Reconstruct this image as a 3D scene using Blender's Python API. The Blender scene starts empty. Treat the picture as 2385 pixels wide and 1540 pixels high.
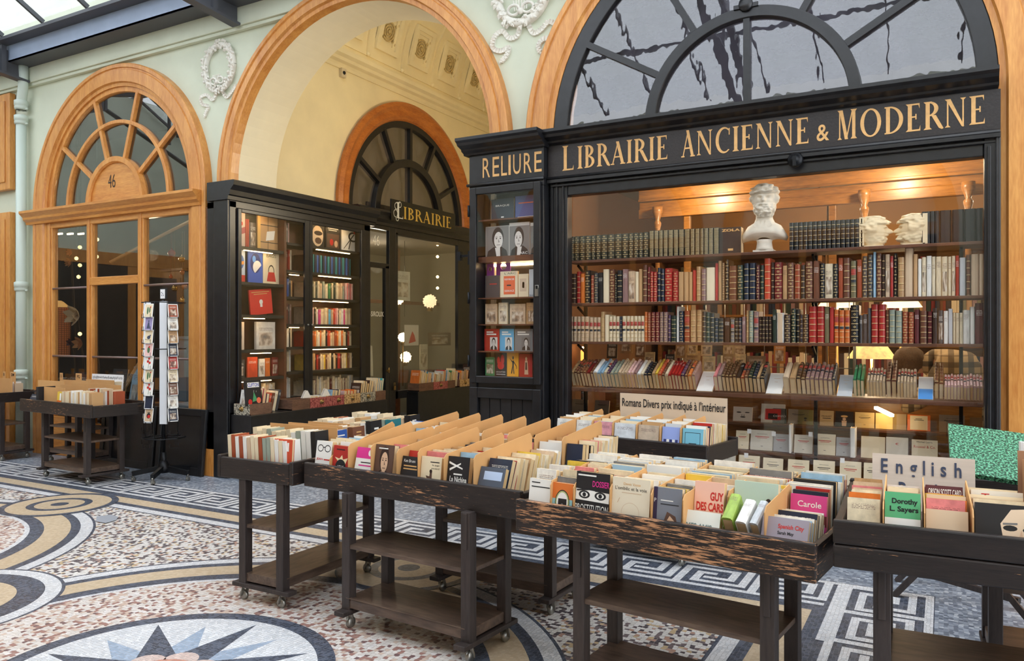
import bpy, math, random
from mathutils import Vector, Matrix, geometry, noise
PI = math.pi
S = bpy.context.scene
COL = S.collection
rnd = random.Random(7)

# ---------------------------------------------------------------- camera
FPX, HX, HY, CH = 1811.0, 1192.5, 774.0, 1.6      # focal length (px), principal point, eye height
YAW = math.atan(1008 / 1811.0)
SN, CS = math.sin(YAW), math.cos(YAW)
cam = bpy.data.cameras.new('camera'); camo = bpy.data.objects.new('camera', cam); COL.objects.link(camo)
camo.location = (0, 0, CH); camo.rotation_euler = (PI / 2, 0, YAW)
cam.sensor_fit = 'HORIZONTAL'; cam.sensor_width = 36.0
cam.lens = 36.0 * FPX / 2385.0; cam.shift_y = 4.0 / 2385.0
cam.clip_start = 0.05; cam.clip_end = 200
S.camera = camo
# ---------------------------------------------------------------- world and exposure
S.view_settings.view_transform = 'Standard'
S.view_settings.look = 'None'
S.view_settings.exposure = 0.0
S.view_settings.gamma = 1.0
S.view_settings.use_curve_mapping = False
S.cycles.use_denoising = True
S.cycles.max_bounces = 10; S.cycles.transparent_max_bounces = 24
S.cycles.diffuse_bounces = 5; S.cycles.glossy_bounces = 4
S.cycles.sample_clamp_indirect = 6.0
wd = bpy.data.worlds.new('overcast_sky'); S.world = wd; wd.use_nodes = True
bg = wd.node_tree.nodes['Background']
bg.inputs[0].default_value = (0.91, 0.955, 1.0, 1); bg.inputs[1].default_value = 3.4

# ---------------------------------------------------------------- pixel <-> place helpers (the measured survey)
def ray(x, y):
    d = (x - HX) / FPX
    return Vector((-SN + d * CS, CS + d * SN, (HY - y) / FPX))
def onY(x, y, Y):
    r = ray(x, y); t = Y / r.y; return r.x * t, CH + r.z * t
def onX(x, y, X):
    r = ray(x, y); t = X / r.x; return r.y * t, CH + r.z * t
def onZ(x, y, Z=0.0):
    r = ray(x, y); t = (Z - CH) / r.z; return r.x * t, r.y * t

def c(r, g=None, b=None):
    if g is None: r, g, b = r
    f = lambda v: (v / 255 / 12.92) if v / 255 <= 0.04045 else ((v / 255 + 0.055) / 1.055) ** 2.4
    return (f(r), f(g), f(b), 1.0)

# ---------------------------------------------------------------- mesh builder
class MB:
    def __init__(s): s.v = []; s.f = []; s.m = []; s.cur = 0; s.sm = []; s.smooth = False
    def add(s, vs, fs):
        o = len(s.v); s.v += [tuple(p) for p in vs]
        for f in fs: s.f.append(tuple(i + o for i in f)); s.m.append(s.cur); s.sm.append(s.smooth)
        return s
    def box(s, x0, x1, y0, y1, z0, z1, M=None):
        vs = [Vector((x, y, z)) for z in (z0, z1) for y in (y0, y1) for x in (x0, x1)]
        if M is not None: vs = [M @ p for p in vs]
        return s.add(vs, [(0, 2, 3, 1), (4, 5, 7, 6), (0, 1, 5, 4), (2, 6, 7, 3), (0, 4, 6, 2), (1, 3, 7, 5)])
    def bar(s, p, q, w, h=None, up=(0, 0, 1)):
        h = h or w; p = Vector(p); q = Vector(q); d = (q - p); L = d.length; d.normalize()
        u = Vector(up)
        if abs(d.dot(u)) > .98: u = Vector((0, 1, 0))
        a = d.cross(u).normalized(); b = a.cross(d)
        M = Matrix((a, d, b)).transposed().to_4x4(); M.translation = p
        return s.box(-w / 2, w / 2, 0, L, -h / 2, h / 2, M)
    def tube(s, pts, r, n=8, cap=True):
        pts = [Vector(p) for p in pts]; rings = []
        rr = r if isinstance(r, (list, tuple)) else [r] * len(pts)
        pa = None
        for i, p in enumerate(pts):
            d = (pts[min(i + 1, len(pts) - 1)] - pts[max(i - 1, 0)]).normalized()
            if pa is None:
                u = Vector((0, 0, 1)) if abs(d.z) < .9 else Vector((1, 0, 0))
                a = d.cross(u).normalized()
            else: a = (pa - d * pa.dot(d)).normalized()
            pa = a; b = d.cross(a)
            rings.append([p + (a * math.cos(2 * PI * k / n) + b * math.sin(2 * PI * k / n)) * rr[i] for k in range(n)])
        vs = [p for g in rings for p in g]; fs = []
        for i in range(len(pts) - 1):
            for k in range(n):
                fs.append((i * n + k, i * n + (k + 1) % n, (i + 1) * n + (k + 1) % n, (i + 1) * n + k))
        if cap: fs.append(tuple(range(n))[::-1]); fs.append(tuple(range(len(vs) - n, len(vs))))
        sm = s.smooth; s.smooth = True; s.add(vs, fs); s.smooth = sm; return s
    def lathe(s, prof, org=(0, 0, 0), n=20, M=None):
        vs = []; fs = []
        for (r, z) in prof:
            for k in range(n):
                p = Vector((r * math.cos(2 * PI * k / n), r * math.sin(2 * PI * k / n), z))
                if M is not None: p = M @ p
                vs.append(p + Vector(org))
        for i in range(len(prof) - 1):
            for k in range(n): fs.append((i * n + k, i * n + (k + 1) % n, (i + 1) * n + (k + 1) % n, (i + 1) * n + k))
        sm = s.smooth; s.smooth = True; s.add(vs, fs); s.smooth = sm; return s
    def ball(s, p, r, n=12, sc=(1, 1, 1)):
        vs = []; fs = []; m = n // 2
        for i in range(m + 1):
            t = PI * i / m
            for k in range(n):
                vs.append((p[0] + r * sc[0] * math.sin(t) * math.cos(2 * PI * k / n), p[1] + r * sc[1] * math.sin(t) * math.sin(2 * PI * k / n), p[2] + r * sc[2] * math.cos(t)))
        for i in range(m):
            for k in range(n): fs.append((i * n + k, (i + 1) * n + k, (i + 1) * n + (k + 1) % n, i * n + (k + 1) % n))
        sm = s.smooth; s.smooth = True; s.add(vs, fs); s.smooth = sm; return s
    def plate(s, loops, fn, t):
        """flat shape with holes (first loop is the outline), mapped by fn(u,v,w), w from 0 (face) to t (back)"""
        L = [[Vector((u, v, 0)) for u, v in lp] for lp in loops]
        tri = geometry.tessellate_polygon(L); flat = [p for lp in L for p in lp]; n = len(flat)
        vs = [fn(p.x, p.y, 0) for p in flat]; fs = []
        for a, b, d in tri:
            A, B, D = flat[a], flat[b], flat[d]
            k = (B.x - A.x) * (D.y - A.y) - (B.y - A.y) * (D.x - A.x)
            if abs(k) < 1e-12: continue
            fs.append((a, b, d) if k > 0 else (a, d, b))
        if t:
            vs += [fn(p.x, p.y, t) for p in flat]; fs += [(d + n, b + n, a + n) for a, b, d in list(fs)]
            o = 0
            for lp in L:
                for i in range(len(lp)):
                    j = (i + 1) % len(lp); fs.append((o + i, o + i + n, o + j + n, o + j))
                o += len(lp)
        return s.add(vs, fs)
    def sweep(s, path, prof, fn, closed=True):
        """prof [(r,w)] swept along path [(cu,cv,du,dv)]: point = c + d*r"""
        n = len(prof); vs = []; fs = []
        for (cu, cv, du, dv) in path:
            for (r, w) in prof: vs.append(fn(cu + du * r, cv + dv * r, w))
        for i in range(len(path) - 1):
            for k in range(n if closed else n - 1): fs.append((i * n + k, i * n + (k + 1) % n, (i + 1) * n + (k + 1) % n, (i + 1) * n + k))
        if closed: fs.append(tuple(range(n))); fs.append(tuple(range(len(vs) - n, len(vs)))[::-1])
        return s.add(vs, fs)
    def mesh(s, name):
        me = bpy.data.meshes.new(name); me.from_pydata(s.v, [], s.f)
        me.polygons.foreach_set('material_index', s.m); me.polygons.foreach_set('use_smooth', s.sm)
        me.update(); return me
    def build(s, name, mats, parent=None, loc=None, bevel=0.0, fix=True):
        me = s.mesh(name)
        for m in (mats if isinstance(mats, (list, tuple)) else [mats]): me.materials.append(m)
        if fix: fixnormals(me)
        o = bpy.data.objects.new(name, me); COL.objects.link(o)
        if parent is not None: o.parent = parent
        if loc is not None: o.location = loc
        if bevel:
            md = o.modifiers.new('bevel', 'BEVEL'); md.width = bevel; md.segments = 2; md.limit_method = 'ANGLE'
        return o
import bmesh
def fixnormals(me):
    bm = bmesh.new(); bm.from_mesh(me); bmesh.ops.recalc_face_normals(bm, faces=bm.faces); bm.to_mesh(me); bm.free()

def arcpath(cx, zs, zl, zr, a0=PI, a1=0.0, n=48):
    """legs straight down to zl / zr, then a round arch; used with radii in the profile"""
    p = []
    if zl is not None: p.append((cx, zl, -1, 0))
    for i in range(n + 1):
        a = a0 + (a1 - a0) * i / n; p.append((cx, zs, math.cos(a), math.sin(a)))
    if zr is not None: p.append((cx, zr, 1, 0))
    return p
def archloop(cx, zs, r, zb, n=40):
    return [(cx + r, zb)] + [(cx + r * math.cos(PI * i / n), zs + r * math.sin(PI * i / n)) for i in range(n + 1)] + [(cx - r, zb)]
def FY(Y): return lambda u, v, w: Vector((u, Y + w, v))           # faces the camera (-Y)
def FX(X): return lambda u, v, w: Vector((X - w, u, v))           # faces +X (passage wall), u runs along +Y
def FZ(Z): return lambda u, v, w: Vector((u, v, Z - w))           # faces up

# ---------------------------------------------------------------- naming
USED = {}
def tag(o, label, cat, group=None):
    for a, b in ((' in the ', ', '), (' of the ', ' of '), (' from the ', ' from '), (' of ', ', ')):
        if len(label.split()) > 16: label = label.replace(a, b)
    o['label'] = label; o['category'] = cat
    if group: o['group'] = group
    USED.setdefault(label, []).append(o)
    return o
def struct(o): o['kind'] = 'structure'; return o
def empty(name, loc=(0, 0, 0), rz=0.0):
    o = bpy.data.objects.new(name, None); COL.objects.link(o); o.location = loc; o.rotation_euler = (0, 0, rz)
    o.empty_display_size = .05; return o
ORDS = 'first second third fourth fifth sixth seventh eighth ninth tenth eleventh twelfth thirteenth fourteenth fifteenth sixteenth seventeenth eighteenth nineteenth twentieth'.split()
TENS = {2: 'twenty', 3: 'thirty', 4: 'forty', 5: 'fifty', 6: 'sixty', 7: 'seventy', 8: 'eighty', 9: 'ninety'}
def ordw(n):
    if n <= 20: return ORDS[n - 1]
    t, u = divmod(n, 10)
    return (TENS[t][:-1] + 'ieth') if u == 0 else TENS[t] + '-' + ORDS[u - 1]
# ---------------------------------------------------------------- materials
def newmat(name):
    m = bpy.data.materials.new(name); m.use_nodes = True
    nt = m.node_tree; return m, nt, nt.nodes['Principled BSDF']
def N(nt, t, **kw):
    n = nt.nodes.new(t)
    for k, v in kw.items():
        if k.startswith('i_'): n.inputs[k[2:].replace('_', ' ')].default_value = v
        elif k.startswith('n_'): n.inputs[int(k[2:])].default_value = v
        else: setattr(n, k, v)
    return n
def ramp(nt, fac, stops, interp='LINEAR'):
    r = N(nt, 'ShaderNodeValToRGB'); r.color_ramp.interpolation = interp
    el = r.color_ramp.elements
    while len(el) < len(stops): el.new(0.5)
    for e, (p, col) in zip(el, stops): e.position = p; e.color = col
    nt.links.new(fac, r.inputs[0]); return r.outputs[0]
def coords(nt, kind='Object', scale=(1, 1, 1), rot=(0, 0, 0)):
    tc = N(nt, 'ShaderNodeTexCoord'); mp = N(nt, 'ShaderNodeMapping')
    mp.inputs['Scale'].default_value = scale; mp.inputs['Rotation'].default_value = rot
    nt.links.new(tc.outputs[kind], mp.inputs[0]); return mp.outputs[0]
def bump(nt, b, h, strength=.3, dist=.01):
    n = N(nt, 'ShaderNodeBump'); n.inputs['Strength'].default_value = strength; n.inputs['Distance'].default_value = dist
    nt.links.new(h, n.inputs['Height']); nt.links.new(n.outputs[0], b.inputs['Normal'])
def noiset(nt, vec, scale=5, detail=4, rough=.55):
    n = N(nt, 'ShaderNodeTexNoise'); n.inputs['Scale'].default_value = scale; n.inputs['Detail'].default_value = detail; n.inputs['Roughness'].default_value = rough
    nt.links.new(vec, n.inputs['Vector']); return n.outputs[0]
def mix(nt, fac, a, b, mode='MIX'):
    n = N(nt, 'ShaderNodeMix'); n.data_type = 'RGBA'; n.blend_type = mode
    for i, v in ((0, fac), (6, a), (7, b)):
        if hasattr(v, 'type') and hasattr(v, 'is_output'): nt.links.new(v, n.inputs[i])
        else: n.inputs[i].default_value = v
    return n.outputs[2]
def math_(nt, op, a, b=0.0):
    n = N(nt, 'ShaderNodeMath'); n.operation = op
    for i, v in enumerate((a, b)):
        if hasattr(v, 'is_output'): nt.links.new(v, n.inputs[i])
        else: n.inputs[i].default_value = v
    return n.outputs[0]

def plain(name, col, rough=.6, metal=0.0, var=0.0, vs=8.0, emit=None, es=0.0, kind='Object', stretch=(1, 1, 1), bmp=0.0, coat=0.0):
    m, nt, b = newmat(name)
    b.inputs['Base Color'].default_value = col; b.inputs['Roughness'].default_value = rough; b.inputs['Metallic'].default_value = metal
    if coat: b.inputs['Coat Weight'].default_value = coat
    if var or bmp:
        n = noiset(nt, coords(nt, kind, stretch), vs, 5)
        if var:
            d = tuple(max(0, x * (1 - var)) for x in col[:3]) + (1,); l = tuple(min(1, x * (1 + var)) for x in col[:3]) + (1,)
            nt.links.new(ramp(nt, n, [(.3, d), (.7, l)]), b.inputs['Base Color'])
        if bmp: bump(nt, b, n, bmp, .004)
    if emit: b.inputs['Emission Color'].default_value = emit; b.inputs['Emission Strength'].default_value = es
    return m
def wood(name, dark, light, scale=(1, 1, 1), rough=.4, fine=18, wear=None, wear_at=.62, bmp=.15, coat=0.0):
    """grain stretched by scale; wear = colour of bare wood showing through the paint"""
    m, nt, b = newmat(name); v = coords(nt, 'Object', scale)
    g = noiset(nt, v, 3.0, 6, .6); g2 = noiset(nt, v, fine, 3, .5)
    col = mix(nt, .35, ramp(nt, g, [(.3, dark), (.7, light)]), ramp(nt, g2, [(.35, dark), (.65, light)]))
    if wear:
        w1 = noiset(nt, v, 7, 8, .68); w2 = noiset(nt, coords(nt, 'Object', (1.3, 1.3, 2)), 2.2, 2, .5)
        s = math_(nt, 'ADD', math_(nt, 'MULTIPLY', w1, .75), math_(nt, 'MULTIPLY', w2, .25))
        k = ramp(nt, s, [(wear_at - .012, (0, 0, 0, 1)), (wear_at + .02, (1, 1, 1, 1))])
        col = mix(nt, k, col, wear); g = s
    nt.links.new(col, b.inputs['Base Color']); b.inputs['Roughness'].default_value = rough
    if coat: b.inputs['Coat Weight'].default_value = coat; b.inputs['Coat Roughness'].default_value = .25
    bump(nt, b, g, bmp, .006); return m
def mosaic(name, stops, scale=45, grout=c(150, 146, 142), rand=.45, gw=.05, rough=.38, var=.18):
    """marble tesserae: one colour per Voronoi cell, thin grout"""
    m, nt, b = newmat(name); v = coords(nt, 'Object', (1, 1, 1))
    a = N(nt, 'ShaderNodeTexVoronoi'); a.inputs['Scale'].default_value = scale; a.inputs['Randomness'].default_value = rand
    e = N(nt, 'ShaderNodeTexVoronoi', feature='DISTANCE_TO_EDGE'); e.inputs['Scale'].default_value = scale; e.inputs['Randomness'].default_value = rand
    nt.links.new(v, a.inputs['Vector']); nt.links.new(v, e.inputs['Vector'])
    sp = N(nt, 'ShaderNodeSeparateColor'); nt.links.new(a.outputs['Color'], sp.inputs[0])
    col = ramp(nt, sp.outputs[0], stops, 'CONSTANT')
    lum = ramp(nt, sp.outputs[1], [(0, (1 - var,) * 3 + (1,)), (1, (1, 1, 1, 1))])
    col = mix(nt, 1.0, col, lum, 'MULTIPLY')
    k = ramp(nt, e.outputs[0], [(gw * .5, (0, 0, 0, 1)), (gw, (1, 1, 1, 1))])
    nt.links.new(mix(nt, k, grout, col), b.inputs['Base Color'])
    dirt = noiset(nt, v, 1.3, 4); nt.links.new(ramp(nt, dirt, [(.3, (rough - .1,) * 3 + (1,)), (.7, (rough + .15,) * 3 + (1,))]), b.inputs['Roughness'])
    return m
def glassmat(name, tint=(1, 1, 1, 1), refl=1.0, wavy=0.0, rough=.0):
    m = bpy.data.materials.new(name); m.use_nodes = True; nt = m.node_tree; nt.nodes.clear()
    out = N(nt, 'ShaderNodeOutputMaterial'); t = N(nt, 'ShaderNodeBsdfTransparent'); g = N(nt, 'ShaderNodeBsdfGlossy')
    t.inputs[0].default_value = tint; g.inputs['Roughness'].default_value = rough
    fr = N(nt, 'ShaderNodeFresnel'); ge = N(nt, 'ShaderNodeNewGeometry')
    nt.links.new(math_(nt, 'ADD', 1.5, math_(nt, 'MULTIPLY', ge.outputs['Backfacing'], 1 / 1.5 - 1.5)), fr.inputs[0])
    k = math_(nt, 'MULTIPLY', fr.outputs[0], refl); mx = N(nt, 'ShaderNodeMixShader')
    nt.links.new(k, mx.inputs[0]); nt.links.new(t.outputs[0], mx.inputs[1]); nt.links.new(g.outputs[0], mx.inputs[2]); nt.links.new(mx.outputs[0], out.inputs[0])
    if wavy:
        n = noiset(nt, coords(nt, 'Object', (1, 1, .6)), 3.2, 3, .5); bp = N(nt, 'ShaderNodeBump'); bp.inputs['Strength'].default_value = wavy; bp.inputs['Distance'].default_value = .03
        nt.links.new(n, bp.inputs['Height']); nt.links.new(bp.outputs[0], g.inputs['Normal']); nt.links.new(bp.outputs[0], fr.inputs['Normal'])
    return m

M_orange = wood('honey_oak', c(180, 110, 44), c(222, 160, 84), (4, 4, .5), .42, 22, coat=.25)
M_orange_h = wood('honey_oak_crosswise', c(180, 110, 44), c(222, 160, 84), (.5, 4, 4), .42, 22, coat=.25)
M_inwood = wood('varnished_panelling', c(104, 64, 24), c(180, 120, 52), (.6, 3, 5), .4, 20, coat=.2)
M_shelfwood = wood('brown_shelf_board', c(70, 40, 24), c(112, 68, 44), (.7, 6, 6), .45, 20)
M_black = plain('worn_black_paint', c(26, 26, 29), .33, var=.35, vs=14, bmp=.12)
M_black_dull = plain('dull_black_board', c(20, 20, 22), .55, var=.4, vs=10, bmp=.1)
M_iron = plain('black_iron', c(30, 31, 34), .4, .6)
M_signblack = plain('sign_black', c(34, 28, 28), .42, var=.3, vs=60, bmp=.25)
M_gold = plain('painted_gold_letter', c(216, 168, 106), .5, var=.12, vs=30)
M_goldleaf = plain('gold_leaf', c(218, 186, 96), .3, .5)
M_green = plain('pale_green_plaster', c(204, 210, 190), .75, var=.05, vs=2.5, bmp=.05)
M_cream = plain('aged_cream_plaster', c(234, 218, 176), .8, var=.08, vs=1.6, bmp=.06)
M_soffit = plain('sand_plaster', c(236, 224, 192), .8, var=.05, vs=2.2)
M_stucco = plain('white_stucco', c(225, 222, 212), .7, var=.06, vs=20)
M_steel = plain('blue_grey_steel', c(150, 165, 188), .5, var=.06, vs=4)
M_steel_dark = plain('dark_grey_steel', c(70, 72, 78), .5)
M_chrome = plain('caster_metal', c(150, 148, 142), .3, .85)
M_brass = plain('aged_brass', c(150, 120, 70), .35, .8)
M_card = plain('tan_cardboard', c(205, 156, 100), .7, var=.08, vs=3)
M_signcard = plain('buff_card', c(205, 184, 160), .8, var=.05, vs=4)
M_ink = plain('black_ink', c(24, 24, 28), .6)
M_inkblue = plain('blue_grey_ink', c(58, 68, 92), .6)
M_inkred = plain('red_ink', c(196, 40, 36), .6)
M_inkwhite = plain('white_ink', c(236, 234, 228), .6)
M_cartleg = wood('cart_frame_brown', c(36, 29, 28), c(66, 56, 53), (5, 5, .7), .5, 16)
M_cartshelf = wood('cart_shelf_brown', c(62, 48, 40), c(110, 90, 76), (.8, 4, 4), .38, 12, bmp=.06)
def cartmat(name, wat, along='x', dark=c(17, 14, 14), light=c(46, 36, 33), bare=c(190, 138, 98)):
    sc = (1.7, 17, 24) if along == 'x' else (17, 1.7, 24)
    return wood(name, dark, light, sc, .42, 14, bare, wat, .35)
M_tray = {}
for nm, wat in (('fresh', .655), ('used', .60), ('scratched', .55)):
    M_tray[nm] = (cartmat('tray_board_' + nm, wat, 'x'), cartmat('tray_end_' + nm, wat + .015, 'y'))
M_fl_white = mosaic('mosaic_white', [(0, c(226, 226, 228)), (.6, c(214, 216, 220))], 48)
M_fl_navy = mosaic('mosaic_slate', [(0, c(66, 74, 90)), (.35, c(86, 94, 110)), (.7, c(56, 62, 76))], 48, c(120, 122, 128))
M_fl_tan = mosaic('mosaic_sand', [(0, c(198, 176, 146)), (.5, c(206, 186, 158))], 52, c(186, 166, 138), var=.1)
M_fl_grey = mosaic('mosaic_grey_ground', [(0, c(132, 140, 154)), (.3, c(158, 166, 178)), (.6, c(112, 120, 134)), (.88, c(188, 194, 202))], 42, c(140, 146, 154))
M_fl_pink = mosaic('mosaic_pink_speckle', [(0, c(222, 214, 206)), (.42, c(206, 182, 166)), (.62, c(160, 118, 108)), (.8, c(226, 220, 216)), (.93, c(120, 92, 92))], 40, c(170, 160, 152))
M_fl_mix = mosaic('mosaic_dark_speckle', [(0, c(224, 220, 214)), (.4, c(84, 76, 82)), (.58, c(190, 150, 130)), (.66, c(228, 224, 220)), (.82, c(118, 104, 106)), (.93, c(206, 180, 140))], 40, c(166, 160, 156))
M_fl_blue = mosaic('mosaic_pale_blue', [(0, c(150, 168, 190)), (.5, c(164, 180, 200))], 48)
M_fl_rose = mosaic('mosaic_rose', [(0, c(196, 130, 110)), (.5, c(210, 150, 128))], 48)
M_fl_petal = mosaic('mosaic_petal', [(0, c(220, 196, 186)), (.5, c(212, 186, 176))], 48)
M_glass = glassmat('window_glass', (1, 1, 1, 1), 1.0)
M_glass_old = glassmat('wavy_old_glass', (.97, .98, 1, 1), 1.9, .07)
M_glass_dark = glassmat('reflecting_shop_glass', (.93, .95, .95, 1), 1.9)
M_roofglass = None
def roofglass():
    m = bpy.data.materials.new('milky_roof_glass'); m.use_nodes = True; nt = m.node_tree; nt.nodes.clear()
    out = N(nt, 'ShaderNodeOutputMaterial'); t = N(nt, 'ShaderNodeBsdfTransparent'); d = N(nt, 'ShaderNodeBsdfTranslucent')
    t.inputs[0].default_value = (.95, .97, 1, 1); d.inputs[0].default_value = (.85, .88, .92, 1)
    n = noiset(nt, coords(nt, 'Object', (1, 6, 1)), 1.5, 4); mx = N(nt, 'ShaderNodeMixShader')
    nt.links.new(ramp(nt, n, [(.35, (.15,) * 3 + (1,)), (.7, (.4,) * 3 + (1,))]), mx.inputs[0]); nt.links.new(t.outputs[0], mx.inputs[1]); nt.links.new(d.outputs[0], mx.inputs[2]); nt.links.new(mx.outputs[0], out.inputs[0])
    return m
M_roofglass = roofglass()
def lampmat(name, col, s): return plain(name, col, .5, emit=col, es=s)
M_led = lampmat('warm_led', c(255, 214, 156), 18)
M_bulb = lampmat('warm_bulb', c(255, 206, 140), 30)
M_shade = lampmat('lit_lamp_shade', c(255, 226, 180), 1.6)
M_amber = lampmat('lit_amber_glass', c(255, 160, 70), 2.2)

# book materials: the colour is the object's own colour (Object Info), patterns ride on generated coordinates
def bookmat(name, style):
    m, nt, b = newmat(name)
    oi = N(nt, 'ShaderNodeObjectInfo'); base = oi.outputs['Color']; rv = oi.outputs['Random']
    tc = N(nt, 'ShaderNodeTexCoord'); sp = N(nt, 'ShaderNodeSeparateXYZ'); nt.links.new(tc.outputs['Generated'], sp.inputs[0])
    x, y, z = sp.outputs
    add = N(nt, 'ShaderNodeVectorMath'); add.operation = 'ADD'; nt.links.new(tc.outputs['Generated'], add.inputs[0])
    cmb = N(nt, 'ShaderNodeCombineXYZ'); nt.links.new(math_(nt, 'MULTIPLY', rv, 37.0), cmb.inputs[0]); nt.links.new(math_(nt, 'MULTIPLY', rv, 91.0), cmb.inputs[2]); nt.links.new(cmb.outputs[0], add.inputs[1])
    ns = noiset(nt, add.outputs[0], 3.0, 5, .6)
    col = mix(nt, 1.0, base, ramp(nt, ns, [(.3, (.72, .72, .72, 1)), (.7, (1.1, 1.1, 1.1, 1))]), 'MULTIPLY')
    rough = .5
    inx = math_(nt, 'LESS_THAN', math_(nt, 'ABSOLUTE', math_(nt, 'SUBTRACT', x, .5)), .36)
    if style in ('bands', 'ornate', 'label', 'stripes'):
        spine = math_(nt, 'LESS_THAN', y, .06)
        if style == 'stripes': per, duty = 22.0, .5
        else: per, duty = 6.0, .13
        fr = math_(nt, 'FRACT', math_(nt, 'MULTIPLY', z, per)); band = math_(nt, 'LESS_THAN', fr, duty)
        gold = (.62, .47, .22, 1)
        col = mix(nt, math_(nt, 'MULTIPLY', math_(nt, 'MULTIPLY', band, spine), .75), col, gold)
        if style == 'ornate':
            d = math_(nt, 'ABSOLUTE', math_(nt, 'SUBTRACT', fr, .56)); e = math_(nt, 'ABSOLUTE', math_(nt, 'SUBTRACT', x, .5))
            dia = math_(nt, 'LESS_THAN', math_(nt, 'ADD', d, e), .2); ring = math_(nt, 'GREATER_THAN', math_(nt, 'ADD', d, e), .07)
            col = mix(nt, math_(nt, 'MULTIPLY', math_(nt, 'MULTIPLY', dia, ring), math_(nt, 'MULTIPLY', spine, .7)), col, gold)
        if style == 'label':
            for lo, hi, cc in ((.62, .78, (.42, .06, .045, 1)), (.42, .5, (.03, .035, .05, 1))):
                k = math_(nt, 'MULTIPLY', math_(nt, 'GREATER_THAN', z, lo), math_(nt, 'LESS_THAN', z, hi))
                col = mix(nt, math_(nt, 'MULTIPLY', k, spine), col, cc)
        rough = .38
    else:
        # pale bar of print high on the cover or spine, a second lower down: reads as print without any letters
        zz = math_(nt, 'ADD', z, math_(nt, 'MULTIPLY', rv, .08))
        per = math_(nt, 'FRACT', math_(nt, 'MULTIPLY', z, 26.0)); line = math_(nt, 'LESS_THAN', per, .45)
        k = math_(nt, 'MULTIPLY', math_(nt, 'GREATER_THAN', zz, .74), math_(nt, 'LESS_THAN', zz, .88))
        wv = N(nt, 'ShaderNodeTexNoise'); wv.inputs['Scale'].default_value = 30; wv.inputs['Detail'].default_value = 1; nt.links.new(add.outputs[0], wv.inputs['Vector'])
        word = math_(nt, 'GREATER_THAN', wv.outputs[0], .46)
        msk = math_(nt, 'MULTIPLY', math_(nt, 'MULTIPLY', k, line), math_(nt, 'MULTIPLY', word, inx))
        lum = N(nt, 'ShaderNodeRGBToBW'); nt.links.new(base, lum.inputs[0])
        ink = mix(nt, math_(nt, 'GREATER_THAN', lum.outputs[0], .3), (.85, .82, .75, 1), (.12, .05, .05, 1))
        if style == 'pict':      # picture panel in the lower half
            pz = math_(nt, 'MULTIPLY', math_(nt, 'GREATER_THAN', z, .12), math_(nt, 'LESS_THAN', z, .62)); pk = math_(nt, 'MULTIPLY', pz, inx)
            pn = N(nt, 'ShaderNodeTexNoise'); pn.inputs['Scale'].default_value = 3.2; pn.inputs['Detail'].default_value = 3; nt.links.new(add.outputs[0], pn.inputs['Vector'])
            pic = ramp(nt, pn.outputs[0], [(.3, (.03, .03, .04, 1)), (.45, (.25, .16, .1, 1)), (.55, (.6, .5, .4, 1)), (.7, (.8, .78, .7, 1))])
            col = mix(nt, math_(nt, 'MULTIPLY', pk, .8), col, pic)
        col = mix(nt, math_(nt, 'MULTIPLY', msk, .8), col, ink); rough = .36
    nt.links.new(col, b.inputs['Base Color']); b.inputs['Roughness'].default_value = rough
    return m
M_bk = {s: bookmat('book_cover_' + s, s) for s in ('bands', 'ornate', 'label', 'stripes', 'print', 'pict')}
def pagesmat():
    m, nt, b = newmat('page_block')
    oi = N(nt, 'ShaderNodeObjectInfo')
    v = coords(nt, 'Generated', (38, 38, 1)); w = N(nt, 'ShaderNodeTexWhiteNoise'); w.noise_dimensions = '1D'
    n = noiset(nt, v, 2.0, 2)
    col = ramp(nt, n, [(.3, c(196, 172, 132)), (.7, c(238, 224, 196))])
    nt.links.new(mix(nt, 1.0, col, ramp(nt, oi.outputs['Random'], [(0, c(240, 218, 180)), (1, c(255, 252, 246))]), 'MULTIPLY'), b.inputs['Base Color']); b.inputs['Roughness'].default_value = .85
    return m
M_pages = pagesmat()
def objcol(name, rough=.5):
    m, nt, b = newmat(name); oi = N(nt, 'ShaderNodeObjectInfo'); nt.links.new(oi.outputs['Color'], b.inputs['Base Color']); b.inputs['Roughness'].default_value = rough; return m
M_obj = objcol('tinted_surface')
# ---------------------------------------------------------------- lettering
_F = {}
def sans(s, bold=0.0):
    if (s, bold) in _F: return _F[(s, bold)]
    cu = bpy.data.curves.new('t', 'FONT'); cu.body = s; cu.size = 1.0; cu.offset = bold; cu.resolution_u = 3
    o = bpy.data.objects.new('t', cu); COL.objects.link(o)
    dg = bpy.context.evaluated_depsgraph_get(); me = bpy.data.meshes.new_from_object(o.evaluated_get(dg))
    vs = [(v.co.x, v.co.y) for v in me.vertices]; fs = [tuple(p.vertices) for p in me.polygons]
    bpy.data.objects.remove(o); bpy.data.curves.remove(cu); bpy.data.meshes.remove(me)
    _F[(s, bold)] = (vs, fs); return vs, fs
def ell(cx, cy, rx, ry, a0=0, a1=360, n=28):
    return [(cx + rx * math.cos(math.radians(a0 + (a1 - a0) * i / n)), cy + ry * math.sin(math.radians(a0 + (a1 - a0) * i / n))) for i in range(n + 1)]
def rc(x0, x1, y0, y1): return [(x0, y0), (x1, y0), (x1, y1), (x0, y1)]
TK, TNN = .165, .06
def stem(x, w=TK, s0=True, s1=True, y0=0, y1=1):
    L = [rc(x - w / 2, x + w / 2, y0, y1)]; h = w / 2 + .085
    if s0: L.append([(x - h, y0), (x + h, y0), (x + w / 2, y0 + .075), (x - w / 2, y0 + .075)])
    if s1: L.append([(x - h, y1), (x - w / 2, y1 - .075), (x + w / 2, y1 - .075), (x + h, y1)])
    return [[l] for l in L]
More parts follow.
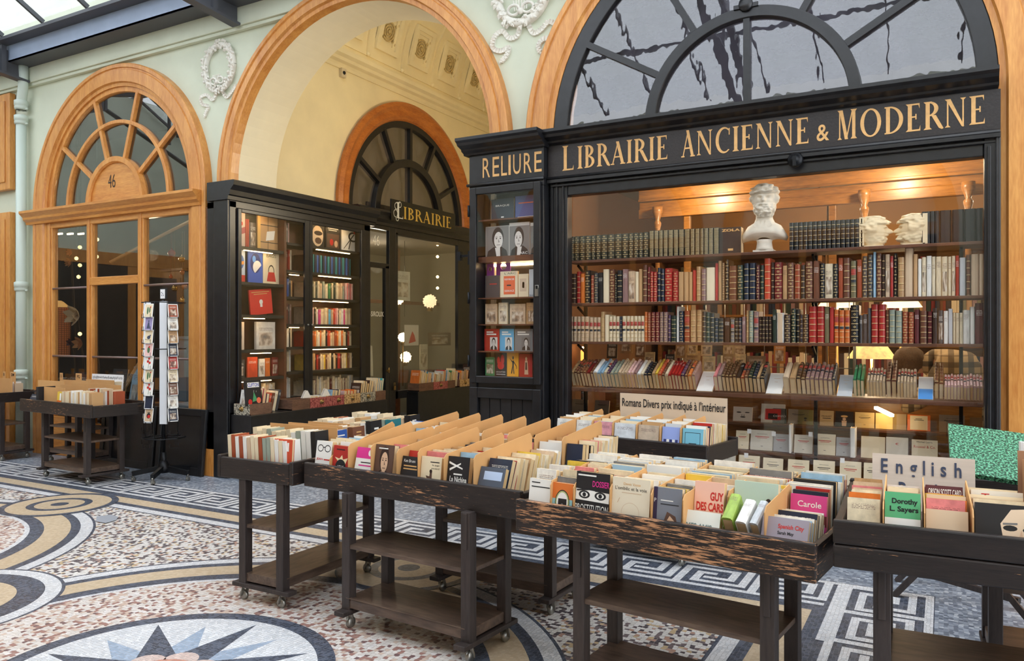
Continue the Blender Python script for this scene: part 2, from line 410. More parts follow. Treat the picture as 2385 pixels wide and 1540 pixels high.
def diag(x0, y0, x1, y1, w): return [[[(x0 - w / 2, y0), (x0 + w / 2, y0), (x1 + w / 2, y1), (x1 - w / 2, y1)]]]
def bowl(x, yc, rx, ry, w=TK):
    o = ell(x, yc, rx, ry, -90, 90); i = ell(x, yc, rx - w, ry - .055, 90, -90); return [[o + i]]
def arm(x0, x1, y, up):
    t = .06; sg = 1 if up else -1
    return [[[(x0, y), (x1, y), (x1, y + sg * .2), (x1 - .05, y + sg * t), (x0, y + sg * t)]]]
GL = {
    'I': (stem(.16), .32), 'L': (stem(.16) + arm(.1, .6, 0, True), .62),
    'E': (stem(.16) + arm(.1, .58, 0, True) + arm(.1, .55, 1, False) + [[rc(.1, .42, .49, .545)], [rc(.38, .43, .42, .62)]], .62),
    'B': (stem(.16, TK, False, False) + [[rc(.02, .2, 0, .05)], [rc(.02, .2, .95, 1)]] + bowl(.2, .75, .34, .25) + bowl(.2, .265, .4, .265), .64),
    'R': (stem(.16) + bowl(.2, .735, .38, .265) + [[[(.3, .5), (.48, .5), (.78, 0), (.72, -.03), (.6, .02)]]], .72),
    'A': (diag(.1, 0, .42, 1, TNN) + diag(.68, 0, .38, 1.0, TK) + [[rc(.2, .6, .3, .36)], [rc(0, .2, 0, .05)], [rc(.54, .82, 0, .05)]], .8),
    'N': (stem(.13, TNN) + stem(.72, TNN, False, True) + [[[(.06, 1), (.24, 1), (.76, .0), (.72, -.03), (.66, 0)]]], .86),
    'M': (stem(.13, TNN) + diag(.47, 0, .2, 1, TK) + diag(.47, 0, .78, 1, TNN) + stem(.84, TK), 1.0),
    'C': ([[ell(.46, .5, .42, .53, 48, 312) + ell(.5, .5, .3, .46, 305, 55)], [rc(.7, .75, .7, .97)]], .8),
    'O': ([[ell(.47, .5, .44, .53)[:-1], ell(.47, .5, .28, .47)[:-1]]], .94),
    'D': (stem(.16, TK, False, False) + [[rc(.02, .25, 0, .05)], [rc(.02, .25, .95, 1)]] + bowl(.22, .5, .56, .5), .8),
    ' ': ([], .36),
}
def put_sans(mb, s, fn, u, v, h, sx=1.0, bold=0.0, t=.002, align='l'):
    vs, fs = sans(s, bold)
    if not vs: return 0
    k = h / .69; x0 = min(p[0] for p in vs); x1 = max(p[0] for p in vs); wd = (x1 - x0) * k * sx
    o = u - (wd / 2 if align == 'c' else wd if align == 'r' else 0)
    P = [(o + (p[0] - x0) * k * sx, v + p[1] * k) for p in vs]; n = len(P)
    mb.add([fn(a, b, -t) for a, b in P] , fs); return wd
def fit_sans(mb, s, fn, u0, u1, v0, v1, bold=0.0, t=.002):
    vs, fs = sans(s, bold); x0 = min(p[0] for p in vs); x1 = max(p[0] for p in vs); y0 = min(p[1] for p in vs); y1 = max(p[1] for p in vs)
    mb.add([fn(u0 + (p[0] - x0) / (x1 - x0) * (u1 - u0), v0 + (p[1] - y0) / (y1 - y0) * (v1 - v0), -t) for p in vs], fs)
def put_serif(mb, s, fn, u, v, h, sx=.62, gap=.09, t=.003, width=None):
    W = sum(GL[ch][1] + gap for ch in s) - gap
    if width: sx = width / (W * h)
    x = u
    for ch in s:
        g, w = GL[ch]
        for i, loops in enumerate(g):
            mb.plate([[(x + px * h * sx, v + py * h) for px, py in lp] for lp in loops], lambda a, b, q, i=i: fn(a, b, -t - i * .00012 + q), 0)
        x += (w + gap) * h * sx
    return x - u

# ---------------------------------------------------------------- books
PAL = {'red': c(176, 42, 34), 'dark red': c(122, 34, 30), 'maroon': c(94, 30, 34), 'orange-red': c(204, 76, 44), 'orange': c(216, 116, 48), 'rust': c(160, 74, 42),
       'brown': c(116, 70, 48), 'dark brown': c(66, 44, 34), 'tan': c(190, 150, 104), 'beige': c(206, 180, 150), 'cream': c(228, 212, 180), 'white': c(232, 230, 224),
       'pale grey': c(196, 200, 204), 'grey': c(126, 126, 126), 'dark grey': c(66, 66, 70), 'black': c(28, 27, 30), 'dark green': c(38, 54, 42), 'green': c(62, 130, 84),
       'olive': c(120, 112, 80), 'grey-green': c(150, 160, 146), 'navy': c(30, 40, 62), 'blue': c(44, 84, 160), 'sky blue': c(96, 170, 214), 'pale blue': c(150, 184, 208),
       'teal': c(40, 120, 128), 'turquoise': c(74, 176, 184), 'purple': c(84, 56, 90), 'mauve': c(150, 116, 112), 'pink': c(214, 70, 140), 'rose': c(222, 130, 130), 'pale pink': c(230, 190, 186),
       'yellow': c(226, 190, 70), 'lime green': c(150, 178, 70), 'lilac': c(150, 140, 184)}
def make_vol():
    mb = MB(); z0 = [0, .155, .16, .178, .183, .322, .327, .345, .35, .488, .493, .511, .516, .655, .66, .678, .683, .822, .827, .845, .85, 1]
    rings = []
    for i, z in enumerate(z0):
        e = -.022 if i % 4 in (2, 3) and 0 < i < len(z0) - 1 else 0
        rings.append([(-.5, 1, z), (-.5, .1, z), (-.38, .03 + e, z), (-.15, e, z), (.15, e, z), (.38, .03 + e, z), (.5, .1, z), (.5, 1, z), (.43, 1, z), (.43, .13, z), (-.43, .13, z), (-.43, 1, z)])
    n = 12; vs = [p for r in rings for p in r]; fs = [(i * n + k, i * n + (k + 1) % n, (i + 1) * n + (k + 1) % n, (i + 1) * n + k) for i in range(len(rings) - 1) for k in range(n)]
    fs += [(0, 1, 10, 11), (1, 2, 3, 4, 5, 6, 9, 10), (6, 7, 8, 9)]; o = (len(rings) - 1) * n
    fs += [tuple(o + i for i in f)[::-1] for f in fs[-3:]]
    return mb.add(vs, fs)
def make_plainvol():
    mb = MB(); pr = [(-.5, 1), (-.5, .08), (-.36, .015), (0, 0), (.36, .015), (.5, .08), (.5, 1), (.44, 1), (.44, .1), (-.44, .1), (-.44, 1)]; n = 11
    vs = [(x, y, z) for z in (0, 1) for x, y in pr]; fs = [(k, (k + 1) % n, n + (k + 1) % n, n + k) for k in range(n)]
    fs += [(0, 1, 9, 10), (1, 2, 3, 4, 5, 8, 9), (5, 6, 7, 8)]; fs += [tuple(n + i for i in f)[::-1] for f in fs[-3:]]
    return mb.add(vs, fs)
def make_pap():
    mb = MB(); pr = [(-.5, 0), (.5, 0), (.5, .06), (-.47, .06), (-.47, .94), (.5, .94), (.5, 1), (-.5, 1)]; n = 8
    vs = [(x, y, z) for z in (0, 1) for x, y in pr]; fs = [(k, (k + 1) % n, n + (k + 1) % n, n + k) for k in range(n)]
    fs += [(0, 1, 2, 3), (0, 3, 4, 7), (4, 5, 6, 7)]; fs += [tuple(n + i for i in f)[::-1] for f in fs[-3:]]
    return mb.add(vs, fs)
TP = {}
_vp = MB().box(-.42, .42, .1, .97, .015, .985).mesh('pages'); _vp.materials.append(M_pages)
_pp = MB().box(-.465, .488, .065, .935, .002, .992).mesh('pages'); _pp.materials.append(M_pages)
for st in ('bands', 'ornate', 'label', 'stripes'):
    me = make_vol().mesh('volume'); me.materials.append(M_bk[st]); fixnormals(me); TP[('vol', st)] = (me, _vp)
for st in ('print', 'pict'):
    me = make_plainvol().mesh('volume'); me.materials.append(M_bk[st]); fixnormals(me); TP[('vol', st)] = (me, _vp)
    me = make_pap().mesh('paperback'); me.materials.append(M_bk[st]); fixnormals(me); TP[('pap', st)] = (me, _pp)
me = make_pap().mesh('paperback'); me.materials.append(M_obj); fixnormals(me); TP[('pap', 'flat')] = (me, _pp)
me = make_plainvol().mesh('volume'); me.materials.append(M_obj); fixnormals(me); TP[('vol', 'flat')] = (me, _vp)
NB = [0]
def book(kind, style, M, size, col, name, label, cat='book', group=None):
    """size = (width along local x, y, z); kind vol shows its spine at -y, pap shows its front cover at -y"""
    me, pg = TP[(kind, style)]
    o = bpy.data.objects.new(name, me); COL.objects.link(o)
    o.matrix_basis = M @ Matrix.Diagonal((*size, 1)); o.color = PAL[col] if isinstance(col, str) else col
    p = bpy.data.objects.new('pages', pg); COL.objects.link(p); p.parent = o
    tag(o, label, cat, group); NB[0] += 1
    return o
def T(x, y, z): return Matrix.Translation((x, y, z))
def RX(a): return Matrix.Rotation(math.radians(a), 4, 'X')
def RY(a): return Matrix.Rotation(math.radians(a), 4, 'Y')
def RZ(a): return Matrix.Rotation(math.radians(a), 4, 'Z')
def title(bk, items, y=-.03, name='title_lettering'):
    """items: (text, u0, u1, v0, v1, material[, bold]) in fractions of the cover"""
    mats = []; mb = MB()
    for it in items:
        s, u0, u1, v0, v1, m = it[:6]; bd = it[6] if len(it) > 6 else 0.0
        if m not in mats: mats.append(m)
        mb.cur = mats.index(m)
        if s == '#': mb.add([(u0, y + .01, v0), (u1, y + .01, v0), (u1, y + .01, v1), (u0, y + .01, v1)], [(0, 1, 2, 3)])
        else: fit_sans(mb, s, lambda a, b, q: Vector((a, y, b)), u0, u1, v0, v1, bd, 0)
    o = mb.build(name, mats, bk, fix=False); return o
G_PH = [plain('photo_dark', c(34, 33, 34), .5), plain('photo_mid', c(118, 116, 114), .5), plain('photo_light', c(214, 210, 204), .5), plain('photo_pale', c(236, 233, 228), .5)]
G_SEP = [plain('sepia_dark', c(48, 30, 24), .5), plain('sepia_mid', c(92, 66, 54), .5), plain('sepia_light', c(214, 176, 144), .5), plain('sepia_pale', c(226, 200, 170), .5)]
def portrait(bk, u0, u1, v0, v1, mats=None, bgi=1, hair=.0, y=-.012, turn=.0, name='cover_photo'):
    mats = mats or G_PH; mb = MB(); W, Hh = u1 - u0, v1 - v0
    f = lambda k: (lambda a, b, q: Vector((u0 + a * W, y - k * .006, v0 + b * Hh)))
    mb.cur = bgi; mb.plate([rc(0, 1, 0, 1)], f(0), 0)
    mb.cur = 0; mb.plate([[(.04, 0), (.96, 0), (.9, .2), (.68, .33), (.34, .33), (.1, .2)]], f(1), 0)
    mb.cur = 2; mb.plate([[(.42 + turn, .0), (.58 + turn, .0), (.62, .3), (.4, .3)]], f(2), 0)
    mb.cur = 0; mb.plate([ell(.5 + turn * .5, .63, .25, .34, n=20)[:-1]], f(3), 0)
    mb.cur = 2; mb.plate([ell(.5 + turn, .55 - hair, .19, .27, n=20)[:-1]], f(4), 0)
    mb.cur = 1; mb.plate([[(.5 + turn, .6), (.55 + turn, .48), (.5 + turn, .47)]], f(5), 0); mb.plate([rc(.42 + turn, .58 + turn, .38, .4)], f(5), 0)
    mb.cur = 0
    for e in (-.085, .085): mb.plate([ell(.5 + turn + e, .6, .035, .02, n=10)[:-1]], f(5), 0); mb.plate([rc(.455 + turn + e, .545 + turn + e, .645, .66)], f(5), 0)
    return mb.build(name, mats, bk, fix=False)
def shape(bk, polys, name='cover_drawing', y=-.012):
    """polys: (loops, material) drawn in cover fractions, later ones on top"""
    mats = []; mb = MB()
    for i, (loops, m) in enumerate(polys):
        if m not in mats: mats.append(m)
        mb.cur = mats.index(m); mb.plate(loops, lambda a, b, q, i=i: Vector((a, y - .004 * i, b)), 0)
    return mb.build(name, mats, bk, fix=False)
# ---------------------------------------------------------------- floor: inlaid mosaic
FL = [M_fl_grey, M_fl_white, M_fl_navy, M_fl_tan, M_fl_mix, M_fl_pink, M_fl_blue, M_fl_rose, M_fl_petal, plain('cement_patch', c(150, 154, 162), .6)]
GREY, WHT, NVY, TAN, MIXD, PNK, BLU, ROS, PET, CEM = range(10)
fb = MB(); lay = [0]
def lz(): return lay[0] * .00025
def frect(m, x0, x1, y0, y1): fb.cur = m; fb.add([(x0, y0, lz()), (x1, y0, lz()), (x1, y1, lz()), (x0, y1, lz())], [(0, 1, 2, 3)])
def fdisc(m, x, y, r, n=96, ymax=9, xmax=9):
    fb.cur = m; pts = [(min(x + r * math.cos(2 * PI * i / n), xmax), min(y + r * math.sin(2 * PI * i / n), ymax), lz()) for i in range(n)]; fb.add(pts, [tuple(range(n))])
XL, XE, YN = -17.0, -.05, -2.2
frect(GREY, -17, 5, YN - .5, 13); lay[0] = 1
frect(NVY, XL, XE - .52, YN, 5.36); frect(NVY, XE - .52, XE, YN, 5.36); lay[0] = 2
frect(TAN, XL, -.67, YN, 4.755); lay[0] = 3
frect(NVY, XL, -.86, YN, 4.60); lay[0] = 4
frect(WHT, XL, -.93, YN, 4.53); lay[0] = 5
frect(NVY, XL, -1.02, YN, 4.44); lay[0] = 6
frect(MIXD, XL, -1.04, YN, 4.42)
# the great circles, every 4 m, with an eye above each and a small roundel between
C0 = [(-3.19 - 4 * k, 2.33) for k in range(-0, 4)]
TOPY = 4.5
for z, (r, m) in enumerate(((1.93, NVY), (1.91, WHT), (1.82, NVY), (1.75, TAN), (1.56, NVY), (1.46, WHT), (1.425, PNK))):
    lay[0] = 7 + z
    for x, y in C0: fdisc(m, x, y, r, 128, 9, -1.04)
lay[0] = 15
for x, y in [(a - 2, b) for a, b in C0]:
    for k, (r, m) in enumerate(((.68, NVY), (.66, WHT), (.57, NVY), (.42, TAN))): lay[0] = 15 + k; fdisc(m, x, y, r, 64)
for x, y in [(a + .02, 4.26) for a, b in C0]:
    for k, (r, m) in enumerate(((.49, NVY), (.43, TAN), (.27, NVY), (.205, TAN), (.075, NVY))): lay[0] = 20 + k; fdisc(m, x, y, r, 64)
for x, y in C0:
    lay[0] = 26; fdisc(NVY, x, y, .82, 96); lay[0] = 27; fdisc(WHT, x, y, .735, 96)
    for k in range(16):
        a = 2 * PI * k / 16 + .12; big = k % 2 == 0; R = .70 if big else .62; hw = .19
        lay[0] = 29 if big else 28
        fb.cur = NVY if big else BLU
        fb.add([(x + R * math.cos(a), y + R * math.sin(a), lz()), (x + .26 * math.cos(a + hw * 1.9), y + .26 * math.sin(a + hw * 1.9), lz()), (x, y, lz()), (x + .26 * math.cos(a - hw * 1.9), y + .26 * math.sin(a - hw * 1.9), lz())], [(0, 1, 2, 3)])
    lay[0] = 30
    for k in range(8):
        a = 2 * PI * k / 8 + .3; fdisc(PET, x + .2 * math.cos(a), y + .2 * math.sin(a), .085, 20)
    lay[0] = 31; fdisc(ROS, x, y, .2, 32); lay[0] = 32; fdisc(PET, x, y, .09, 24)
lay[0] = 33; px = [(225, 1205), (258, 1201), (276, 1206), (270, 1214), (246, 1221), (224, 1217)]
fb.cur = CEM; fb.add([(*onZ(*p), lz()) for p in px], [tuple(range(6))])
# Greek key band: 11 rows, drawn per unit in (along, across) fractions
def meander(fn, L0, L1, P=.475, Wd=.49):
    fb.cur = WHT; R = Wd / 11.0
    kz = [0]
    def seg(a0, a1, r0, r1):
        kz[0] = (kz[0] + 1) % 9; lay[0] = 8 + kz[0] * .08
        fb.add([fn(a0, r0 * R), fn(a1, r0 * R), fn(a1, r1 * R), fn(a0, r1 * R)], [(0, 1, 2, 3)])
    seg(L0, L1, 0, 1); seg(L0, L1, 10, 11); n = int((L1 - L0) / P); v = .052; g = P / 11.0
    for i in range(n):
        kz[0] = 2; a = L0 + i * P; X = lambda k: a + k * g
        # rows counted from the outer border (0) inward; r2 joins the left upright, r8 the right one
        seg(X(.6), X(.6) + v, 2, 10); seg(X(.6), X(7.9) + v, 2, 3); seg(X(7.9), X(7.9) + v, 2, 7); seg(X(4.4), X(7.9), 6, 7)
        seg(X(9.9), X(9.9) + v, 0, 9); seg(X(2.9), X(9.9) + v, 8, 9); seg(X(2.9), X(2.9) + v, 4, 9); seg(X(2.9), X(6.0), 4, 5)
lay[0] = 8
meander(lambda a, r: (-.57 - (a + .57 + 0), 0, 0) if False else (a, 5.345 - r, lz()), -.62 - .475 * 34, -.62 + .0)
meander(lambda a, r: (-.055 - r, 5.345 - a, lz()), 0.0, .475 * 15)
lay[0] = 9; frect(WHT, -.62, -.055, 5.345 - .0445, 5.345); lay[0] = 9.1; frect(WHT, -.5445 - .045, -.5445, 4.3, 5.345)
floor = struct(fb.build('floor', FL, fix=False))
for p in floor.data.polygons:
    pass
# ---------------------------------------------------------------- the arcade front
ARL, ARM, ARR = (-8.92, 3.2), (-5.2, 3.25), (-1.305, 3.25)
def doorcut(a, r): return [(a[0] - r, 0)] + [(a[0] + r * math.cos(PI - PI * i / 48), a[1] + r * math.sin(PI - PI * i / 48)) for i in range(49)] + [(a[0] + r, 0)]
mb = MB(); mb.plate([[(-17, 6.6), (-17, 0)] + doorcut(ARL, 1.6) + [(-7.22, 0), (-7.22, 3.05), (-6.87, 3.05)] + doorcut(ARM, 1.67)[1:] + doorcut(ARR, 1.63) + [(5, 0), (5, 6.6)]], FY(6.04), .12)
struct(mb.build('wall_front', M_green))
mb = MB(); mb.box(-17, 5, 5.96, 6.04, 4.95, 6.6); mb.box(-17, 5, 5.985, 6.04, 4.91, 4.95); struct(mb.build('trim_1', M_green, bevel=.006))
ORP = lambda ri, ro: [(ro, .115), (ro, .012), (ro - .012, 0), (ro - .05, 0), (ro - .058, .016), (ro - .075, .016), (ro - .083, .002), (ri + .05, .002), (ri + .038, .03), (ri, .034), (ri, .14)]
mb = MB(); mb.sweep(arcpath(*ARL, 0, 0), ORP(1.41, 1.68), FY(5.93)); struct(mb.build('trim_2', M_orange))
mb = MB(); mb.sweep(arcpath(*ARM, 0, 3.22), ORP(1.658, 1.855), FY(5.93)); struct(mb.build('trim_3', M_orange))
mb = MB(); mb.sweep(arcpath(*ARR, 3.22, 0), ORP(1.615, 1.87), FY(5.93)); mb.box(.56, 1.6, 5.95, 6.03, 0, 3.4); struct(mb.build('trim_4', M_orange))
mb = MB(); mb.box(-7.34, -7.04, 5.905, 5.93, 0, .30); struct(mb.build('trim_5', M_orange, bevel=.005))
mb = MB(); mb.sweep(arcpath(*ARM, 3.2, 0), [(1.66, .04), (1.66, .70), (1.95, .70), (1.95, .46), (1.70, .46), (1.70, .04)], FY(5.93)); struct(mb.build('wall_arch_soffit', M_soffit))
# far shopfront at the edge of the photo
mb = MB()
for x0, x1, z0, z1 in ((-13.4, -11.18, 3.56, 4.88), (-13.4, -11.18, 0, 3.25)):
    mb.box(x0, x1, 5.95, 6.03, z0, z1); mb.box(x0 + .1, x1 - .1, 5.935, 5.95, z0 + .1, z1 - .1)
struct(mb.build('trim_6', M_orange, bevel=.008))
# ---- passage behind the middle arch
XW = -7.22
lun = (9.75, 3.38)
mb = MB(); mb.plate([[(6.3, 5.25), (6.3, 0), (8.0, 0), (8.0, 3.2)] + [(lun[0] + 1.6 * math.cos(PI - PI * i / 40), lun[1] + 1.6 * math.sin(PI - PI * i / 40)) for i in range(41)] + [(11.5, 3.2), (11.5, 0), (13, 0), (13, 5.25)]], FX(XW), .3)
struct(mb.build('wall_passage', M_cream))
mb = MB(); mb.sweep([(9.6 - 3.3, 0, 0, 1), (9.6 + 3.4, 0, 0, 1)], [(5.20, -.01), (5.20, .02), (5.23, .035), (5.27, .04), (5.29, .09), (5.33, .10), (5.36, .15), (5.42, .15), (5.42, -.3), (5.2, -.3)], lambda u, v, w: Vector((XW + w, u, v)))
struct(mb.build('trim_7', M_cream))
mb = MB(); R = 1.95; cxv = XW + .06 + R
pts = [(cxv - R * math.cos(PI * i / 40), 5.42 + R * math.sin(PI * i / 40)) for i in range(41)]
vs = [(x, y, z) for y in (6.62, 13.0) for x, z in pts]; mb.smooth = True
mb.add(vs, [(i, i + 1, 42 + i, 41 + i) for i in range(40)]); struct(mb.build('ceiling_vault', M_cream, fix=False)); mb.smooth = False
def vault(a, y, d=0.0): return Vector((cxv - (R - d) * math.cos(a), y, 5.42 + (R - d) * math.sin(a)))
cb = MB(); cb2 = MB()
for k in range(6):
    y0 = 8.62 + (k - 1) * .79
    for (a0, a1, ya, yb, d) in ((.05, .075, y0, y0 + .79, .02), (.05, .62, y0 - .012, y0 + .012, .03)):
        for s in range(8):
            A0 = a0 + (a1 - a0) * s / 8; A1 = a0 + (a1 - a0) * (s + 1) / 8
            q = [vault(a, y, dd) for dd in (0, d) for a, y in ((A0, ya), (A1, ya), (A1, yb), (A0, yb))]
            cb.add(q, [(4, 5, 6, 7), (0, 1, 5, 4), (1, 2, 6, 5), (2, 3, 7, 6), (3, 0, 4, 7)])
    cb.ball(vault(.06, y0, .03), .035, 8)
    for (i0, dd) in ((0, .045), (.05, .02)):
        A0, A1, ya, yb = .13 + i0 * .5, .45 - i0 * .5, y0 + .15 + i0, y0 + .64 - i0
        fr = [(A0, A0 + .035, ya, yb), (A1 - .035, A1, ya, yb), (A0 + .035, A1 - .035, ya, ya + .07), (A0 + .035, A1 - .035, yb - .07, yb)]
        for f in fr:
            q = [vault(a, y, e) for e in (0, dd) for a, y in ((f[0], f[2]), (f[1], f[2]), (f[1], f[3]), (f[0], f[3]))]
            cb.add(q, [(4, 5, 6, 7), (0, 1, 5, 4), (1, 2, 6, 5), (2, 3, 7, 6), (3, 0, 4, 7)])
    yc, ac = y0 + .395, .29
    for r in (.13, .09, .05):
        cb2.tube([vault(ac + r * math.cos(t) / R, yc + r * math.sin(t), .012) for t in [2 * PI * i / 20 for i in range(21)]], .014, 6, False)
    cb2.ball(vault(ac, yc, .02), .028, 8)
    for sx in (-1, 1):
        for sy in (-1, 1):
            for e in range(4): cb2.ball(vault(ac + sx * (.105 - e * .012) / R * 1.4, yc + sy * (.165 - e * .018 + (e % 2) * .02), .01), .022, 6)
struct(cb.build('trim_8', M_cream)); struct(cb2.build('trim_9', plain('antique_relief', c(196, 172, 118), .8, var=.3, vs=30)))
mb = MB(); mb.box(-8, -3, 13.0, 13.1, 0, 7.5); struct(mb.build('wall_passage_end', M_cream))
mb = MB(); mb.box(-3.45, -3.3, 6.5, 13, 0, 5.45); struct(mb.build('wall_passage_side', M_cream))
# lunette over the passage door
mb = MB(); mb.sweep(arcpath(lun[0], lun[1], 3.2, 3.2), [(1.72, -.02), (1.72, -.07), (1.66, -.10), (1.60, -.07), (1.52, -.07), (1.47, -.04), (1.45, -.01), (1.45, .1)], FX(XW)); struct(mb.build('trim_10', wood('deep_honey_oak', c(150, 76, 24), c(200, 120, 50), (4, .8, 4), .4, 20, coat=.3)))
def fanlight(name, fn, cx, zs, ro, ri_f, rings, spokes, sp_r, mat, glass, w=.05, d=.05, zb=None):
    """round-headed window: frame ring, inner ring(s), radial bars, one pane"""
    root = struct(empty(name)); mb = MB()
    mb.sweep(arcpath(cx, zs, zb, zb), [(ro, 0), (ri_f, 0), (ri_f, d), (ro, d)], fn)
    mb.plate([rc(cx - ro, cx + ro, zs - .04 if zb is None else zb - .04, zs + .025 if zb is None else zb + .025)], fn, d)
    mb.build('frame', mat, root, bevel=.006)
    for (r0, r1) in rings:
        m = MB(); m.sweep(arcpath(cx, zs, zb, zb), [(r0, -.01), (r1, -.01), (r1, d), (r0, d)], fn); m.build('ring_bar', mat, root, bevel=.006)
    for a in spokes:
        a = math.radians(a); m = MB(); p = (cx + sp_r[0] * math.cos(a), zs + sp_r[0] * math.sin(a)); q = (cx + sp_r[1] * math.cos(a), zs + sp_r[1] * math.sin(a)); nx, ny = -math.sin(a) * w / 2, math.cos(a) * w / 2
        m.plate([[(p[0] + nx, p[1] + ny), (p[0] - nx, p[1] - ny), (q[0] - nx, q[1] - ny), (q[0] + nx, q[1] + ny)]], lambda u, v, q: fn(u, v, q - .004), d * .8); m.build('radial_bar', mat, root)
    m = MB(); lp = [(cx + ri_f * math.cos(PI * i / 40), zs + ri_f * math.sin(PI * i / 40)) for i in range(41)]
    if zb is not None: lp = [(cx + ri_f, zb)] + lp + [(cx - ri_f, zb)]
    m.plate([lp], lambda u, v, q: fn(u, v, q + d * .6), .004); m.build('glass_pane', glass, root)
    return root
wl = fanlight('window_3', FX(XW + .01), lun[0], 3.38, 1.47, 1.36, [(.88, .76)], (28, 62, 90, 118, 150), (.86, 1.38), M_black, M_glass_old, .055, .08, 3.30)
m = MB(); m.plate([rc(lun[0] - .03, lun[0] + .03, 3.35, 4.16)], FX(XW + .01), .05); m.build('radial_bar', M_black, wl)
# ---- left shop: window_1
SH = struct(empty('window_1'))
fl = fanlight('fan', FY(5.985), *ARL, 1.42, 1.35, [(1.01, .965)], (36, 72, 108, 144), (.55, 1.37), M_orange, M_glass_dark, .045, .06)
for ch in list(fl.children): ch.parent = SH
bpy.data.objects.remove(fl)
m = MB(); m.sweep(arcpath(*ARL, None, None), [(.56, -.03), (.50, -.03), (.485, -.01), (.485, .06), (.56, .06)], FY(5.985)); m.build('tympanum_rim', M_orange, SH)
m = MB(); m.plate([[(ARL[0] + .5 * math.cos(PI * i / 30), ARL[1] + .5 * math.sin(PI * i / 30)) for i in range(31)]], FY(5.99), .03); ty = m.build('tympanum', M_orange_h, SH)
m = MB(); put_sans(m, '46', FY(5.988), ARL[0] - .07, 3.385, .17, .62, -.012, .002, 'c'); m.build('house_number', M_ink, SH, fix=False)
m = MB(); m.sweep([(-10.72, 0, 0, 1), (-7.30, 0, 0, 1)], [(3.2, 0), (3.2, -.14), (3.17, -.14), (3.15, -.12), (3.12, -.09), (3.09, -.085), (3.06, -.05), (3.03, -.045), (3.03, .05), (3.2, .05)], lambda u, v, w: Vector((u, 5.96 + w, v))); m.build('transom_cornice', M_orange_h, SH)
m = MB()
for x0, x1, z0, z1 in ((-10.34, -10.22, .0, 3.04), (-9.48, -9.37, 0, 3.04), (-8.47, -8.36, 0, 3.04), (-7.56, -7.44, 0, 3.04)): m.box(x0, x1, 5.97, 6.05, z0, z1); m.box(x0 + .03, x1 - .03, 5.955, 5.97, z0, z1)
m.build('mullions', M_orange, SH, bevel=.008)
m = MB()
for x0, x1, z0, z1 in ((-10.3, -7.48, 2.96, 3.05), (-9.42, -8.41, 2.19, 2.29), (-10.3, -9.4, .0, .5), (-8.45, -7.5, 0, .72), (-9.4, -8.43, 0, .45)): m.box(x0, x1, 5.965, 6.04, z0, z1)
m.box(-10.2, -9.5, 5.95, 5.965, .08, .42); m.box(-9.33, -8.5, 5.95, 5.965, .08, .37); m.build('rails', M_orange_h, SH, bevel=.008)
m = MB()
for x0, x1, z in ((-10.22, -9.48, 2.17), (-10.22, -9.48, 1.29), (-9.37, -8.47, 1.29), (-8.36, -7.56, 2.16), (-8.36, -7.56, 1.29)): m.tube([(x0, 5.985, z), (x1, 5.985, z)], .013, 8)
m.build('glazing_bar', plain('dull_lead_bar', c(132, 112, 108), .4, .4), SH)
m = MB(); m.box(-10.3, -7.48, 6.01, 6.016, .45, 3.0); m.build('glass_pane', M_glass_dark, SH)
m = MB(); m.tube([(-9.37, 6.22, 2.5), (-8.0, 6.7, 3.15)], .022, 8); m.build('slanting_rail', plain('brass_rail', c(220, 180, 130), .3, .5), SH)
# shop interior (left)
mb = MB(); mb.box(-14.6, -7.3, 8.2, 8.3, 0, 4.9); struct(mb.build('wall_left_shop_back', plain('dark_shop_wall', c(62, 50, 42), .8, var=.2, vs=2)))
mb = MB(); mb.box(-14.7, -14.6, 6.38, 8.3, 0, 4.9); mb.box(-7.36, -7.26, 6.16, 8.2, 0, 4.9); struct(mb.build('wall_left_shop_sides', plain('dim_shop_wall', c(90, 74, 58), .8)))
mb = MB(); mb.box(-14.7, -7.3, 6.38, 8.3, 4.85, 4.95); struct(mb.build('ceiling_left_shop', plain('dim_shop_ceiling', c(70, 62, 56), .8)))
mb = MB(); mb.box(-10.5, -7.35, 6.06, 6.4, .5, .54); mb.box(-14.5, -7.35, 6.4, 8.2, .02, .54); struct(mb.build('trim_11', M_shelfwood))
# ---- right shop room
IW = plain('tan_shop_wall', c(170, 124, 78), .7, var=.12, vs=1.5)
mb = MB(); mb.box(-3.3, 2.4, 9.6, 9.7, 0, 3.3); struct(mb.build('wall_shop_back', IW))
mb = MB(); mb.box(-3.3, -3.2, 6.38, 9.6, 0, 5.1); mb.box(2.3, 2.4, 6.38, 9.6, 0, 3.3); struct(mb.build('wall_shop_sides', plain('shop_side_wall', c(120, 82, 50), .7)))
mb = MB(); mb.box(-3.3, 2.4, 6.42, 9.7, 3.16, 3.22); struct(mb.build('ceiling_shop', plain('shop_ceiling', c(150, 128, 100), .8)))
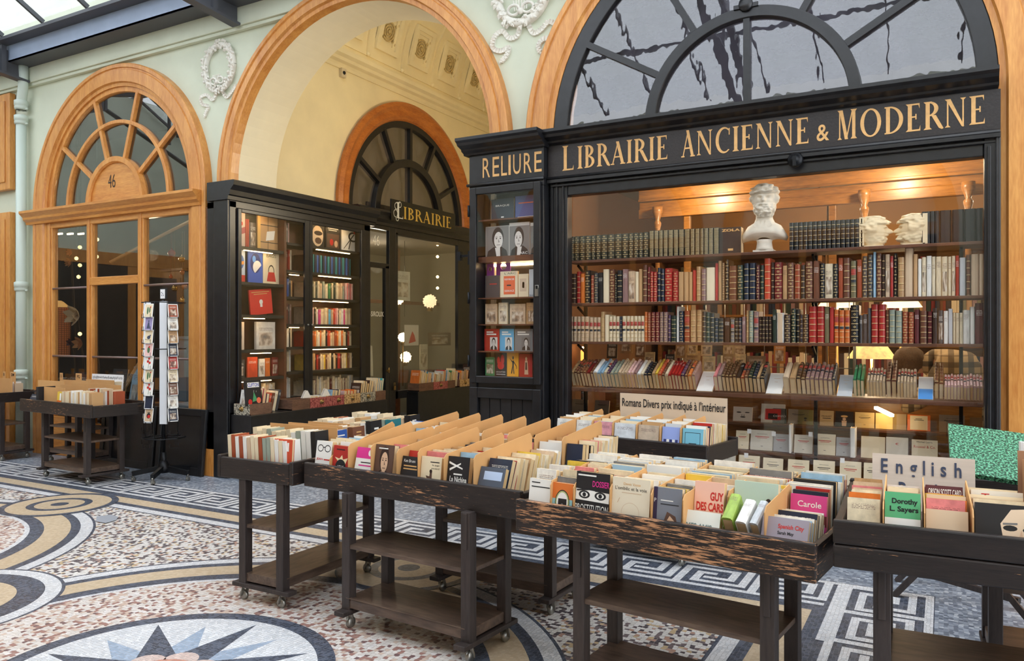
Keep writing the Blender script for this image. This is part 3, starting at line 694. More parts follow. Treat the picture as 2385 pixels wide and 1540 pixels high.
# the panelled screen seen above the top shelf: lintel, beam and turned columns
YS = 7.2
mb = MB(); mb.box(-2.6, .64, YS, YS + .08, 2.88, 3.16); mb.box(-2.6, .64, YS - .02, YS, 2.86, 2.885); mb.box(-2.6, .64, YS, YS + .06, 2.70, 2.79); mb.box(-2.6, .64, YS + .02, YS + .05, 2.79, 2.86)
for x in (-2.13, -.85, .42): mb.box(x - .03, x + .03, YS + .02, YS + .07, 1.2, 2.72)
struct(mb.build('trim_12', M_inwood, bevel=.006))
for i, (px, py) in enumerate(((1533, 500), (2014, 480), (2255, 460))):
    x, z = onY(px, py, YS - .05); m = MB(); m.lathe([(.022, 2.1), (.022, 2.5), (.03, 2.52), (.03, 2.54), (.02, 2.56), (.035, 2.62), (.035, 2.64), (.02, 2.66), (.05, 2.74), (.05, 2.79), (0, 2.79)], (x, YS - .07, 0), 14)
    struct(m.build('column_%d' % (i + 1), M_inwood))
# ---- right shopfront: black window frame (window_2)
W2 = struct(empty('window_2')); m = MB()
m.box(-2.92, -2.755, 5.90, 6.0, 0, 2.90); m.box(.222, .315, 5.88, 6.0, 0, 2.90); m.box(-2.755, .222, 5.90, 6.0, 2.742, 2.90); m.box(-2.755, .222, 5.90, 6.0, 0, .26)
m.build('frame', M_black, W2, bevel=.008)
m = MB(); g = [(-2.90, -2.885), (-2.86, -2.84), (-2.80, -2.785)]
for a, b in g: m.box(a, b, 5.885, 5.90, .1, 2.86)
for a, b in ((2.87, 2.885), (2.82, 2.84)): m.box(-2.9, .3, 5.875, 5.90, a, b)
m.box(.24, .26, 5.865, 5.88, .1, 2.8); m.box(.285, .30, 5.865, 5.88, .1, 2.86); m.build('frame_moulding', M_black, W2, bevel=.004)
m = MB(); m.box(-2.755, .222, 5.955, 5.961, .26, 2.742); m.build('glass_pane', M_glass, W2)
wr = fanlight('window_4', FY(5.97), *ARR, 1.615, 1.49, [(.80, .715)], (30, 60, 120, 150), (.78, 1.5), M_black, M_glass_old, .05, .06)
m = MB(); m.plate([rc(ARR[0] - .024, ARR[0] + .024, 3.25, 3.99)], FY(5.97), .05); m.build('radial_bar', M_black, wr)
m = MB(); m.lathe([(0, .02), (.05, .02), (.055, 0), (.04, -.02), (0, -.02)], (ARR[0], 5.95, 4.06), 12, RX(90)); m.box(ARR[0] - .09, ARR[0] + .09, 5.945, 5.96, 4.035, 4.065, None); m.build('catch', M_black, wr)
m = MB(); m.box(-2.02, -1.94, 5.975, 5.985, 3.275, 3.34); m.build('paper_sticker', plain('yellowed_sticker', c(226, 214, 172), .7), wr)
# crumpled blackout cloth behind the right lunette, and behind the passage lunette
def drape(name, fn, u0, u1, v0, v1, mat, amp=.09, seed=0, n=70, mv=30):
    mb = MB(); mb.smooth = True; vs = []
    for j in range(mv + 1):
        for i in range(n + 1):
            u = u0 + (u1 - u0) * i / n; v = v0 + (v1 - v0) * j / mv
            w = amp * (noise.noise(Vector((u * 5 + v * 2.2, v * 1.1, seed))) + .5 * noise.noise(Vector((u * 13 - v * 4, v * 2.5, seed + 5)))); vs.append(fn(u, v, w))
    mb.add(vs, [(j * (n + 1) + i, j * (n + 1) + i + 1, (j + 1) * (n + 1) + i + 1, (j + 1) * (n + 1) + i) for j in range(mv) for i in range(n)])
    return mb.build(name, mat, fix=False)
tag(drape('blackout_cloth', FY(6.58), -3.0, .35, 3.26, 4.98, plain('dark_violet_cloth', c(62, 56, 66), .75, var=.25, vs=3), .1, 3), 'crumpled dark violet cloth hung behind the big lunette over the shop sign', 'curtain')
tag(drape('curtain', FX(XW - .25), 8.2, 11.4, 3.2, 5.0, plain('dusty_brown_cloth', c(104, 92, 84), .8, var=.2, vs=3), .07, 9), 'dusty brown curtain behind the small lunette above the hanging sign', 'curtain')
# ---- roof: steel eaves beam, rafters, glazing
m = MB(); m.box(-17, 4, 5.70, 5.715, 5.15, 5.36); m.box(-17, 4, 5.70, 5.97, 5.15, 5.165); st = struct(m.build('beam_1', M_steel)); 
m = MB(); m.box(-17, 4, 5.54, 5.715, 5.36, 5.40); m.box(-17, 4, 5.716, 5.97, 5.146, 5.15); struct(m.build('beam_2', M_steel_dark))
RY0, RZ0, RYM, RZM = 5.56, 5.42, 2.45, 7.2
roof = struct(empty('ceiling_skylight')); m = MB(); mg = MB()
for k in range(24):
    x = -16.9 + k * .9
    m.bar((x, RY0, RZ0), (x, RYM, RZM), .035, .05); m.bar((x, RYM, RZM), (x, -.7, RZ0), .035, .05)
for t in (.33, .66): 
    for a, b in ((RY0, RYM), (-.7, RYM)): m.bar((-17, a + (b - a) * t, RZ0 + (RZM - RZ0) * t + .03), (4, a + (b - a) * t, RZ0 + (RZM - RZ0) * t + .03), .05, .05)
m.bar((-17, RYM, RZM), (4, RYM, RZM), .14, .14); m.build('glazing_bars', M_steel_dark, roof)
mg.add([(-17, RY0, RZ0 + .05), (4, RY0, RZ0 + .05), (4, RYM, RZM + .05), (-17, RYM, RZM + .05)], [(0, 1, 2, 3)]); mg.add([(-17, RYM, RZM + .05), (4, RYM, RZM + .05), (4, -.7, RZ0 + .05), (-17, -.7, RZ0 + .05)], [(0, 1, 2, 3)])
mg.build('roof_glass', M_roofglass, roof, fix=False)
for k, X in enumerate((-14.6, -10.75, -6.75, -2.75, 1.2)):
    m = MB(); P = [(5.95, 4.95), (5.2, 5.02), (4.4, 5.2)]
    m.plate([[(5.95, 4.97), (5.2, 5.04), (4.4, 5.24), (2.45, 6.05), (2.45, 6.2), (4.4, 5.42), (5.2, 5.3), (5.95, 5.3)]], FX(X + .01), .02)
    for a, b in (((5.95, 4.95), (5.2, 5.02)), ((5.2, 5.02), (4.4, 5.22)), ((4.4, 5.22), (2.45, 6.03)), ((2.45, 6.03), (.45, 5.22)), ((.45, 5.22), (-.8, 4.97))): m.bar((X, *a), (X, *b), .12, .03)
    for y in (1.0, 2.45, 3.9): m.bar((X, y, 5.5 + .5 * (1 - abs(y - 2.45) / 2)), (X, y, RZ0 + (RZM - RZ0) * (1 - abs(y - 2.45) / 3.1)), .05, .05)
    m.bar((X, RY0, RZ0 - .02), (X, RYM, RZM - .06), .1, .1); m.bar((X, RYM, RZM - .06), (X, -.7, RZ0 - .02), .1, .1)
    m.box(X - .012, X + .05, 5.6, 5.66, 5.0, 5.34)
    struct(m.build('beam_%d' % (3 + k), (M_steel_dark,)))
mb = MB(); mb.plate([[(-1.0, 6.6), (-1.0, 0), (5.96, 0), (5.96, 6.6)]], lambda u, v, w: Vector((-15.2 - w, u, v)), .1); struct(mb.build('wall_gallery_end', M_green))
mb = MB()
for y0, y1 in ((.2, 1.6), (3.1, 4.7)): mb.box(-15.2, -15.12, y0, y1, 0, 3.3)
mb.box(-15.2, -15.1, -.4, 5.4, 3.0, 3.25); mb.box(-15.2, -15.12, -.5, .0, 0, 4.6); struct(mb.build('trim_15', M_orange))
mb = MB(); mb.box(-15.19, -15.11, .4, 1.4, .6, 2.8); mb.box(-15.19, -15.11, 3.3, 4.5, .6, 2.8); mb.box(-15.19, -15.11, 1.6, 3.1, .3, 3.0); struct(mb.build('window_7', plain('dim_far_pane', c(58, 56, 54), .2)))
# the opposite side of the gallery, behind the camera (it shows only in the reflections)
mb = MB(); mb.plate([[(-17, 5.4), (-17, 0), (4, 0), (4, 5.4)]], lambda u, v, w: Vector((u, -1.0 - w, v)), .1); struct(mb.build('wall_opposite', M_green))
mb = MB()
for cx in (-12.6, -8.9, -5.2, -1.5, 2.2):
    mb.sweep(arcpath(cx, 3.2, 0, 0), [(1.68, 0), (1.4, 0), (1.4, .1), (1.68, .1)], lambda u, v, w: Vector((u, -.9 - w, v)))
    mb.box(cx - 1.45, cx + 1.45, -.98, -.86, 3.03, 3.2); mb.box(cx - .5, cx - .4, -.98, -.92, 0, 3.1); mb.box(cx + .4, cx + .5, -.98, -.92, 0, 3.1)
struct(mb.build('trim_13', M_orange))
mb = MB()
for cx in (-12.6, -8.9, -5.2, -1.5, 2.2): mb.box(cx - 1.4, cx + 1.4, -.99, -.97, .5, 3.05)
struct(mb.build('window_5', plain('dim_far_window', c(60, 58, 56), .2)))
# ---------------------------------------------------------------- shop sign over the window
SG = empty('shop_sign', (0, 0, 0)); tag(SG, 'long black signboard lettered in gold above the big window of old books', 'sign')
m = MB(); m.box(-2.92, .313, 5.87, 5.96, 2.90, 3.16); m.build('board', M_signblack, SG)
cor = [(3.275, .03), (3.275, -.20), (3.25, -.20), (3.235, -.175), (3.215, -.16), (3.195, -.10), (3.18, -.095), (3.165, -.06), (3.15, -.055), (3.15, .03)]
m = MB(); m.sweep([(-2.92, 0, 0, 1), (.30, 0, 0, 1)], cor, lambda u, v, w: Vector((u, 5.93 + w, v))); m.build('cornice', M_black, SG)
m = MB(); m.tube([(-2.92, 5.855, 2.888), (.31, 5.855, 2.888)], .014, 10); m.box(-2.92, .31, 5.845, 5.95, 2.85, 2.875); m.build('lower_bead', M_black, SG)
m = MB(); YL = 5.87
for s, a, b, y0, y1 in (('L', 1310, 1337, 352, 401), ('IBRAIRIE', 1345, 1556, 344, 394), ('A', 1587, 1618, 313, 371), ('NCIENNE', 1622, 1885, 296, 358), ('M', 1950, 1996, 268, 332), ('ODERNE', 2002, 2296, 245, 316)):
    xa, _ = onY(a, 300, YL); xb, _ = onY(b, 300, YL)
    big = len(s) == 1
    z0, z1 = (2.945, 3.15) if big else (2.948, 3.133)
    put_serif(m, s, FY(YL), xa, z0, z1 - z0, width=xb - xa)
xa, _ = onY(1902, 300, YL); put_sans(m, '&', FY(YL), xa, 2.955, .115, .8, .01, .003)
m.build('lettering', M_gold, SG, fix=False)
x, z = onY(1852, 372, 5.84); m = MB(); m.lathe([(0, 0), (.05, 0), (.055, .012), (.045, .025), (.03, .03), (.03, .05), (0, .055)], (x, 5.855, z), 16, RX(90)); m.box(x - .012, x + .012, 5.80, 5.82, z - .05, z + .02); m.build('boss', M_iron, SG)
# ---------------------------------------------------------------- narrow glazed cabinet lettered RELIURE
CB = empty('display_cabinet', (0, 0, 0)); tag(CB, 'narrow tall black glazed display cabinet with a gold-lettered head', 'cabinet')
YC = 5.80
m = MB(); m.box(-3.66, -2.925, YC, 6.03, 2.83, 3.16); m.box(-3.66, -3.585, YC, 6.03, 0, 2.83); m.box(-3.0, -2.925, YC, 6.03, 0, 2.83); m.box(-3.585, -3.0, YC + .02, 6.03, 0, 1.2); m.box(-3.585, -3.0, 6.0, 6.03, 1.2, 2.83); m.build('body', M_black, CB, bevel=.006)
m = MB(); m.sweep([(-3.70, 0, 0, 1), (-2.905, 0, 0, 1)], [(a, b + .07) for a, b in cor], lambda u, v, w: Vector((u, YC + w - .04, v))); m.sweep([(5.80, 0, 0, 1), (6.03, 0, 0, 1)], [(3.15, 0), (3.15, -.02), (3.2, -.05), (3.25, -.09), (3.275, -.09), (3.275, 0)], lambda u, v, w: Vector((-3.66 + w, u, v))); m.build('cornice', M_black, CB)
m = MB(); m.tube([(-3.675, YC - .01, 2.888), (-2.92, YC - .01, 2.888)], .014, 10); m.build('lower_bead', M_black, CB)
m = MB()
for ch, a, q in (('R', 343, 475), ('E', 521, 640), ('L', 676, 780), ('I', 805, 847), ('U', 890, 1026), ('R', 1082, 1222), ('E', 1270, 1402)): fit_sans(m, ch, FY(YC), onY(1080 + a / 7.7, 400, YC)[0], onY(1080 + q / 7.7, 400, YC)[0], 2.945, 3.115, .0, .003)
m.build('lettering', M_gold, CB, fix=False)
DR = MB(); 
for a in ((-3.64, -3.575, 1.16, 2.86), (-3.01, -2.945, 1.16, 2.86), (-3.575, -3.01, 2.80, 2.86), (-3.575, -3.01, 1.16, 1.22)): DR.box(a[0], a[1], YC - .03, YC, a[2], a[3])
dr = DR.build('glazed_door', M_black, CB, bevel=.006)
m = MB(); m.box(-3.575, -3.01, YC - .016, YC - .012, 1.22, 2.80); m.build('glass_pane', M_glass, dr)
m = MB(); m.box(-2.985, -2.955, YC - .05, YC - .032, 1.90, 1.96); m.tube([(-2.983, YC - .04, 1.96), (-2.983, YC - .04, 1.99), (-2.957, YC - .04, 1.99), (-2.957, YC - .04, 1.96)], .005, 6); m.build('padlock', M_chrome, dr)
for z in (2.66, 1.9, 1.35): m = MB(); m.tube([(-3.645, YC - .035, z - .05), (-3.645, YC - .035, z + .05)], .009, 8); m.build('hinge', M_iron, dr)
m = MB()
for a in ((-3.64, -3.56, .06, 1.12), (-3.02, -2.945, .06, 1.12), (-3.56, -3.02, 1.03, 1.12), (-3.56, -3.02, .06, .16)): m.box(a[0], a[1], YC - .025, YC + .01, a[2], a[3])
for k in range(5): m.box(-3.56 + k * .108, -3.56 + k * .108 + .105, YC + .005, YC + .022, .16, 1.03)
m.build('panel_door', M_black, CB, bevel=.005)
shz = []
for y in (510, 597, 693, 755, 818, 877):
    z = onY(1195, y, 5.9)[1]; shz.append(z); m = MB(); m.box(-3.585, -3.0, 5.83, 6.0, z - (.05 if y == 597 else .012), z); m.build('shelf', M_shelfwood, CB)
m = MB(); m.box(-3.56, -3.03, 5.965, 5.985, shz[1] - .075, shz[1] - .055); m.build('led_strip', M_led, CB)
def face_px(a, y0, b, y1, Y, col, label, style='print', name='booklet', t=.02, lean=0, floorz=None, cat='book', group=None):
    x0, _ = onY(a, y1, Y); x1, _ = onY(b, y1, Y); z0 = onY((a + b) / 2, y1, Y)[1] if floorz is None else floorz; z1 = onY((a + b) / 2, y0, Y)[1]
    return book('pap', style, T((x0 + x1) / 2, Y, z0) @ RX(-lean), (x1 - x0 - .002, t, z1 - z0), col, name, label, cat, group)
CL = 'in the gold-lettered cabinet'
b = face_px(1144, 463, 1197, 508, 5.90, c(38, 52, 66), 'dark slate album with a small white title, top shelf of the gold-lettered cabinet', 'flat', floorz=shz[0]); title(b, [('BRAQUE', -.3, .3, .62, .72, M_inkwhite), ('#', -.06, .06, .1, .16, M_inkwhite)])
b = face_px(1200, 455, 1255, 503, 5.90, c(70, 84, 140), 'blue-violet album with an orange title, top shelf of the gold-lettered cabinet', 'flat', floorz=shz[0]); title(b, [('#', -.36, .36, .66, .70, plain('orange_ink', c(226, 110, 60), .6)), ('#', -.4, .4, .06, .075, M_inkwhite)])
for i, (a, y0, q, y1, lab, lean) in enumerate(((1131, 527, 1186, 580, 'grey photo cover of a smiling sitter beside foliage, second shelf of the gold-lettered cabinet', 0), (1186, 518, 1234, 579, 'grey photo cover of a sitter with hand to chin, second shelf of the gold-lettered cabinet', 0), (1235, 518, 1262, 573, 'grey photo cover half behind the cabinet frame, end of its second shelf', 0))):
    b = face_px(a, y0, q, y1, 5.88, c(200, 198, 194), lab, 'flat', floorz=shz[1]); portrait(b, -.49, .49, .0, .9 if i else .99, None, 1, turn=(.05, -.05, .1)[i])
    if i == 1: title(b, [("L'ARC", -.1, .4, .04, .12, M_inkwhite)], -.09)
for i, (a, y0, q, y1, col, lab) in enumerate(((1130, 642, 1164, 693, 'dark grey', 'dark grey booklet with a small red title, third cabinet shelf'), (1165, 632, 1206, 693, 'cream', 'cream review with a large orange panel, third cabinet shelf'), (1207, 638, 1231, 693, 'cream', 'cream booklet with a small framed sketch, third cabinet shelf'), (1232, 627, 1263, 693, 'pale grey', 'pale grey review with black lettering at foot, third cabinet shelf'))):
    b = face_px(a, y0, q, y1, 5.90, col, lab, 'flat', floorz=shz[2])
    if i == 0: title(b, [('#', -.2, .3, .6, .64, M_inkred)])
    if i == 1: title(b, [("L'ARC", -.25, .4, .88, .96, M_ink), ('#', -.3, .35, .12, .82, plain('orange_panel', c(222, 96, 44), .6))]); title(b, [('REMBOB', -.25, .3, .66, .73, M_inkwhite), ('SERIAZ', -.25, .3, .22, .29, M_inkwhite), ('#', -.12, .12, .44, .49, M_ink)], -.06)
    if i == 2: title(b, [('#', -.35, .3, .25, .8, M_signcard), ('#', -.1, .1, .4, .65, plain('sketch_grey', c(140, 130, 100), .7))])
    if i == 3: title(b, [('BACHELA', -.45, .48, .03, .09, M_ink), ('#', -.15, .3, .62, .68, plain('soft_pencil', c(120, 120, 124), .7))])
m = MB(); x, z = onY(1155, 640, 5.95)
vv = lambda u, v, w: Vector((x - .10 + u, 5.96 + w, shz[2] + v))
m.plate([rc(0, .07, .02, .34), ell(.035, .26, .018, .02, n=10)[:-1]], vv, .01); m.plate([rc(.1, .24, 0, .36), ell(.17, .28, .03, .03, n=12)[:-1], ell(.17, .18, .03, .03, n=12)[:-1]], vv, .01)
tag(m.build('plastic_stencil', plain('purple_plastic', c(128, 40, 150), .35)), 'purple plastic stencil with round holes standing on the third cabinet shelf', 'stencil')
for i, (a, q, col, st, lab) in enumerate(((1130, 1158, 'beige', 'pict', 'beige booklet with a grey picture, first on the fourth cabinet shelf'), (1161, 1182, 'cream', 'pict', 'narrow cream booklet with oval picture, second on the fourth cabinet shelf'), (1187, 1224, 'beige', 'pict', 'wider beige booklet with brown picture, middle of the fourth cabinet shelf'), (1226, 1247, 'tan', 'pict', 'tan booklet beside a blue one on the fourth cabinet shelf'), (1250, 1263, 'sky blue', 'pict', 'sky blue booklet at the end of the fourth cabinet shelf'))):
    face_px(a, 708 - (i % 2) * 3, q, 754, 5.90, col, lab, st, floorz=shz[3])
for i, (a, q, col, lab) in enumerate(((1128, 1163, 'red', 'red booklet with a small black-and-white portrait, fifth cabinet shelf'), (1164, 1197, 'sky blue', 'sky blue booklet with a bearded portrait, fifth cabinet shelf'), (1199, 1241, 'grey', 'grey booklet with a faint portrait, fifth cabinet shelf'), (1243, 1263, 'pink', 'pink booklet at the end of the fifth cabinet shelf'))):
    b = face_px(a, 766, q, 816, 5.90, col, lab, 'flat', floorz=shz[4])
    if i < 3: portrait(b, -.12, .38, .05, .62, None, 2 if i < 2 else 1); title(b, [('#', -.35, .1, .82, .88, M_inkwhite), ('#', -.35, .3, .72, .78, M_inkwhite)])
for i, (a, y0, q, col, st, lab) in enumerate(((1130, 832, 1152, 'green', 'pict', 'green booklet with a grey sketch, bottom cabinet shelf'), (1153, 818, 1180, 'black', 'flat', 'black booklet with red sculpted figures, bottom cabinet shelf'), (1181, 817, 1208, c(236, 168, 40), 'flat', 'yellow-orange booklet with a black dancing figure, bottom cabinet shelf'), (1209, 824, 1240, 'red', 'flat', 'red booklet with a pale standing statue, bottom cabinet shelf'), (1242, 820, 1263, 'dark green', 'pict', 'dark green booklet at the end of the bottom cabinet shelf'))):
    b = face_px(a, y0, q, 876, 5.90, col, lab, st, floorz=shz[5])
    if i == 1: shape(b, [([ell(-.2, .62, .13, .16, n=12)[:-1]], M_inkred), ([ell(.15, .66, .16, .2, n=12)[:-1]], M_inkred), ([ell(0, .42, .3, .16, n=12)[:-1]], M_inkred)]); title(b, [('LES SCULPTURES', -.4, .4, .14, .19, M_inkwhite), ('#', -.4, .4, .06, .08, M_inkwhite)])
    if i == 2: shape(b, [([[(-.05, .6), (.1, .62), (.08, .4), (.14, .1), (.06, .1), (.02, .36), (-.08, .1), (-.16, .12), (-.04, .42)]], M_ink), ([ell(.02, .72, .06, .07, n=10)[:-1]], M_ink), ([[(.08, .6), (.34, .4), (.36, .3), (.31, .3), (.3, .38), (.06, .55)]], M_ink), ([[(-.05, .6), (-.3, .72), (-.05, .54)]], M_ink)])
    if i == 3: shape(b, [([[(-.06, .7), (.14, .7), (.2, .1), (-.1, .1)]], G_SEP[2]), ([ell(.04, .78, .08, .08, n=10)[:-1]], G_SEP[2]), ([[(-.02, .62), (.1, .62), (.12, .3), (-.04, .3)]], G_SEP[1])])
# ---------------------------------------------------------------- passage bookcase
BC = empty('wall_bookcase', (0, 0, 0)); tag(BC, 'black glazed bookcase with lit shelves on the passage wall beside the oak casing', 'bookcase')
XB = -6.84
m = MB(); m.box(-7.06, XB - .0, 5.90, 5.93, 0, 3.24); m.box(-7.2, XB, 5.93, 6.03, 0, 3.05); m.box(-7.2, XB, 8.19, 8.32, 0, 3.05); m.box(-7.2, XB, 5.93, 8.32, 2.97, 3.06); m.box(-7.2, XB, 5.93, 8.32, 0, .72)
m.build('body', M_black, BC, bevel=.008)
m = MB(); m.box(-7.21, -7.19, 5.93, 8.32, .7, 3.0); m.box(-7.2, XB - .06, 6.80, 6.835, .7, 2.98); m.build('back_and_divider', M_shelfwood, BC)
m = MB(); m.sweep([(5.88, 0, 0, 1), (8.38, 0, 0, 1)], [(3.05, 0), (3.05, .03), (3.09, .035), (3.10, .06), (3.15, .07), (3.20, .12), (3.245, .13), (3.255, .12), (3.255, -.3), (3.05, -.3)], lambda u, v, w: Vector((XB + w, u, v))); m.build('cornice', M_black, BC)
for nm, (a, q) in (('glazed_door', (6.03, 7.14)), ('glazed_door', (7.14, 8.19))):
    m = MB()
    for y0, y1, z0, z1 in ((a, a + .05, .72, 2.97), (q - .085, q - .002, .72, 2.97), (a + .05, q - .085, 2.93, 2.97), (a + .05, q - .085, .72, .76)): m.box(XB - .005, XB + .025, y0, y1, z0, z1)
    d = m.build(nm, M_black, BC, bevel=.005)
    m = MB(); m.box(XB + .006, XB + .01, a + .05, q - .085, .76, 2.93); m.build('glass_pane', M_glass, d)
    m = MB(); yk = q - .045 if a < 7 else a + .025; m.ball((XB + .04, yk, 1.69), .014, 8); m.build('knob', M_chrome, d)
LZ = [2.57, 2.17, 1.80, 1.40, 1.08, .78]; RZS = [2.68, 2.35, 2.03, 1.70, 1.42, 1.12, .80]
for z in LZ: m = MB(); m.box(-7.19, XB - .07, 6.03, 6.80, z - .035, z); m.build('shelf', M_black_dull, BC)
for z in RZS: m = MB(); m.box(-7.19, XB - .05, 6.835, 7.14, z - .03, z); m.box(-7.19, XB - .05, 7.14, 8.19, z - .03, z); m.build('shelf', M_black_dull, BC)
for y0, y1, z in ((6.2, 6.62, 2.53), (6.3, 6.6, 1.36), (6.15, 6.6, 1.04), (6.2, 6.5, 1.76), (7.36, 7.98, 2.645), (7.4, 8.0, 2.315), (7.3, 7.95, 1.995), (7.34, 7.95, 1.665), (7.3, 7.92, 1.385), (6.9, 7.05, 2.3), (6.9, 7.05, 1.66), (6.1, 6.6, 2.965), (7.4, 8.0, 2.965)):
    m = MB(); m.box(XB - .085, XB - .065, y0, y1, z - .007, z); m.build('led_strip', M_led, BC)
def face_pxX(a, y0, b, y1, X, col, label, style='print', name='booklet', t=.02, lean=0, floorz=None, roll=0, cat='book', group=None):
    u0, _ = onX(a, y1, X); u1, _ = onX(b, y1, X); z0 = floorz if floorz is not None else onX((a + b) / 2, y1, X)[1]; z1 = onX((a + b) / 2, y0, X)[1]
    return book('pap', style, T(X, (u0 + u1) / 2, z0) @ RZ(90) @ RX(-lean) @ RY(roll), (u1 - u0 - .002, t, z1 - z0), col, name, label, cat, group)
XF = -7.0
W_ = ', passage bookcase'
b = face_pxX(545, 494, 571, 566, XF, c(206, 180, 168), 'pale album with a crimson diagonal band, top shelf' + W_, 'flat', floorz=LZ[0]); shape(b, [([[(-.5, .28), (.5, .42), (.5, .6), (-.5, .46)]], plain('crimson_band', c(170, 50, 76), .6)), ([ell(-.2, .72, .1, .06, n=10)[:-1]], M_inkred), ([ell(.1, .8, .1, .06, n=10)[:-1]], M_inkred), ([ell(.2, .68, .1, .06, n=10)[:-1]], M_inkred)])
for i, (a, q, col) in enumerate(((573, 577, 'red'), (577, 581, 'red'), (582, 598, 'dark brown'))):
    u0, _ = onX(a, 560, XF); u1, _ = onX(q, 560, XF)
    book('vol', 'flat' if i < 2 else 'pict', T(XF, (u0 + u1) / 2, LZ[0]) @ RZ(90), (u1 - u0, .18, .33 if i < 2 else .30), col, 'hardback', ('thin red spine next to the crimson-banded album', 'thin red spine next to the dark illustrated one', 'dark illustrated spine beside two red ones')[i] + ', top shelf' + W_, 'book')
b = face_pxX(600, 497, 647, 573, XF, 'tan', 'tan album picturing a string-tied parcel, top shelf' + W_, 'flat', floorz=LZ[0]); shape(b, [([rc(-.5, -.36, 0, 1)], plain('album_spine', c(224, 178, 100), .6)), ([rc(.0, .02, .0, 1)], M_ink), ([rc(-.36, .5, .66, .68)], M_ink), ([rc(-.36, .5, .2, .22)], M_ink), ([[(-.1, .25), (.3, .3), (.36, .55), (-.05, .5)]], M_inkwhite)])
face_pxX(649, 505, 659, 573, XF, 'brown', 'narrow brown album at the end of the top shelf' + W_, 'pict', floorz=LZ[0])
b = face_pxX(545, 580, 571, 651, XF, c(190, 204, 222), 'blue-white album with red foot, second shelf' + W_, 'flat', floorz=LZ[1]); shape(b, [([rc(-.5, .5, 0, .22)], M_inkred), ([ell(.1, .62, .3, .22, n=14)[:-1]], plain('cover_blue', c(60, 100, 170), .5)), ([[(-.2, .5), (.4, .55), (.4, .65), (-.2, .6)]], plain('cover_orange', c(226, 150, 60), .5))])
b = face_pxX(578, 582, 612, 654, XF, c(52, 92, 190), 'bright blue album with a pale swirl, second shelf' + W_, 'flat', floorz=LZ[1]); shape(b, [([ell(.0, .6, .36, .3, n=16)[:-1]], plain('swirl_blue', c(30, 50, 120), .5)), ([ell(.12, .48, .3, .2, 20, 240, 14)], M_inkwhite), ([ell(-.1, .72, .12, .1, n=10)[:-1]], plain('swirl_sky', c(90, 150, 230), .5))])
b = face_pxX(613, 585, 650, 658, XF + .01, 'cream', 'cream album with a drawing of a red handbag, second shelf' + W_, 'flat', floorz=LZ[1]); title(b, [('BAGS', -.3, .3, .8, .9, plain('olive_ink', c(96, 92, 60), .6))]); shape(b, [([[(-.28, .08), (.3, .08), (.2, .36), (-.18, .36)]], M_inkred), ([ell(.0, .36, .2, .22, 0, 180, 16) + ell(.0, .36, .16, .18, 180, 0, 16)], M_ink)])
b = face_pxX(545, 668, 562, 730, XF, 'black', 'black album with a bare white figure, third shelf' + W_, 'flat', floorz=LZ[2]); shape(b, [([[(-.1, .1), (.2, .1), (.3, .5), (.1, .8), (-.2, .6)]], G_PH[2])])
b = face_pxX(584, 674, 636, 731, XF, c(214, 46, 40), 'large red album tilted on the third shelf' + W_, 'flat', floorz=LZ[2] + .01, roll=-6); title(b, [('#', -.4, .4, .88, .91, M_gold), ('#', -.3, .3, .80, .83, M_gold)]); shape(b, [([ell(0, .5, .08, .1, n=12)[:-1]], M_inkwhite), ([rc(-.05, .05, .3, .42)], M_inkwhite)])
b = face_pxX(545, 750, 569, 809, XF, c(214, 196, 176), 'pale pinkish album with a curled figure, fourth shelf' + W_, 'flat', floorz=LZ[3]); shape(b, [([ell(0, .45, .26, .26, n=14)[:-1]], G_SEP[1]), ([ell(0.04, .47, .18, .18, n=14)[:-1]], G_SEP[3])])
b = face_pxX(597, 750, 641, 812, XF, c(226, 222, 214), 'black-and-white photo album, fourth shelf' + W_, 'pict', floorz=LZ[3], t=.035)
for i, (a, y0, q, col, st) in enumerate(((549, 838, 570, 'dark grey', 'pict'), (576, 832, 600, 'orange-red', 'print'), (604, 836, 617, 'white', 'pict'), (618, 834, 629, 'orange', 'print'), (633, 832, 648, 'dark red', 'pict'))):
    face_pxX(a, y0, q, 880, XF, col, '%s album, %s on the fifth shelf%s' % (('dark grey', 'orange-red', 'white green-lettered', 'orange', 'dark red')[i], ('first', 'second', 'middle', 'fourth', 'last')[i], W_), st, floorz=LZ[4])
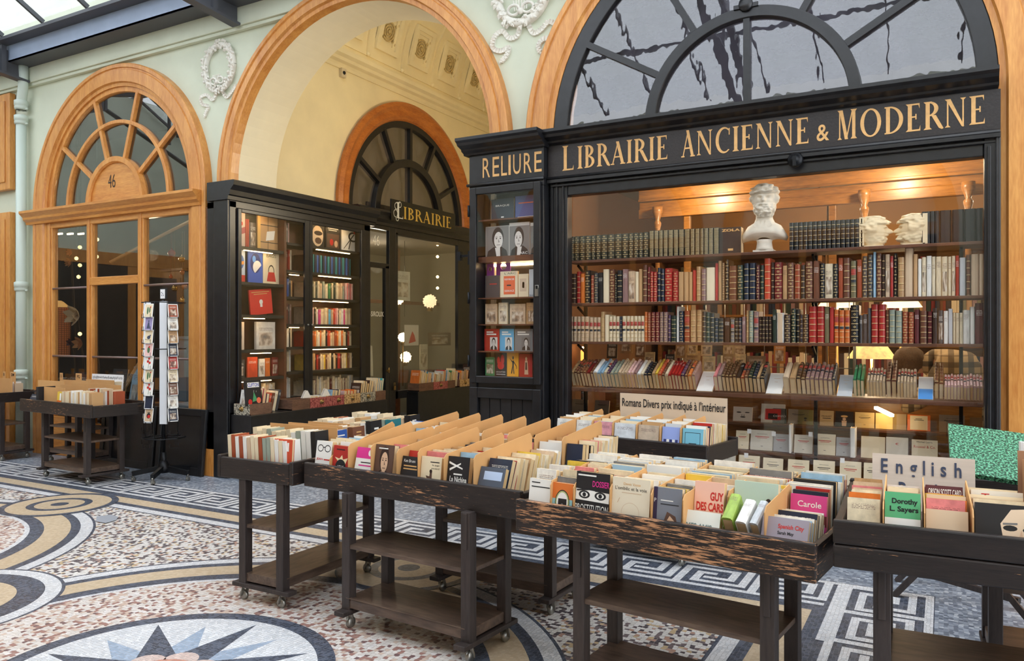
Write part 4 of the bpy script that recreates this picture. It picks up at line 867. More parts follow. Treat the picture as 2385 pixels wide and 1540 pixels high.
for i, (a, y0, q, col) in enumerate(((723, 522, 756, 'cream'), (758, 525, 793, 'black'), (796, 528, 833, 'white'))):
    b = face_pxX(a, y0, q, 577, XF, col, ('album with a brown moustached mask drawing', 'black album with white heading and brown scene', 'album with black brush lines and yellow capitals')[i] + ', top shelf by the passage door', 'flat', floorz=RZS[0])
    if i == 0: shape(b, [([rc(-.5, .5, 0, 1)], G_PH[0]), ([ell(0, .5, .4, .44, n=16)[:-1]], G_SEP[3]), ([ell(.05, .62, .3, .1, n=12)[:-1]], G_SEP[0]), ([ell(.05, .3, .24, .14, n=12)[:-1]], G_SEP[1])])
    if i == 1: title(b, [('#', -.35, .35, .84, .88, M_inkwhite), ('#', -.3, .25, .77, .8, M_inkwhite)]); shape(b, [([rc(-.4, .4, .08, .64)], G_SEP[1]), ([ell(-.1, .3, .12, .14, n=10)[:-1]], M_inkred), ([ell(.2, .25, .12, .14, n=10)[:-1]], G_SEP[2])])
    if i == 2: title(b, [('#', -.5, .5, .88, 1, G_PH[0]), ('A', -.15, .0, .9, .98, plain('yellow_ink', c(230, 200, 60), .5)), ('U', .25, .42, .9, .98, plain('yellow_ink2', c(230, 200, 60), .5))]); shape(b, [([ell(.2, .6, .3, .2, 0, 360, 18)[:-1], ell(.22, .6, .22, .13, 0, 360, 18)[:-1]], M_ink), ([[(-.4, .1), (-.36, .1), (.3, .7), (.24, .72)]], M_ink), ([[(-.1, .1), (-.04, .1), (.1, .5), (.05, .52)]], M_ink), ([ell(.3, .78, .07, .06, n=10)[:-1]], M_inkred)])
def spines(row, y0, y1, zb, seq, lab, hmin, hmax, X=XF, dep=.17, styles=('print',), name='hardback', ends='from its left end'):
    """a row of spines facing the passage; seq = colours repeated to fill"""
    y = y0; k = 0; r = random.Random(row)
    while True:
        t = r.uniform(.022, .045); 
        if y + t > y1: break
        col = seq[k % len(seq)]; st = styles[k % len(styles)]; k += 1
        book('vol', st, T(X - r.uniform(0, .02), y + t / 2, zb) @ RZ(90), (t * .97, dep, r.uniform(hmin, hmax)), col, name, '%s spine, %s %s' % (col, ordw(k), lab), 'book'); y += t
spines(1, 7.24, 7.36, RZS[1], ['brown'], 'of the brown-gilt spines left of the blue set, passage bookcase', .215, .225, styles=('bands',))
spines(2, 7.365, 8.16, RZS[1], ['navy', 'teal', 'navy', 'blue'], 'of the long blue set in the passage bookcase', .235, .245, styles=('flat',))
spines(3, 7.24, 8.0, RZS[2], ['beige', 'grey-green', 'cream', 'cream', 'green', 'olive', 'cream', 'dark green', 'cream', 'beige'], 'on the cream-and-green shelf under the blue set', .18, .23)
spines(4, 8.01, 8.17, RZS[2], ['pale pink', 'rose'], 'of the pink books at the end under the blue set', .22, .24)
spines(5, 7.24, 8.17, RZS[3], ['beige', 'orange-red', 'red', 'rose', 'pale pink', 'dark brown', 'cream', 'white', 'pink', 'cream', 'beige', 'cream', 'tan', 'sky blue'], 'on the red-and-cream shelf, passage bookcase', .19, .23)
spines(6, 7.24, 8.17, RZS[4], ['red', 'orange-red', 'cream', 'beige', 'rust', 'orange', 'cream', 'white', 'orange', 'cream', 'cream', 'black'], 'on the rust-and-orange shelf, passage bookcase', .17, .21)
spines(7, 7.24, 8.17, RZS[5], ['yellow', 'brown', 'beige', 'cream', 'black', 'cream', 'tan', 'black', 'red', 'maroon', 'cream', 'cream'], 'on the lowest lit shelf, passage bookcase', .18, .21)
spines(8, 7.24, 8.17, RZS[6], ['cream', 'white', 'cream', 'cream', 'beige', 'cream', 'maroon', 'cream'], 'on the bottom shelf behind the drawers', .17, .24)
for i, (z, sq) in enumerate(((RZS[1], ['cream', 'dark red', 'dark red', 'red']), (RZS[2], ['blue', 'navy', 'tan']), (RZS[3], ['dark grey', 'mauve', 'maroon']), (RZS[4], ['black', 'cream', 'cream', 'white']), (RZS[5], ['cream', 'white', 'black']), (RZS[6], ['white', 'pale grey', 'white']), (RZS[0], ['dark grey', 'pale pink']))):
    spines(20 + i, 6.85, 7.04, z, sq, 'on the %s shelf of the narrow middle bay' % ordw([2, 3, 4, 5, 6, 7, 1][i]), .2, .26)
spines(30, 6.42, 6.78, LZ[5], ['white', 'cream', 'beige', 'white'], 'on the bottom shelf of the first bay', .17, .22)
# ---------------------------------------------------------------- counters with old card drawers
m = MB(); m.box(XB + .003, -6.53, 5.945, 8.29, .0, .70); tag(m.build('counter', M_black, bevel=.006), 'low black counter running below the lit passage bookcase', 'counter')
m = MB(); m.box(-7.19, -6.97, 9.6, 11.45, .0, .70); tag(m.build('counter', M_black, bevel=.006), 'low black counter under the passage shop window with hanging bulbs', 'counter')
def marbled(name, a, b_):
    m, nt, b = newmat(name); n = noiset(nt, coords(nt, 'Object', (1, 1, 1)), 60, 3, .6); nt.links.new(ramp(nt, n, [(.45, a), (.52, b_)]), b.inputs['Base Color']); b.inputs['Roughness'].default_value = .5; return m
MARB = {'grey': marbled('grey_marbled_paper', c(60, 56, 50), c(176, 168, 150)), 'red': marbled('red_marbled_paper', c(116, 40, 42), c(170, 96, 90)), 'tan': marbled('tan_marbled_paper', c(130, 96, 60), c(200, 166, 116)), 'brown': wood('old_drawer_wood', c(70, 46, 34), c(120, 86, 66), (2, 2, 9), .6, 16)}
M_drawer = wood('drawer_side_wood', c(78, 54, 42), c(126, 94, 74), (2, 2, 9), .6, 16)
def drawer(X1, y0, y1, zb, mt, label, wX=.24, h=.12, face='x'):
    d = empty('filing_box', (X1 - wX / 2, (y0 + y1) / 2, zb)); tag(d, label, 'drawer box')
    w, l = wX / 2, (y1 - y0) / 2 - .003
    m = MB(); m.box(-w, w, -l, -l + .012, 0, h); m.box(-w, w, l - .012, l, 0, h); m.box(-w, -w + .012, -l + .012, l - .012, 0, h); m.box(-w, w, -l, l, 0, .012); m.box(w - .012, w - .002, -l + .012, l - .012, 0, h); m.build('box', M_drawer, d)
    m = MB()
    if face == 'x': m.box(w - .002, w + .003, -l, l, 0, h)
    else: m.box(-w, w, -l - .004, -l, 0, h)
    m.build('marbled_front', MARB[mt], d)
    if mt != 'brown':
        m = MB()
        if face == 'x': m.lathe([(0, 0), (.028, 0), (.03, .004), (.02, .006), (.012, .02), (.016, .028), (0, .032)], (w + .003, 0, h * .55), 12, RY(90))
        else: m.lathe([(0, 0), (.028, 0), (.03, .004), (.02, .006), (.012, .02), (.016, .028), (0, .032)], (0, -l - .004, h * .55), 12, RX(90))
        m.build('pull', M_brass, d)
    return d
DZ = .70
drawer(-6.55, 5.95, 6.27, DZ, 'grey', 'grey marbled drawer box holding comics, nearest end of the long counter', face='y')
drawer(-6.55, 6.57, 6.86, DZ, 'brown', 'plain brown drawer box beside the leaning hardbacks')
drawer(-6.55, 6.86, 7.25, DZ, 'red', 'wide red marbled drawer box on the long counter')
drawer(-6.55, 7.25, 7.46, DZ, 'red', 'small red marbled drawer box on the long counter')
drawer(-6.55, 7.46, 7.77, DZ, 'tan', 'tan marbled drawer box beside the small red one')
drawer(-6.55, 7.77, 8.07, DZ, 'grey', 'grey marbled drawer box near the passage door')
drawer(-6.55, 8.07, 8.285, DZ, 'brown', 'brown wooden drawer box at the far end of the long counter')
for i, (a, q, mt, lab) in enumerate(((9.62, 10.0, 'brown', 'brown wooden drawer box at the near end of the second counter'), (10.0, 10.4, 'red', 'red marbled drawer box on the second counter'), (10.4, 10.62, 'brown', 'brown drawer box in the middle of the second counter'), (10.75, 11.08, 'tan', 'tan marbled drawer box on the second counter'), (11.09, 11.42, 'grey', 'grey marbled drawer box at the far end of the second counter'))): drawer(-6.97, a, q, DZ, mt, lab, .21)
def comicrow(seed, y0, y1, X1, zb, n, cols, lab, h=(.24, .3), w=.2):
    r = random.Random(seed); dy = (y1 - y0) / n
    for k in range(n):
        col = cols[k % len(cols)]
        book('pap', r.choice(('pict', 'print', 'pict')), T(X1 - .12, y0 + dy * (k + .1), zb + .014) @ RX(-10), (w, dy * .75, r.uniform(*h)), col, 'comic_album', '%s album, %s %s' % (col, ordw(k + 1), lab), 'book')
comicrow(1, 5.99, 6.24, -6.56, DZ, 5, ['white', 'black', 'red', 'rose', 'navy'], 'in the grey marbled box at the counter end', (.2, .3), .19)
b = face_pxX(574, 886, 612, 938, -6.57, 'black', 'black comic album with blue capitals, front of the grey marbled box', 'flat', 'comic_album', floorz=DZ + .1, lean=6); title(b, [('#', -.36, .36, .72, .92, M_inkwhite)]); title(b, [('CLIFTON', -.34, .34, .75, .89, plain('comic_blue', c(40, 60, 170), .5), .02)], -.06); shape(b, [([[(-.1, .15), (.0, .55), (.2, .2)]], plain('cover_green', c(70, 150, 100), .5)), ([ell(-.25, .15, .12, .12, n=10)[:-1]], M_inkred), ([ell(.28, .2, .14, .12, n=10)[:-1]], plain('cover_coral', c(230, 110, 80), .5))])
for k, (col, hh) in enumerate((('red', .2), ('orange-red', .21), ('brown', .21), ('cream', .23), ('dark grey', .24))):
    book('vol', 'print', T(-6.70, 6.31 + k * .045, DZ + .002) @ RZ(90) @ RY(14), (.038, .17, hh), col, 'hardback', '%s hardback, %s of the row leaning between two drawer boxes' % (col, ordw(k + 1)), 'book')
comicrow(2, 6.9, 7.2, -6.56, DZ, 5, ['white', 'cream', 'white', 'pale grey', 'white'], 'lying in the wide red box', (.10, .13))
comicrow(3, 7.28, 7.44, -6.56, DZ, 3, ['pale blue', 'cream', 'navy'], 'in the small red box', (.16, .19), .15)
comicrow(4, 7.5, 7.74, -6.56, DZ, 4, ['pale pink', 'orange', 'rose', 'orange'], 'in the tan box', (.14, .18), .15)
comicrow(5, 7.8, 8.05, -6.56, DZ, 6, ['dark brown', 'cream', 'black', 'tan'], 'in the grey box near the passage door', (.22, .27), .17)
comicrow(6, 8.1, 8.26, -6.56, DZ, 4, ['cream', 'sky blue', 'pale blue', 'turquoise'], 'in the far brown box', (.25, .29), .18)
comicrow(7, 9.66, 9.98, -6.98, DZ, 9, ['orange', 'tan', 'pale grey', 'white', 'grey', 'yellow', 'sky blue'], 'in the near brown box of the second counter', (.25, .31), .17)
comicrow(8, 10.03, 10.38, -6.98, DZ, 8, ['pale grey', 'red', 'teal', 'white', 'pale blue', 'dark grey'], 'in the red box of the second counter', (.22, .33), .17)
comicrow(9, 10.42, 10.74, -6.98, DZ, 8, ['pale blue', 'pale grey', 'green', 'green', 'beige', 'cream', 'tan'], 'beside the middle brown box of the second counter', (.24, .3), .17)
comicrow(10, 10.78, 11.06, -6.98, DZ, 6, ['purple', 'orange', 'lilac', 'black'], 'in the tan box of the second counter', (.22, .28), .17)
comicrow(11, 11.12, 11.4, -6.98, DZ, 6, ['dark brown', 'pale grey', 'red', 'pale pink'], 'in the far grey box of the second counter', (.3, .36), .17)
# ---------------------------------------------------------------- passage door and window, hanging sign
P = FX(XW + .04)
D1 = struct(empty('door_1')); m = MB()
zt = 2.58
for u0, u1, v0, v1 in ((8.3, 8.64, 0, 3.22), (9.17, 9.32, 0, 3.22), (8.64, 9.17, 3.1, 3.22), (8.64, 9.17, zt - .04, zt + .03), (8.64, 8.74, 0, zt), (9.08, 9.17, 0, zt), (8.74, 9.08, 0, .75)): m.plate([rc(u0, u1, v0, v1)], P, .06)
m.build('frame', M_black, D1, bevel=.006)
m = MB(); m.plate([rc(8.64, 9.17, .75, 3.1)], FX(XW + .01), .005); m.build('glass_pane', M_glass_dark, D1)
m = MB(); put_sans(m, '46', FX(XW + .012), 8.82, 2.86, .15, .75, -.01, .002); m.build('house_number', M_inkwhite, D1, fix=False)
m = MB(); z0 = onX(870, 628, XW)[1]
put_sans(m, 'F-SIROUX', FX(XW + .012), 8.72, 1.83, .07, .8, .0); m.build('glass_lettering', M_inkwhite, D1, fix=False)
m = MB(); m.tube([(XW + .07, 9.12, 1.0), (XW + .07, 9.12, 1.08)], .012, 8); m.box(XW + .04, XW + .07, 9.1, 9.14, 1.02, 1.05); m.build('handle', M_brass, D1)
m = MB(); m.box(XW + .06, XW + .08, 9.235, 9.275, .74, .80); m.tube([(XW + .07, 9.24, .8), (XW + .07, 9.24, .85), (XW + .07, 9.27, .85), (XW + .07, 9.27, .8)], .005, 6); m.build('padlock', M_brass, D1)
W6 = struct(empty('window_6')); m = MB()
for u0, u1, v0, v1 in ((11.03, 11.52, 0, 3.22), (9.32, 11.03, 3.06, 3.22), (9.32, 11.03, .6, .72), (9.32, 9.38, .6, 3.1)): m.plate([rc(u0, u1, v0, v1)], P, .06)
m.build('frame', M_black, W6, bevel=.006)
m = MB(); m.plate([rc(9.32, 11.03, .72, 3.06)], FX(XW + .01), .005); m.build('glass_pane', M_glass_dark, W6)
m = MB(); m.sweep([(8.33, 0, 0, 1), (11.6, 0, 0, 1)], [(3.16, .02), (3.16, .07), (3.2, .08), (3.24, .13), (3.29, .15), (3.33, .19), (3.35, .19), (3.37, .15), (3.37, -.05), (3.16, -.05)], lambda u, v, w: Vector((XW + w, u, v))); m.build('door_cornice', M_black, W6)
ys_, zs_ = onX(990, 505, XW + .2); HS = empty('hanging_sign', (XW + .2, ys_, zs_ - .065)); tag(HS, 'black board with gold capitals standing on the passage cornice below the lunette', 'sign')
f = lambda u, v, w: Vector((-w, u, v))
m = MB(); m.box(-.02, .0, -.84, .85, -.09, .22); m.build('board', plain('sign_deep_black', c(18, 20, 22), .3, bmp=.05, vs=20), HS)
m = MB(); put_serif(m, 'IBRAIRIE', f, -.55, -.035, .18, width=1.28); m.build('lettering', M_goldleaf, HS, fix=False)
m = MB(); put_serif(m, 'L', f, -.72, -.045, .235, width=.16)
for cx, cy, r in ((-.72, .13, .045), (-.74, .02, .05), (-.64, .16, .04), (-.70, -.05, .035)): m.plate([ell(cx, cy, r, r * 1.15, n=18)[:-1], ell(cx, cy, r - .009, r * 1.15 - .009, n=18)[:-1]], lambda u, v, w: Vector((.0025, u, v)), 0)
m.build('ornate_initial', plain('silver_letter', c(206, 208, 204), .4), HS, fix=False)
# dim shop room seen through the passage window, with its bulbs and globe lamps
mb = MB(); mb.box(-9.9, -9.8, 8.0, 12.6, 0, 3.4); mb.box(-9.8, -7.5, 12.5, 12.6, 0, 3.4); mb.box(-9.8, -7.56, 8.3, 8.4, 0, 3.1); struct(mb.build('wall_passage_shop', plain('grey_green_shop_wall', c(150, 146, 130), .7)))
mb = MB(); mb.box(-9.8, -7.53, 8.4, 12.5, 3.12, 3.16); struct(mb.build('ceiling_passage_shop', plain('dim_ceiling', c(110, 104, 94), .8)))
mb = MB(); 
for y in (9.2, 10.25, 11.1): mb.box(-8.6, -8.52, y, y + .09, 0, 3.1)
mb.box(-8.6, -8.5, 8.5, 12.4, 2.1, 2.16); struct(mb.build('trim_14', M_shelfwood))
XI = -7.75
bl = empty('string_of_bulbs', (XI, 10.3, 3.1)); tag(bl, 'vertical string of small warm bulbs behind the passage shop window', 'string light')
m = MB(); m.tube([(0, 0, 0), (0, 0, -1.25)], .004, 6); m.build('cable', M_iron, bl)
for i, py in enumerate((570, 598, 645, 671)):
    y, z = onX(1019, py, XI); m = MB(); m.ball((0, y - 10.3, z - 3.1), .024, 10); m.build('bulb', M_bulb, bl)
for i, (px, py, r, lab) in enumerate(((927, 697, .085, 'glowing faceted globe lamp by the door post of the passage shop'), (1001, 702, .11, 'faceted glass globe lamp in the middle of the passage window'), (938, 786, .07, 'bright small globe lamp standing low in the passage window'), (945, 832, .085, 'faceted globe lamp just above the comic boxes'))):
    y, z = onX(px, py, XI); g = empty('globe_lamp', (XI, y, z)); tag(g, lab, 'lamp'); m = MB(); m.ball((0, 0, 0), r, 16)
    for k in range(40):
        a, t = k * 2.4, math.acos(1 - 2 * (k + .5) / 40); m.ball((r * math.sin(t) * math.cos(a), r * math.sin(t) * math.sin(a), r * math.cos(t)), r * .16, 6)
    m.build('faceted_globe', lampmat('lit_globe_%d' % i, c(255, 226, 180), (5, 1.2, 14, 4)[i]), g); m = MB(); m.lathe([(0, -r - .06), (r * .5, -r - .06), (r * .3, -r), (r * .4, -r + .02), (0, -r + .03)], (0, 0, 0), 12)
    if i == 2: m.tube([(0, 0, -r), (0, 0, .72 - z)], .012, 8)
    m.build('mount', M_brass, g)
for i, (a, y0, q, y1, col, lab) in enumerate(((922, 632, 955, 700, c(206, 204, 194), 'pale poster with a green-red picture behind the passage shop glass'), (942, 757, 975, 805, c(214, 206, 196), 'white print of a red swirling figure low in the passage window'), (978, 802, 996, 862, c(206, 196, 176), 'cream leaflet standing in the passage window'), (998, 775, 1050, 805, c(90, 66, 50), 'brown framed picture in the passage window'))):
    b = face_pxX(a, y0, q, y1, XI + (.12 if i else .3), col, lab, 'pict' if i != 1 else 'flat', 'poster', .006, cat='picture')
    if i == 1: shape(b, [([[(-.2, .1), (.3, .2), (.2, .5), (.05, .7), (-.1, .4)]], M_inkred)])

m = MB(); y, z = onX(1100, 610, -3.70); m.box(-3.70, -3.661, 5.84, 5.87, 2.2, 2.32); m.bar((-3.70, 5.855, 2.28), (-3.80, 5.86, 2.28), .02); m.box(-3.82, -3.78, 5.84, 5.88, 2.24, 2.32); m.build('wall_bracket', M_iron, CB)
for i, (px, py) in enumerate(((712, 918), (757, 905))):
    y, z = onX(px, py, -6.62); m = MB(); m.plate([[(y - .07, .822), (y + .07, .822), (y + .012, .91), (y - .012, .91)]], FX(-6.60), .004); m.plate([[(y - .07, .822), (y + .07, .822), (y + .012, .91), (y - .012, .91)]], FX(-6.63), .004); m.box(-6.634, -6.60, y - .012, y + .012, .906, .91)
    tag(m.build('price_tent', plain('tent_card_%d' % i, c(232, 230, 226), .7)), 'white folded price card standing on the %s' % ('plain brown drawer box', 'wide red drawer box')[i], 'sign')
m = MB(); XT = XW - .06
m.plate([[(8.66, 1.0), (8.92, .96), (8.90, 1.40), (8.70, 1.44)]], FX(XT), .02); m.tube([(XT - .01, 8.73, 1.42), (XT - .01, 8.76, 2.0), (XT - .01, 8.84, 1.42)], .008, 6)
tote = m.build('tote_bag', plain('natural_canvas', c(214, 206, 192), .85, var=.08, vs=5)); tag(tote, 'off-white canvas tote bag hanging behind the passage door glass', 'bag')
m = MB(); m.plate([rc(8.76, 8.82, 1.08, 1.26), rc(8.775, 8.805, 1.12, 1.22)], FX(XT + .001), 0); m.build('printed_mark', M_ink, tote, fix=False)
# ---------------------------------------------------------------- book carts
def cart(label, cx, cy, rz, W, D, ztop, ht, wear, FW=.82, FD=.36, fy=0.0, group='book carts', planks=1, sh=(.17, .46), cat='book cart', fx=0.0):
    """black wooden tray on a shelved leg frame with ball casters; origin on the floor under the tray's middle"""
    root = empty('book_cart', (cx, cy, 0), math.radians(rz)); tag(root, label, cat, group)
    mx, my = M_tray[wear]; t = .028; z0 = ztop - ht; zb = ztop - .064
    for nm, sgn in (('front_board', -1), ('back_board', 1)):
        m = MB(); k = planks if sgn < 0 else 1
        for q in range(k):
            a, b = z0 + ht * q / k, z0 + ht * (q + 1) / k - (.003 if q < k - 1 else 0)
            m.box(-W / 2, W / 2, sgn * D / 2 - (0 if sgn < 0 else t), sgn * D / 2 + (t if sgn < 0 else 0), a, b)
        m.build(nm, mx, root, bevel=.006)
    for sgn in (-1, 1):
        m = MB(); m.box(*( (-W / 2, -W / 2 + t) if sgn < 0 else (W / 2 - t, W / 2)), -D / 2 + t, D / 2 - t, z0, ztop - .012); m.build('end_board', my, root, bevel=.006)
    m = MB(); m.box(-W / 2 + t, W / 2 - t, -D / 2 + t, D / 2 - t, zb - .016, zb); m.build('tray_bottom', M_cartshelf, root)
    lx, ly, l = FW / 2, FD / 2, .055
    for sx in (-1, 1):
        for sy in (-1, 1):
            x, y = fx + sx * (lx - l / 2), fy + sy * (ly - l / 2)
            m = MB(); m.box(x - l / 2, x + l / 2, y - l / 2, y + l / 2, .105, z0 + .01); m.box(x - .012, x + .012, y + sy * (l / 2), y + sy * (l / 2 + .005), z0 - .17, z0 + .005); m.build('leg', M_cartleg, root, bevel=.005)
            cs = empty('caster', (x, y, 0)); cs.parent = root
            m = MB(); m.tube([(0, 0, .075), (0, 0, .085)], .022, 10); m.bar((-.018, 0, .08), (-.018, .012, .03), .006, .02, (1, 0, 0)); m.bar((.018, 0, .08), (.018, .012, .03), .006, .02, (1, 0, 0)); m.build('fork', M_chrome, cs)
            m = MB(); m.lathe([(0, -.015), (.022, -.015), (.031, -.006), (.031, .006), (.022, .015), (0, .015)], (0, .012, .031), 16, RY(90)); m.build('wheel', M_chrome, cs)
        m = MB(); x = fx + sx * (lx - l / 2); m.box(x - .035, x + .035, fy - ly - .05, fy + ly + .05, .085, .11); m.build('foot_rail', M_cartleg, root, bevel=.004)
    for i, z in enumerate(sh):
        m = MB(); e = .05 if i == 0 else .022
        m.box(fx - lx + .01, fx + lx - .01, fy - ly + .006, fy + ly - .006, z - e, z)
        if i == 0: m.box(fx - lx + .03, fx + lx - .03, fy - ly - .001, fy - ly + .02, z, z + .006)
        m.build('shelf', M_cartshelf, root, bevel=.003)
    return root, T(cx, cy, 0) @ RZ(rz), zb
def divider(Mc, x, y0, y1, z0, h0, h1, label, slope=True, thick=.004, mat=None):
    """thin card standing in a tray along local y, top rising to the back"""
    m = MB(); c0 = .02; m.plate([[(y0, z0), (y0, z0 + h0 - c0), (y0 + c0, z0 + h0), (y1 - c0, z0 + h1), (y1, z0 + h1 - c0), (y1, z0)]], lambda u, v, w: Vector((x + w, u, v)), thick)
    o = m.build('divider_card', mat or M_card); o.matrix_basis = Mc; tag(o, label, 'divider', 'cardboard dividers')
    return o
PAPER = ['cream', 'white', 'beige', 'cream', 'pale grey', 'white', 'tan', 'cream', 'white', 'pale blue', 'cream', 'rose', 'white', 'yellow', 'cream', 'navy', 'white', 'red', 'cream', 'grey']
def column(Mc, x0, x1, y0, y1, zb, n, lab, seed, h=(.165, .20), lean=8, front=None, pal=PAPER, kind='paperback', styles=('print', 'pict', 'print', 'flat'), fh=None):
    """n books standing one behind the other, covers to the front; front = (colour, style, label) for the first"""
    r = random.Random(seed); dy = (y1 - y0) / n; out = []; w = x1 - x0
    off = r.randrange(20)
    for k in range(n):
        col = pal[(off + k * 3 + r.randrange(2)) % len(pal)]; st = styles[r.randrange(len(styles))]; hh = r.uniform(*h); ww = w * r.uniform(.9, .985)
        l = '%s %s, %s from front, %s' % (col, kind, ordw(k + 1), lab)
        if k == 0 and front:
            col, st, l = front[:3]; hh = fh or (h[0] + h[1]) / 2; ww = w * .98
        tt = dy * math.cos(math.radians(lean)) * r.uniform(.72, .9)
        b = book('pap', st, Mc @ T((x0 + x1) / 2 + r.uniform(-.5, .5) * (w - ww), y0 + dy * (k + .05), zb + .002) @ RX(-lean * r.uniform(.8, 1.15)), (ww, tt, hh), col, kind, l, 'book')
        out.append(b)
    return out
def fcol(*a, **k): return column(*a, **k)

# --- cart A, end-on (its long side runs into the picture)
_, MA, zA = cart('narrow black book cart turned end-on beside the cart of tall dividers', -3.545, 4.0, 90, 1.5, .62, .86, .135, 'used', fx=-.33, fy=-.045)
# local x runs away from the viewer, local y to the left; rows of books stand across the tray
def arow(u, n, v0, v1, lab, seed, h=(.17, .2), last=None, dep=.115):
    r = random.Random(seed); dv = (v1 - v0) / n
    for k in range(n):
        pal = ['cream', 'white', 'cream', 'beige', 'white', 'cream', 'cream', 'tan', 'white', 'cream', 'white', 'grey-green', 'rust', 'cream', 'white']
        col = pal[r.randrange(len(pal))]; l = '%s paperback, %s %s' % (col, ordw(k + 1), lab); st = 'print'; hh = r.uniform(*h)
        if k == n - 1 and last: col, l, st, hh = last[0], last[1], 'flat', h[1]
        # cover faces right: book's front (-y) turned to world +x
        b = book('pap', st, MA @ T(u, -(v0 + dv * (k + .9)), zA + .002) @ RZ(180 - 0) @ RZ(180) @ RX(-4), (dep, dv * .86, hh), col, 'paperback', l, 'book')
        if k == n - 1 and last and len(last) > 2: title(b, last[2])
arow(-.64, 15, -.27, .22, 'from the wall side in the nearest row of the end-on cart', 1, (.17, .185))
for i, (v0, v1, col, lab) in enumerate(((-.16, -.02, 'red', 'flat red hardback lying against the front board of the end-on cart'), (-.01, .25, 'orange-red', 'orange-red hardback with a white cat-like blot, front of the end-on cart'))):
    b = book('pap', 'flat', MA @ T(-.70, -(v0 + v1) / 2, zA + .0) @ RZ(-90) @ RX(-4), (v1 - v0, .018, .15 + .03 * i), col, 'hardback', lab, 'book')
    if i: shape(b, [([ell(.05, .8, .14, .12, n=9)[:-1]], M_inkwhite), ([[(-.2, .72), (-.05, .92), (.0, .74)]], M_inkwhite), ([rc(.34, .4, .62, .9)], M_inkwhite)])
arow(-.44, 13, -.27, .26, 'from the wall side in the second row of the end-on cart', 2, (.18, .205), ('black', 'black paperback with white print ending the second row of the end-on cart', [('#', -.3, .3, .62, .68, M_inkwhite), ('#', -.35, .35, .5, .54, M_inkwhite)]))
arow(-.27, 10, -.27, .26, 'from the wall side in the third row of the end-on cart', 3, (.17, .19), ('blue', 'royal blue paperback ending the third row of the end-on cart', [('#', -.3, .3, .8, .84, M_inkwhite)]))
arow(-.10, 11, -.27, .26, 'from the wall side in the fourth row of the end-on cart', 4, (.17, .195), ('brown', 'brown paperback ending the fourth row of the end-on cart', [('#', -.2, .2, .8, .84, M_gold), ('#', -.24, .2, .7, .73, M_gold)]))
arow(.09, 11, -.27, .25, 'from the wall side in the fifth row of the end-on cart', 5, (.18, .215), ('black', 'thick black paperback with red title ending the fifth row of the end-on cart', [('#', -.2, .2, .72, .78, M_inkwhite), ('#', -.32, .32, .5, .56, M_inkred), ('#', -.32, .32, .42, .46, M_inkred)]))
arow(.29, 10, -.27, .26, 'from the wall side in the sixth row of the end-on cart', 6, (.18, .205), ('teal', 'grey-teal paperback ending the sixth row of the end-on cart', [('#', -.3, .3, .7, .73, M_inkwhite)]))
arow(.50, 9, -.27, .27, 'from the wall side in the last row of the end-on cart', 7, (.19, .215), ('black', 'black paperback with orange print ending the last row of the end-on cart', [('#', -.3, .1, .8, .84, M_inkwhite), ('#', -.3, .2, .7, .74, plain('orange_print', c(226, 120, 60), .6)), ('#', -.3, .2, .62, .66, plain('orange_print2', c(226, 120, 60), .6))]))
for i, u in enumerate((-.345, -.185, .0)):
    m = MB(); m.plate([rc(-.29, .28 - .1 * i, zA, zA + .215 - .012 * i)], lambda a, b, w, u=u: Vector((u + w, -a, b)), .004); o = m.build('divider_card', M_card); o.matrix_basis = MA; tag(o, 'tan card standing across the end-on cart before its %s row' % ordw(i + 3), 'divider', 'cardboard dividers')

# --- cart B with tall cardboard dividers, and the tray behind it
_, MB_, zB = cart('worn black book cart with tall cardboard dividers in front of the glazed cabinet', -2.43, 3.53, -4.5, 1.47, .60, .86, .135, 'used', fy=-.165, fx=.045, FW=.86)
_, MB2, zB2 = cart('second book cart standing close behind the one with tall dividers', -2.42, 4.22, -2.5, 1.45, .58, .86, .13, 'used', fy=-.1, fx=.1)
YB0, YB1 = -.265, .265
bx = [-.70, -.56, -.415, -.245, -.06, .085, .255, .44, .695]
fronts = [('white', 'flat', 'white paperback with drawn round spectacles, first column of the tall-divider cart'), ('red', 'flat', 'red paperback with a black bald head, second column of the tall-divider cart'),
          ('white', 'flat', 'white-and-pink paperback with a reaching hand, third column of the tall-divider cart'), (c(92, 66, 56), 'flat', 'brown paperback with a painted portrait of a young sitter, tall-divider cart'),
          ('black', 'flat', 'black paperback with pale title leaning in the middle of the tall-divider cart'), ('cream', 'flat', 'cream paperback with a small brown figurine, tall-divider cart'),
          ('black', 'flat', 'black paperback with white leafy lines and white title, tall-divider cart'), (c(76, 84, 98), 'flat', 'slate book with a pale label lying back at the end of the tall-divider cart')]
fb_ = []
for i, fr in enumerate(fronts):
    x0, x1 = bx[i] + .006, bx[i + 1] - .008
    cw = min(x1 - x0, .135 if i != 7 else .15)
    xs = x0 if i not in (2,) else x1 - cw
    L = column(MB_, xs, xs + cw, YB0, YB1, zB, 11 + i % 3, '%s column of the tall-divider cart' % ordw(i + 1), 40 + i, (.165, .188), (9, 8, 14, 9, 17, 8, 9, 20)[i], fr, fh=(.185, .17, .175, .20, .155, .165, .18, .15)[i])
    fb_.append(L[0])
M_pink_ink = plain('pink_print', c(216, 50, 140), .5)
M_sky_ink = plain('sky_print', c(180, 198, 226), .5)
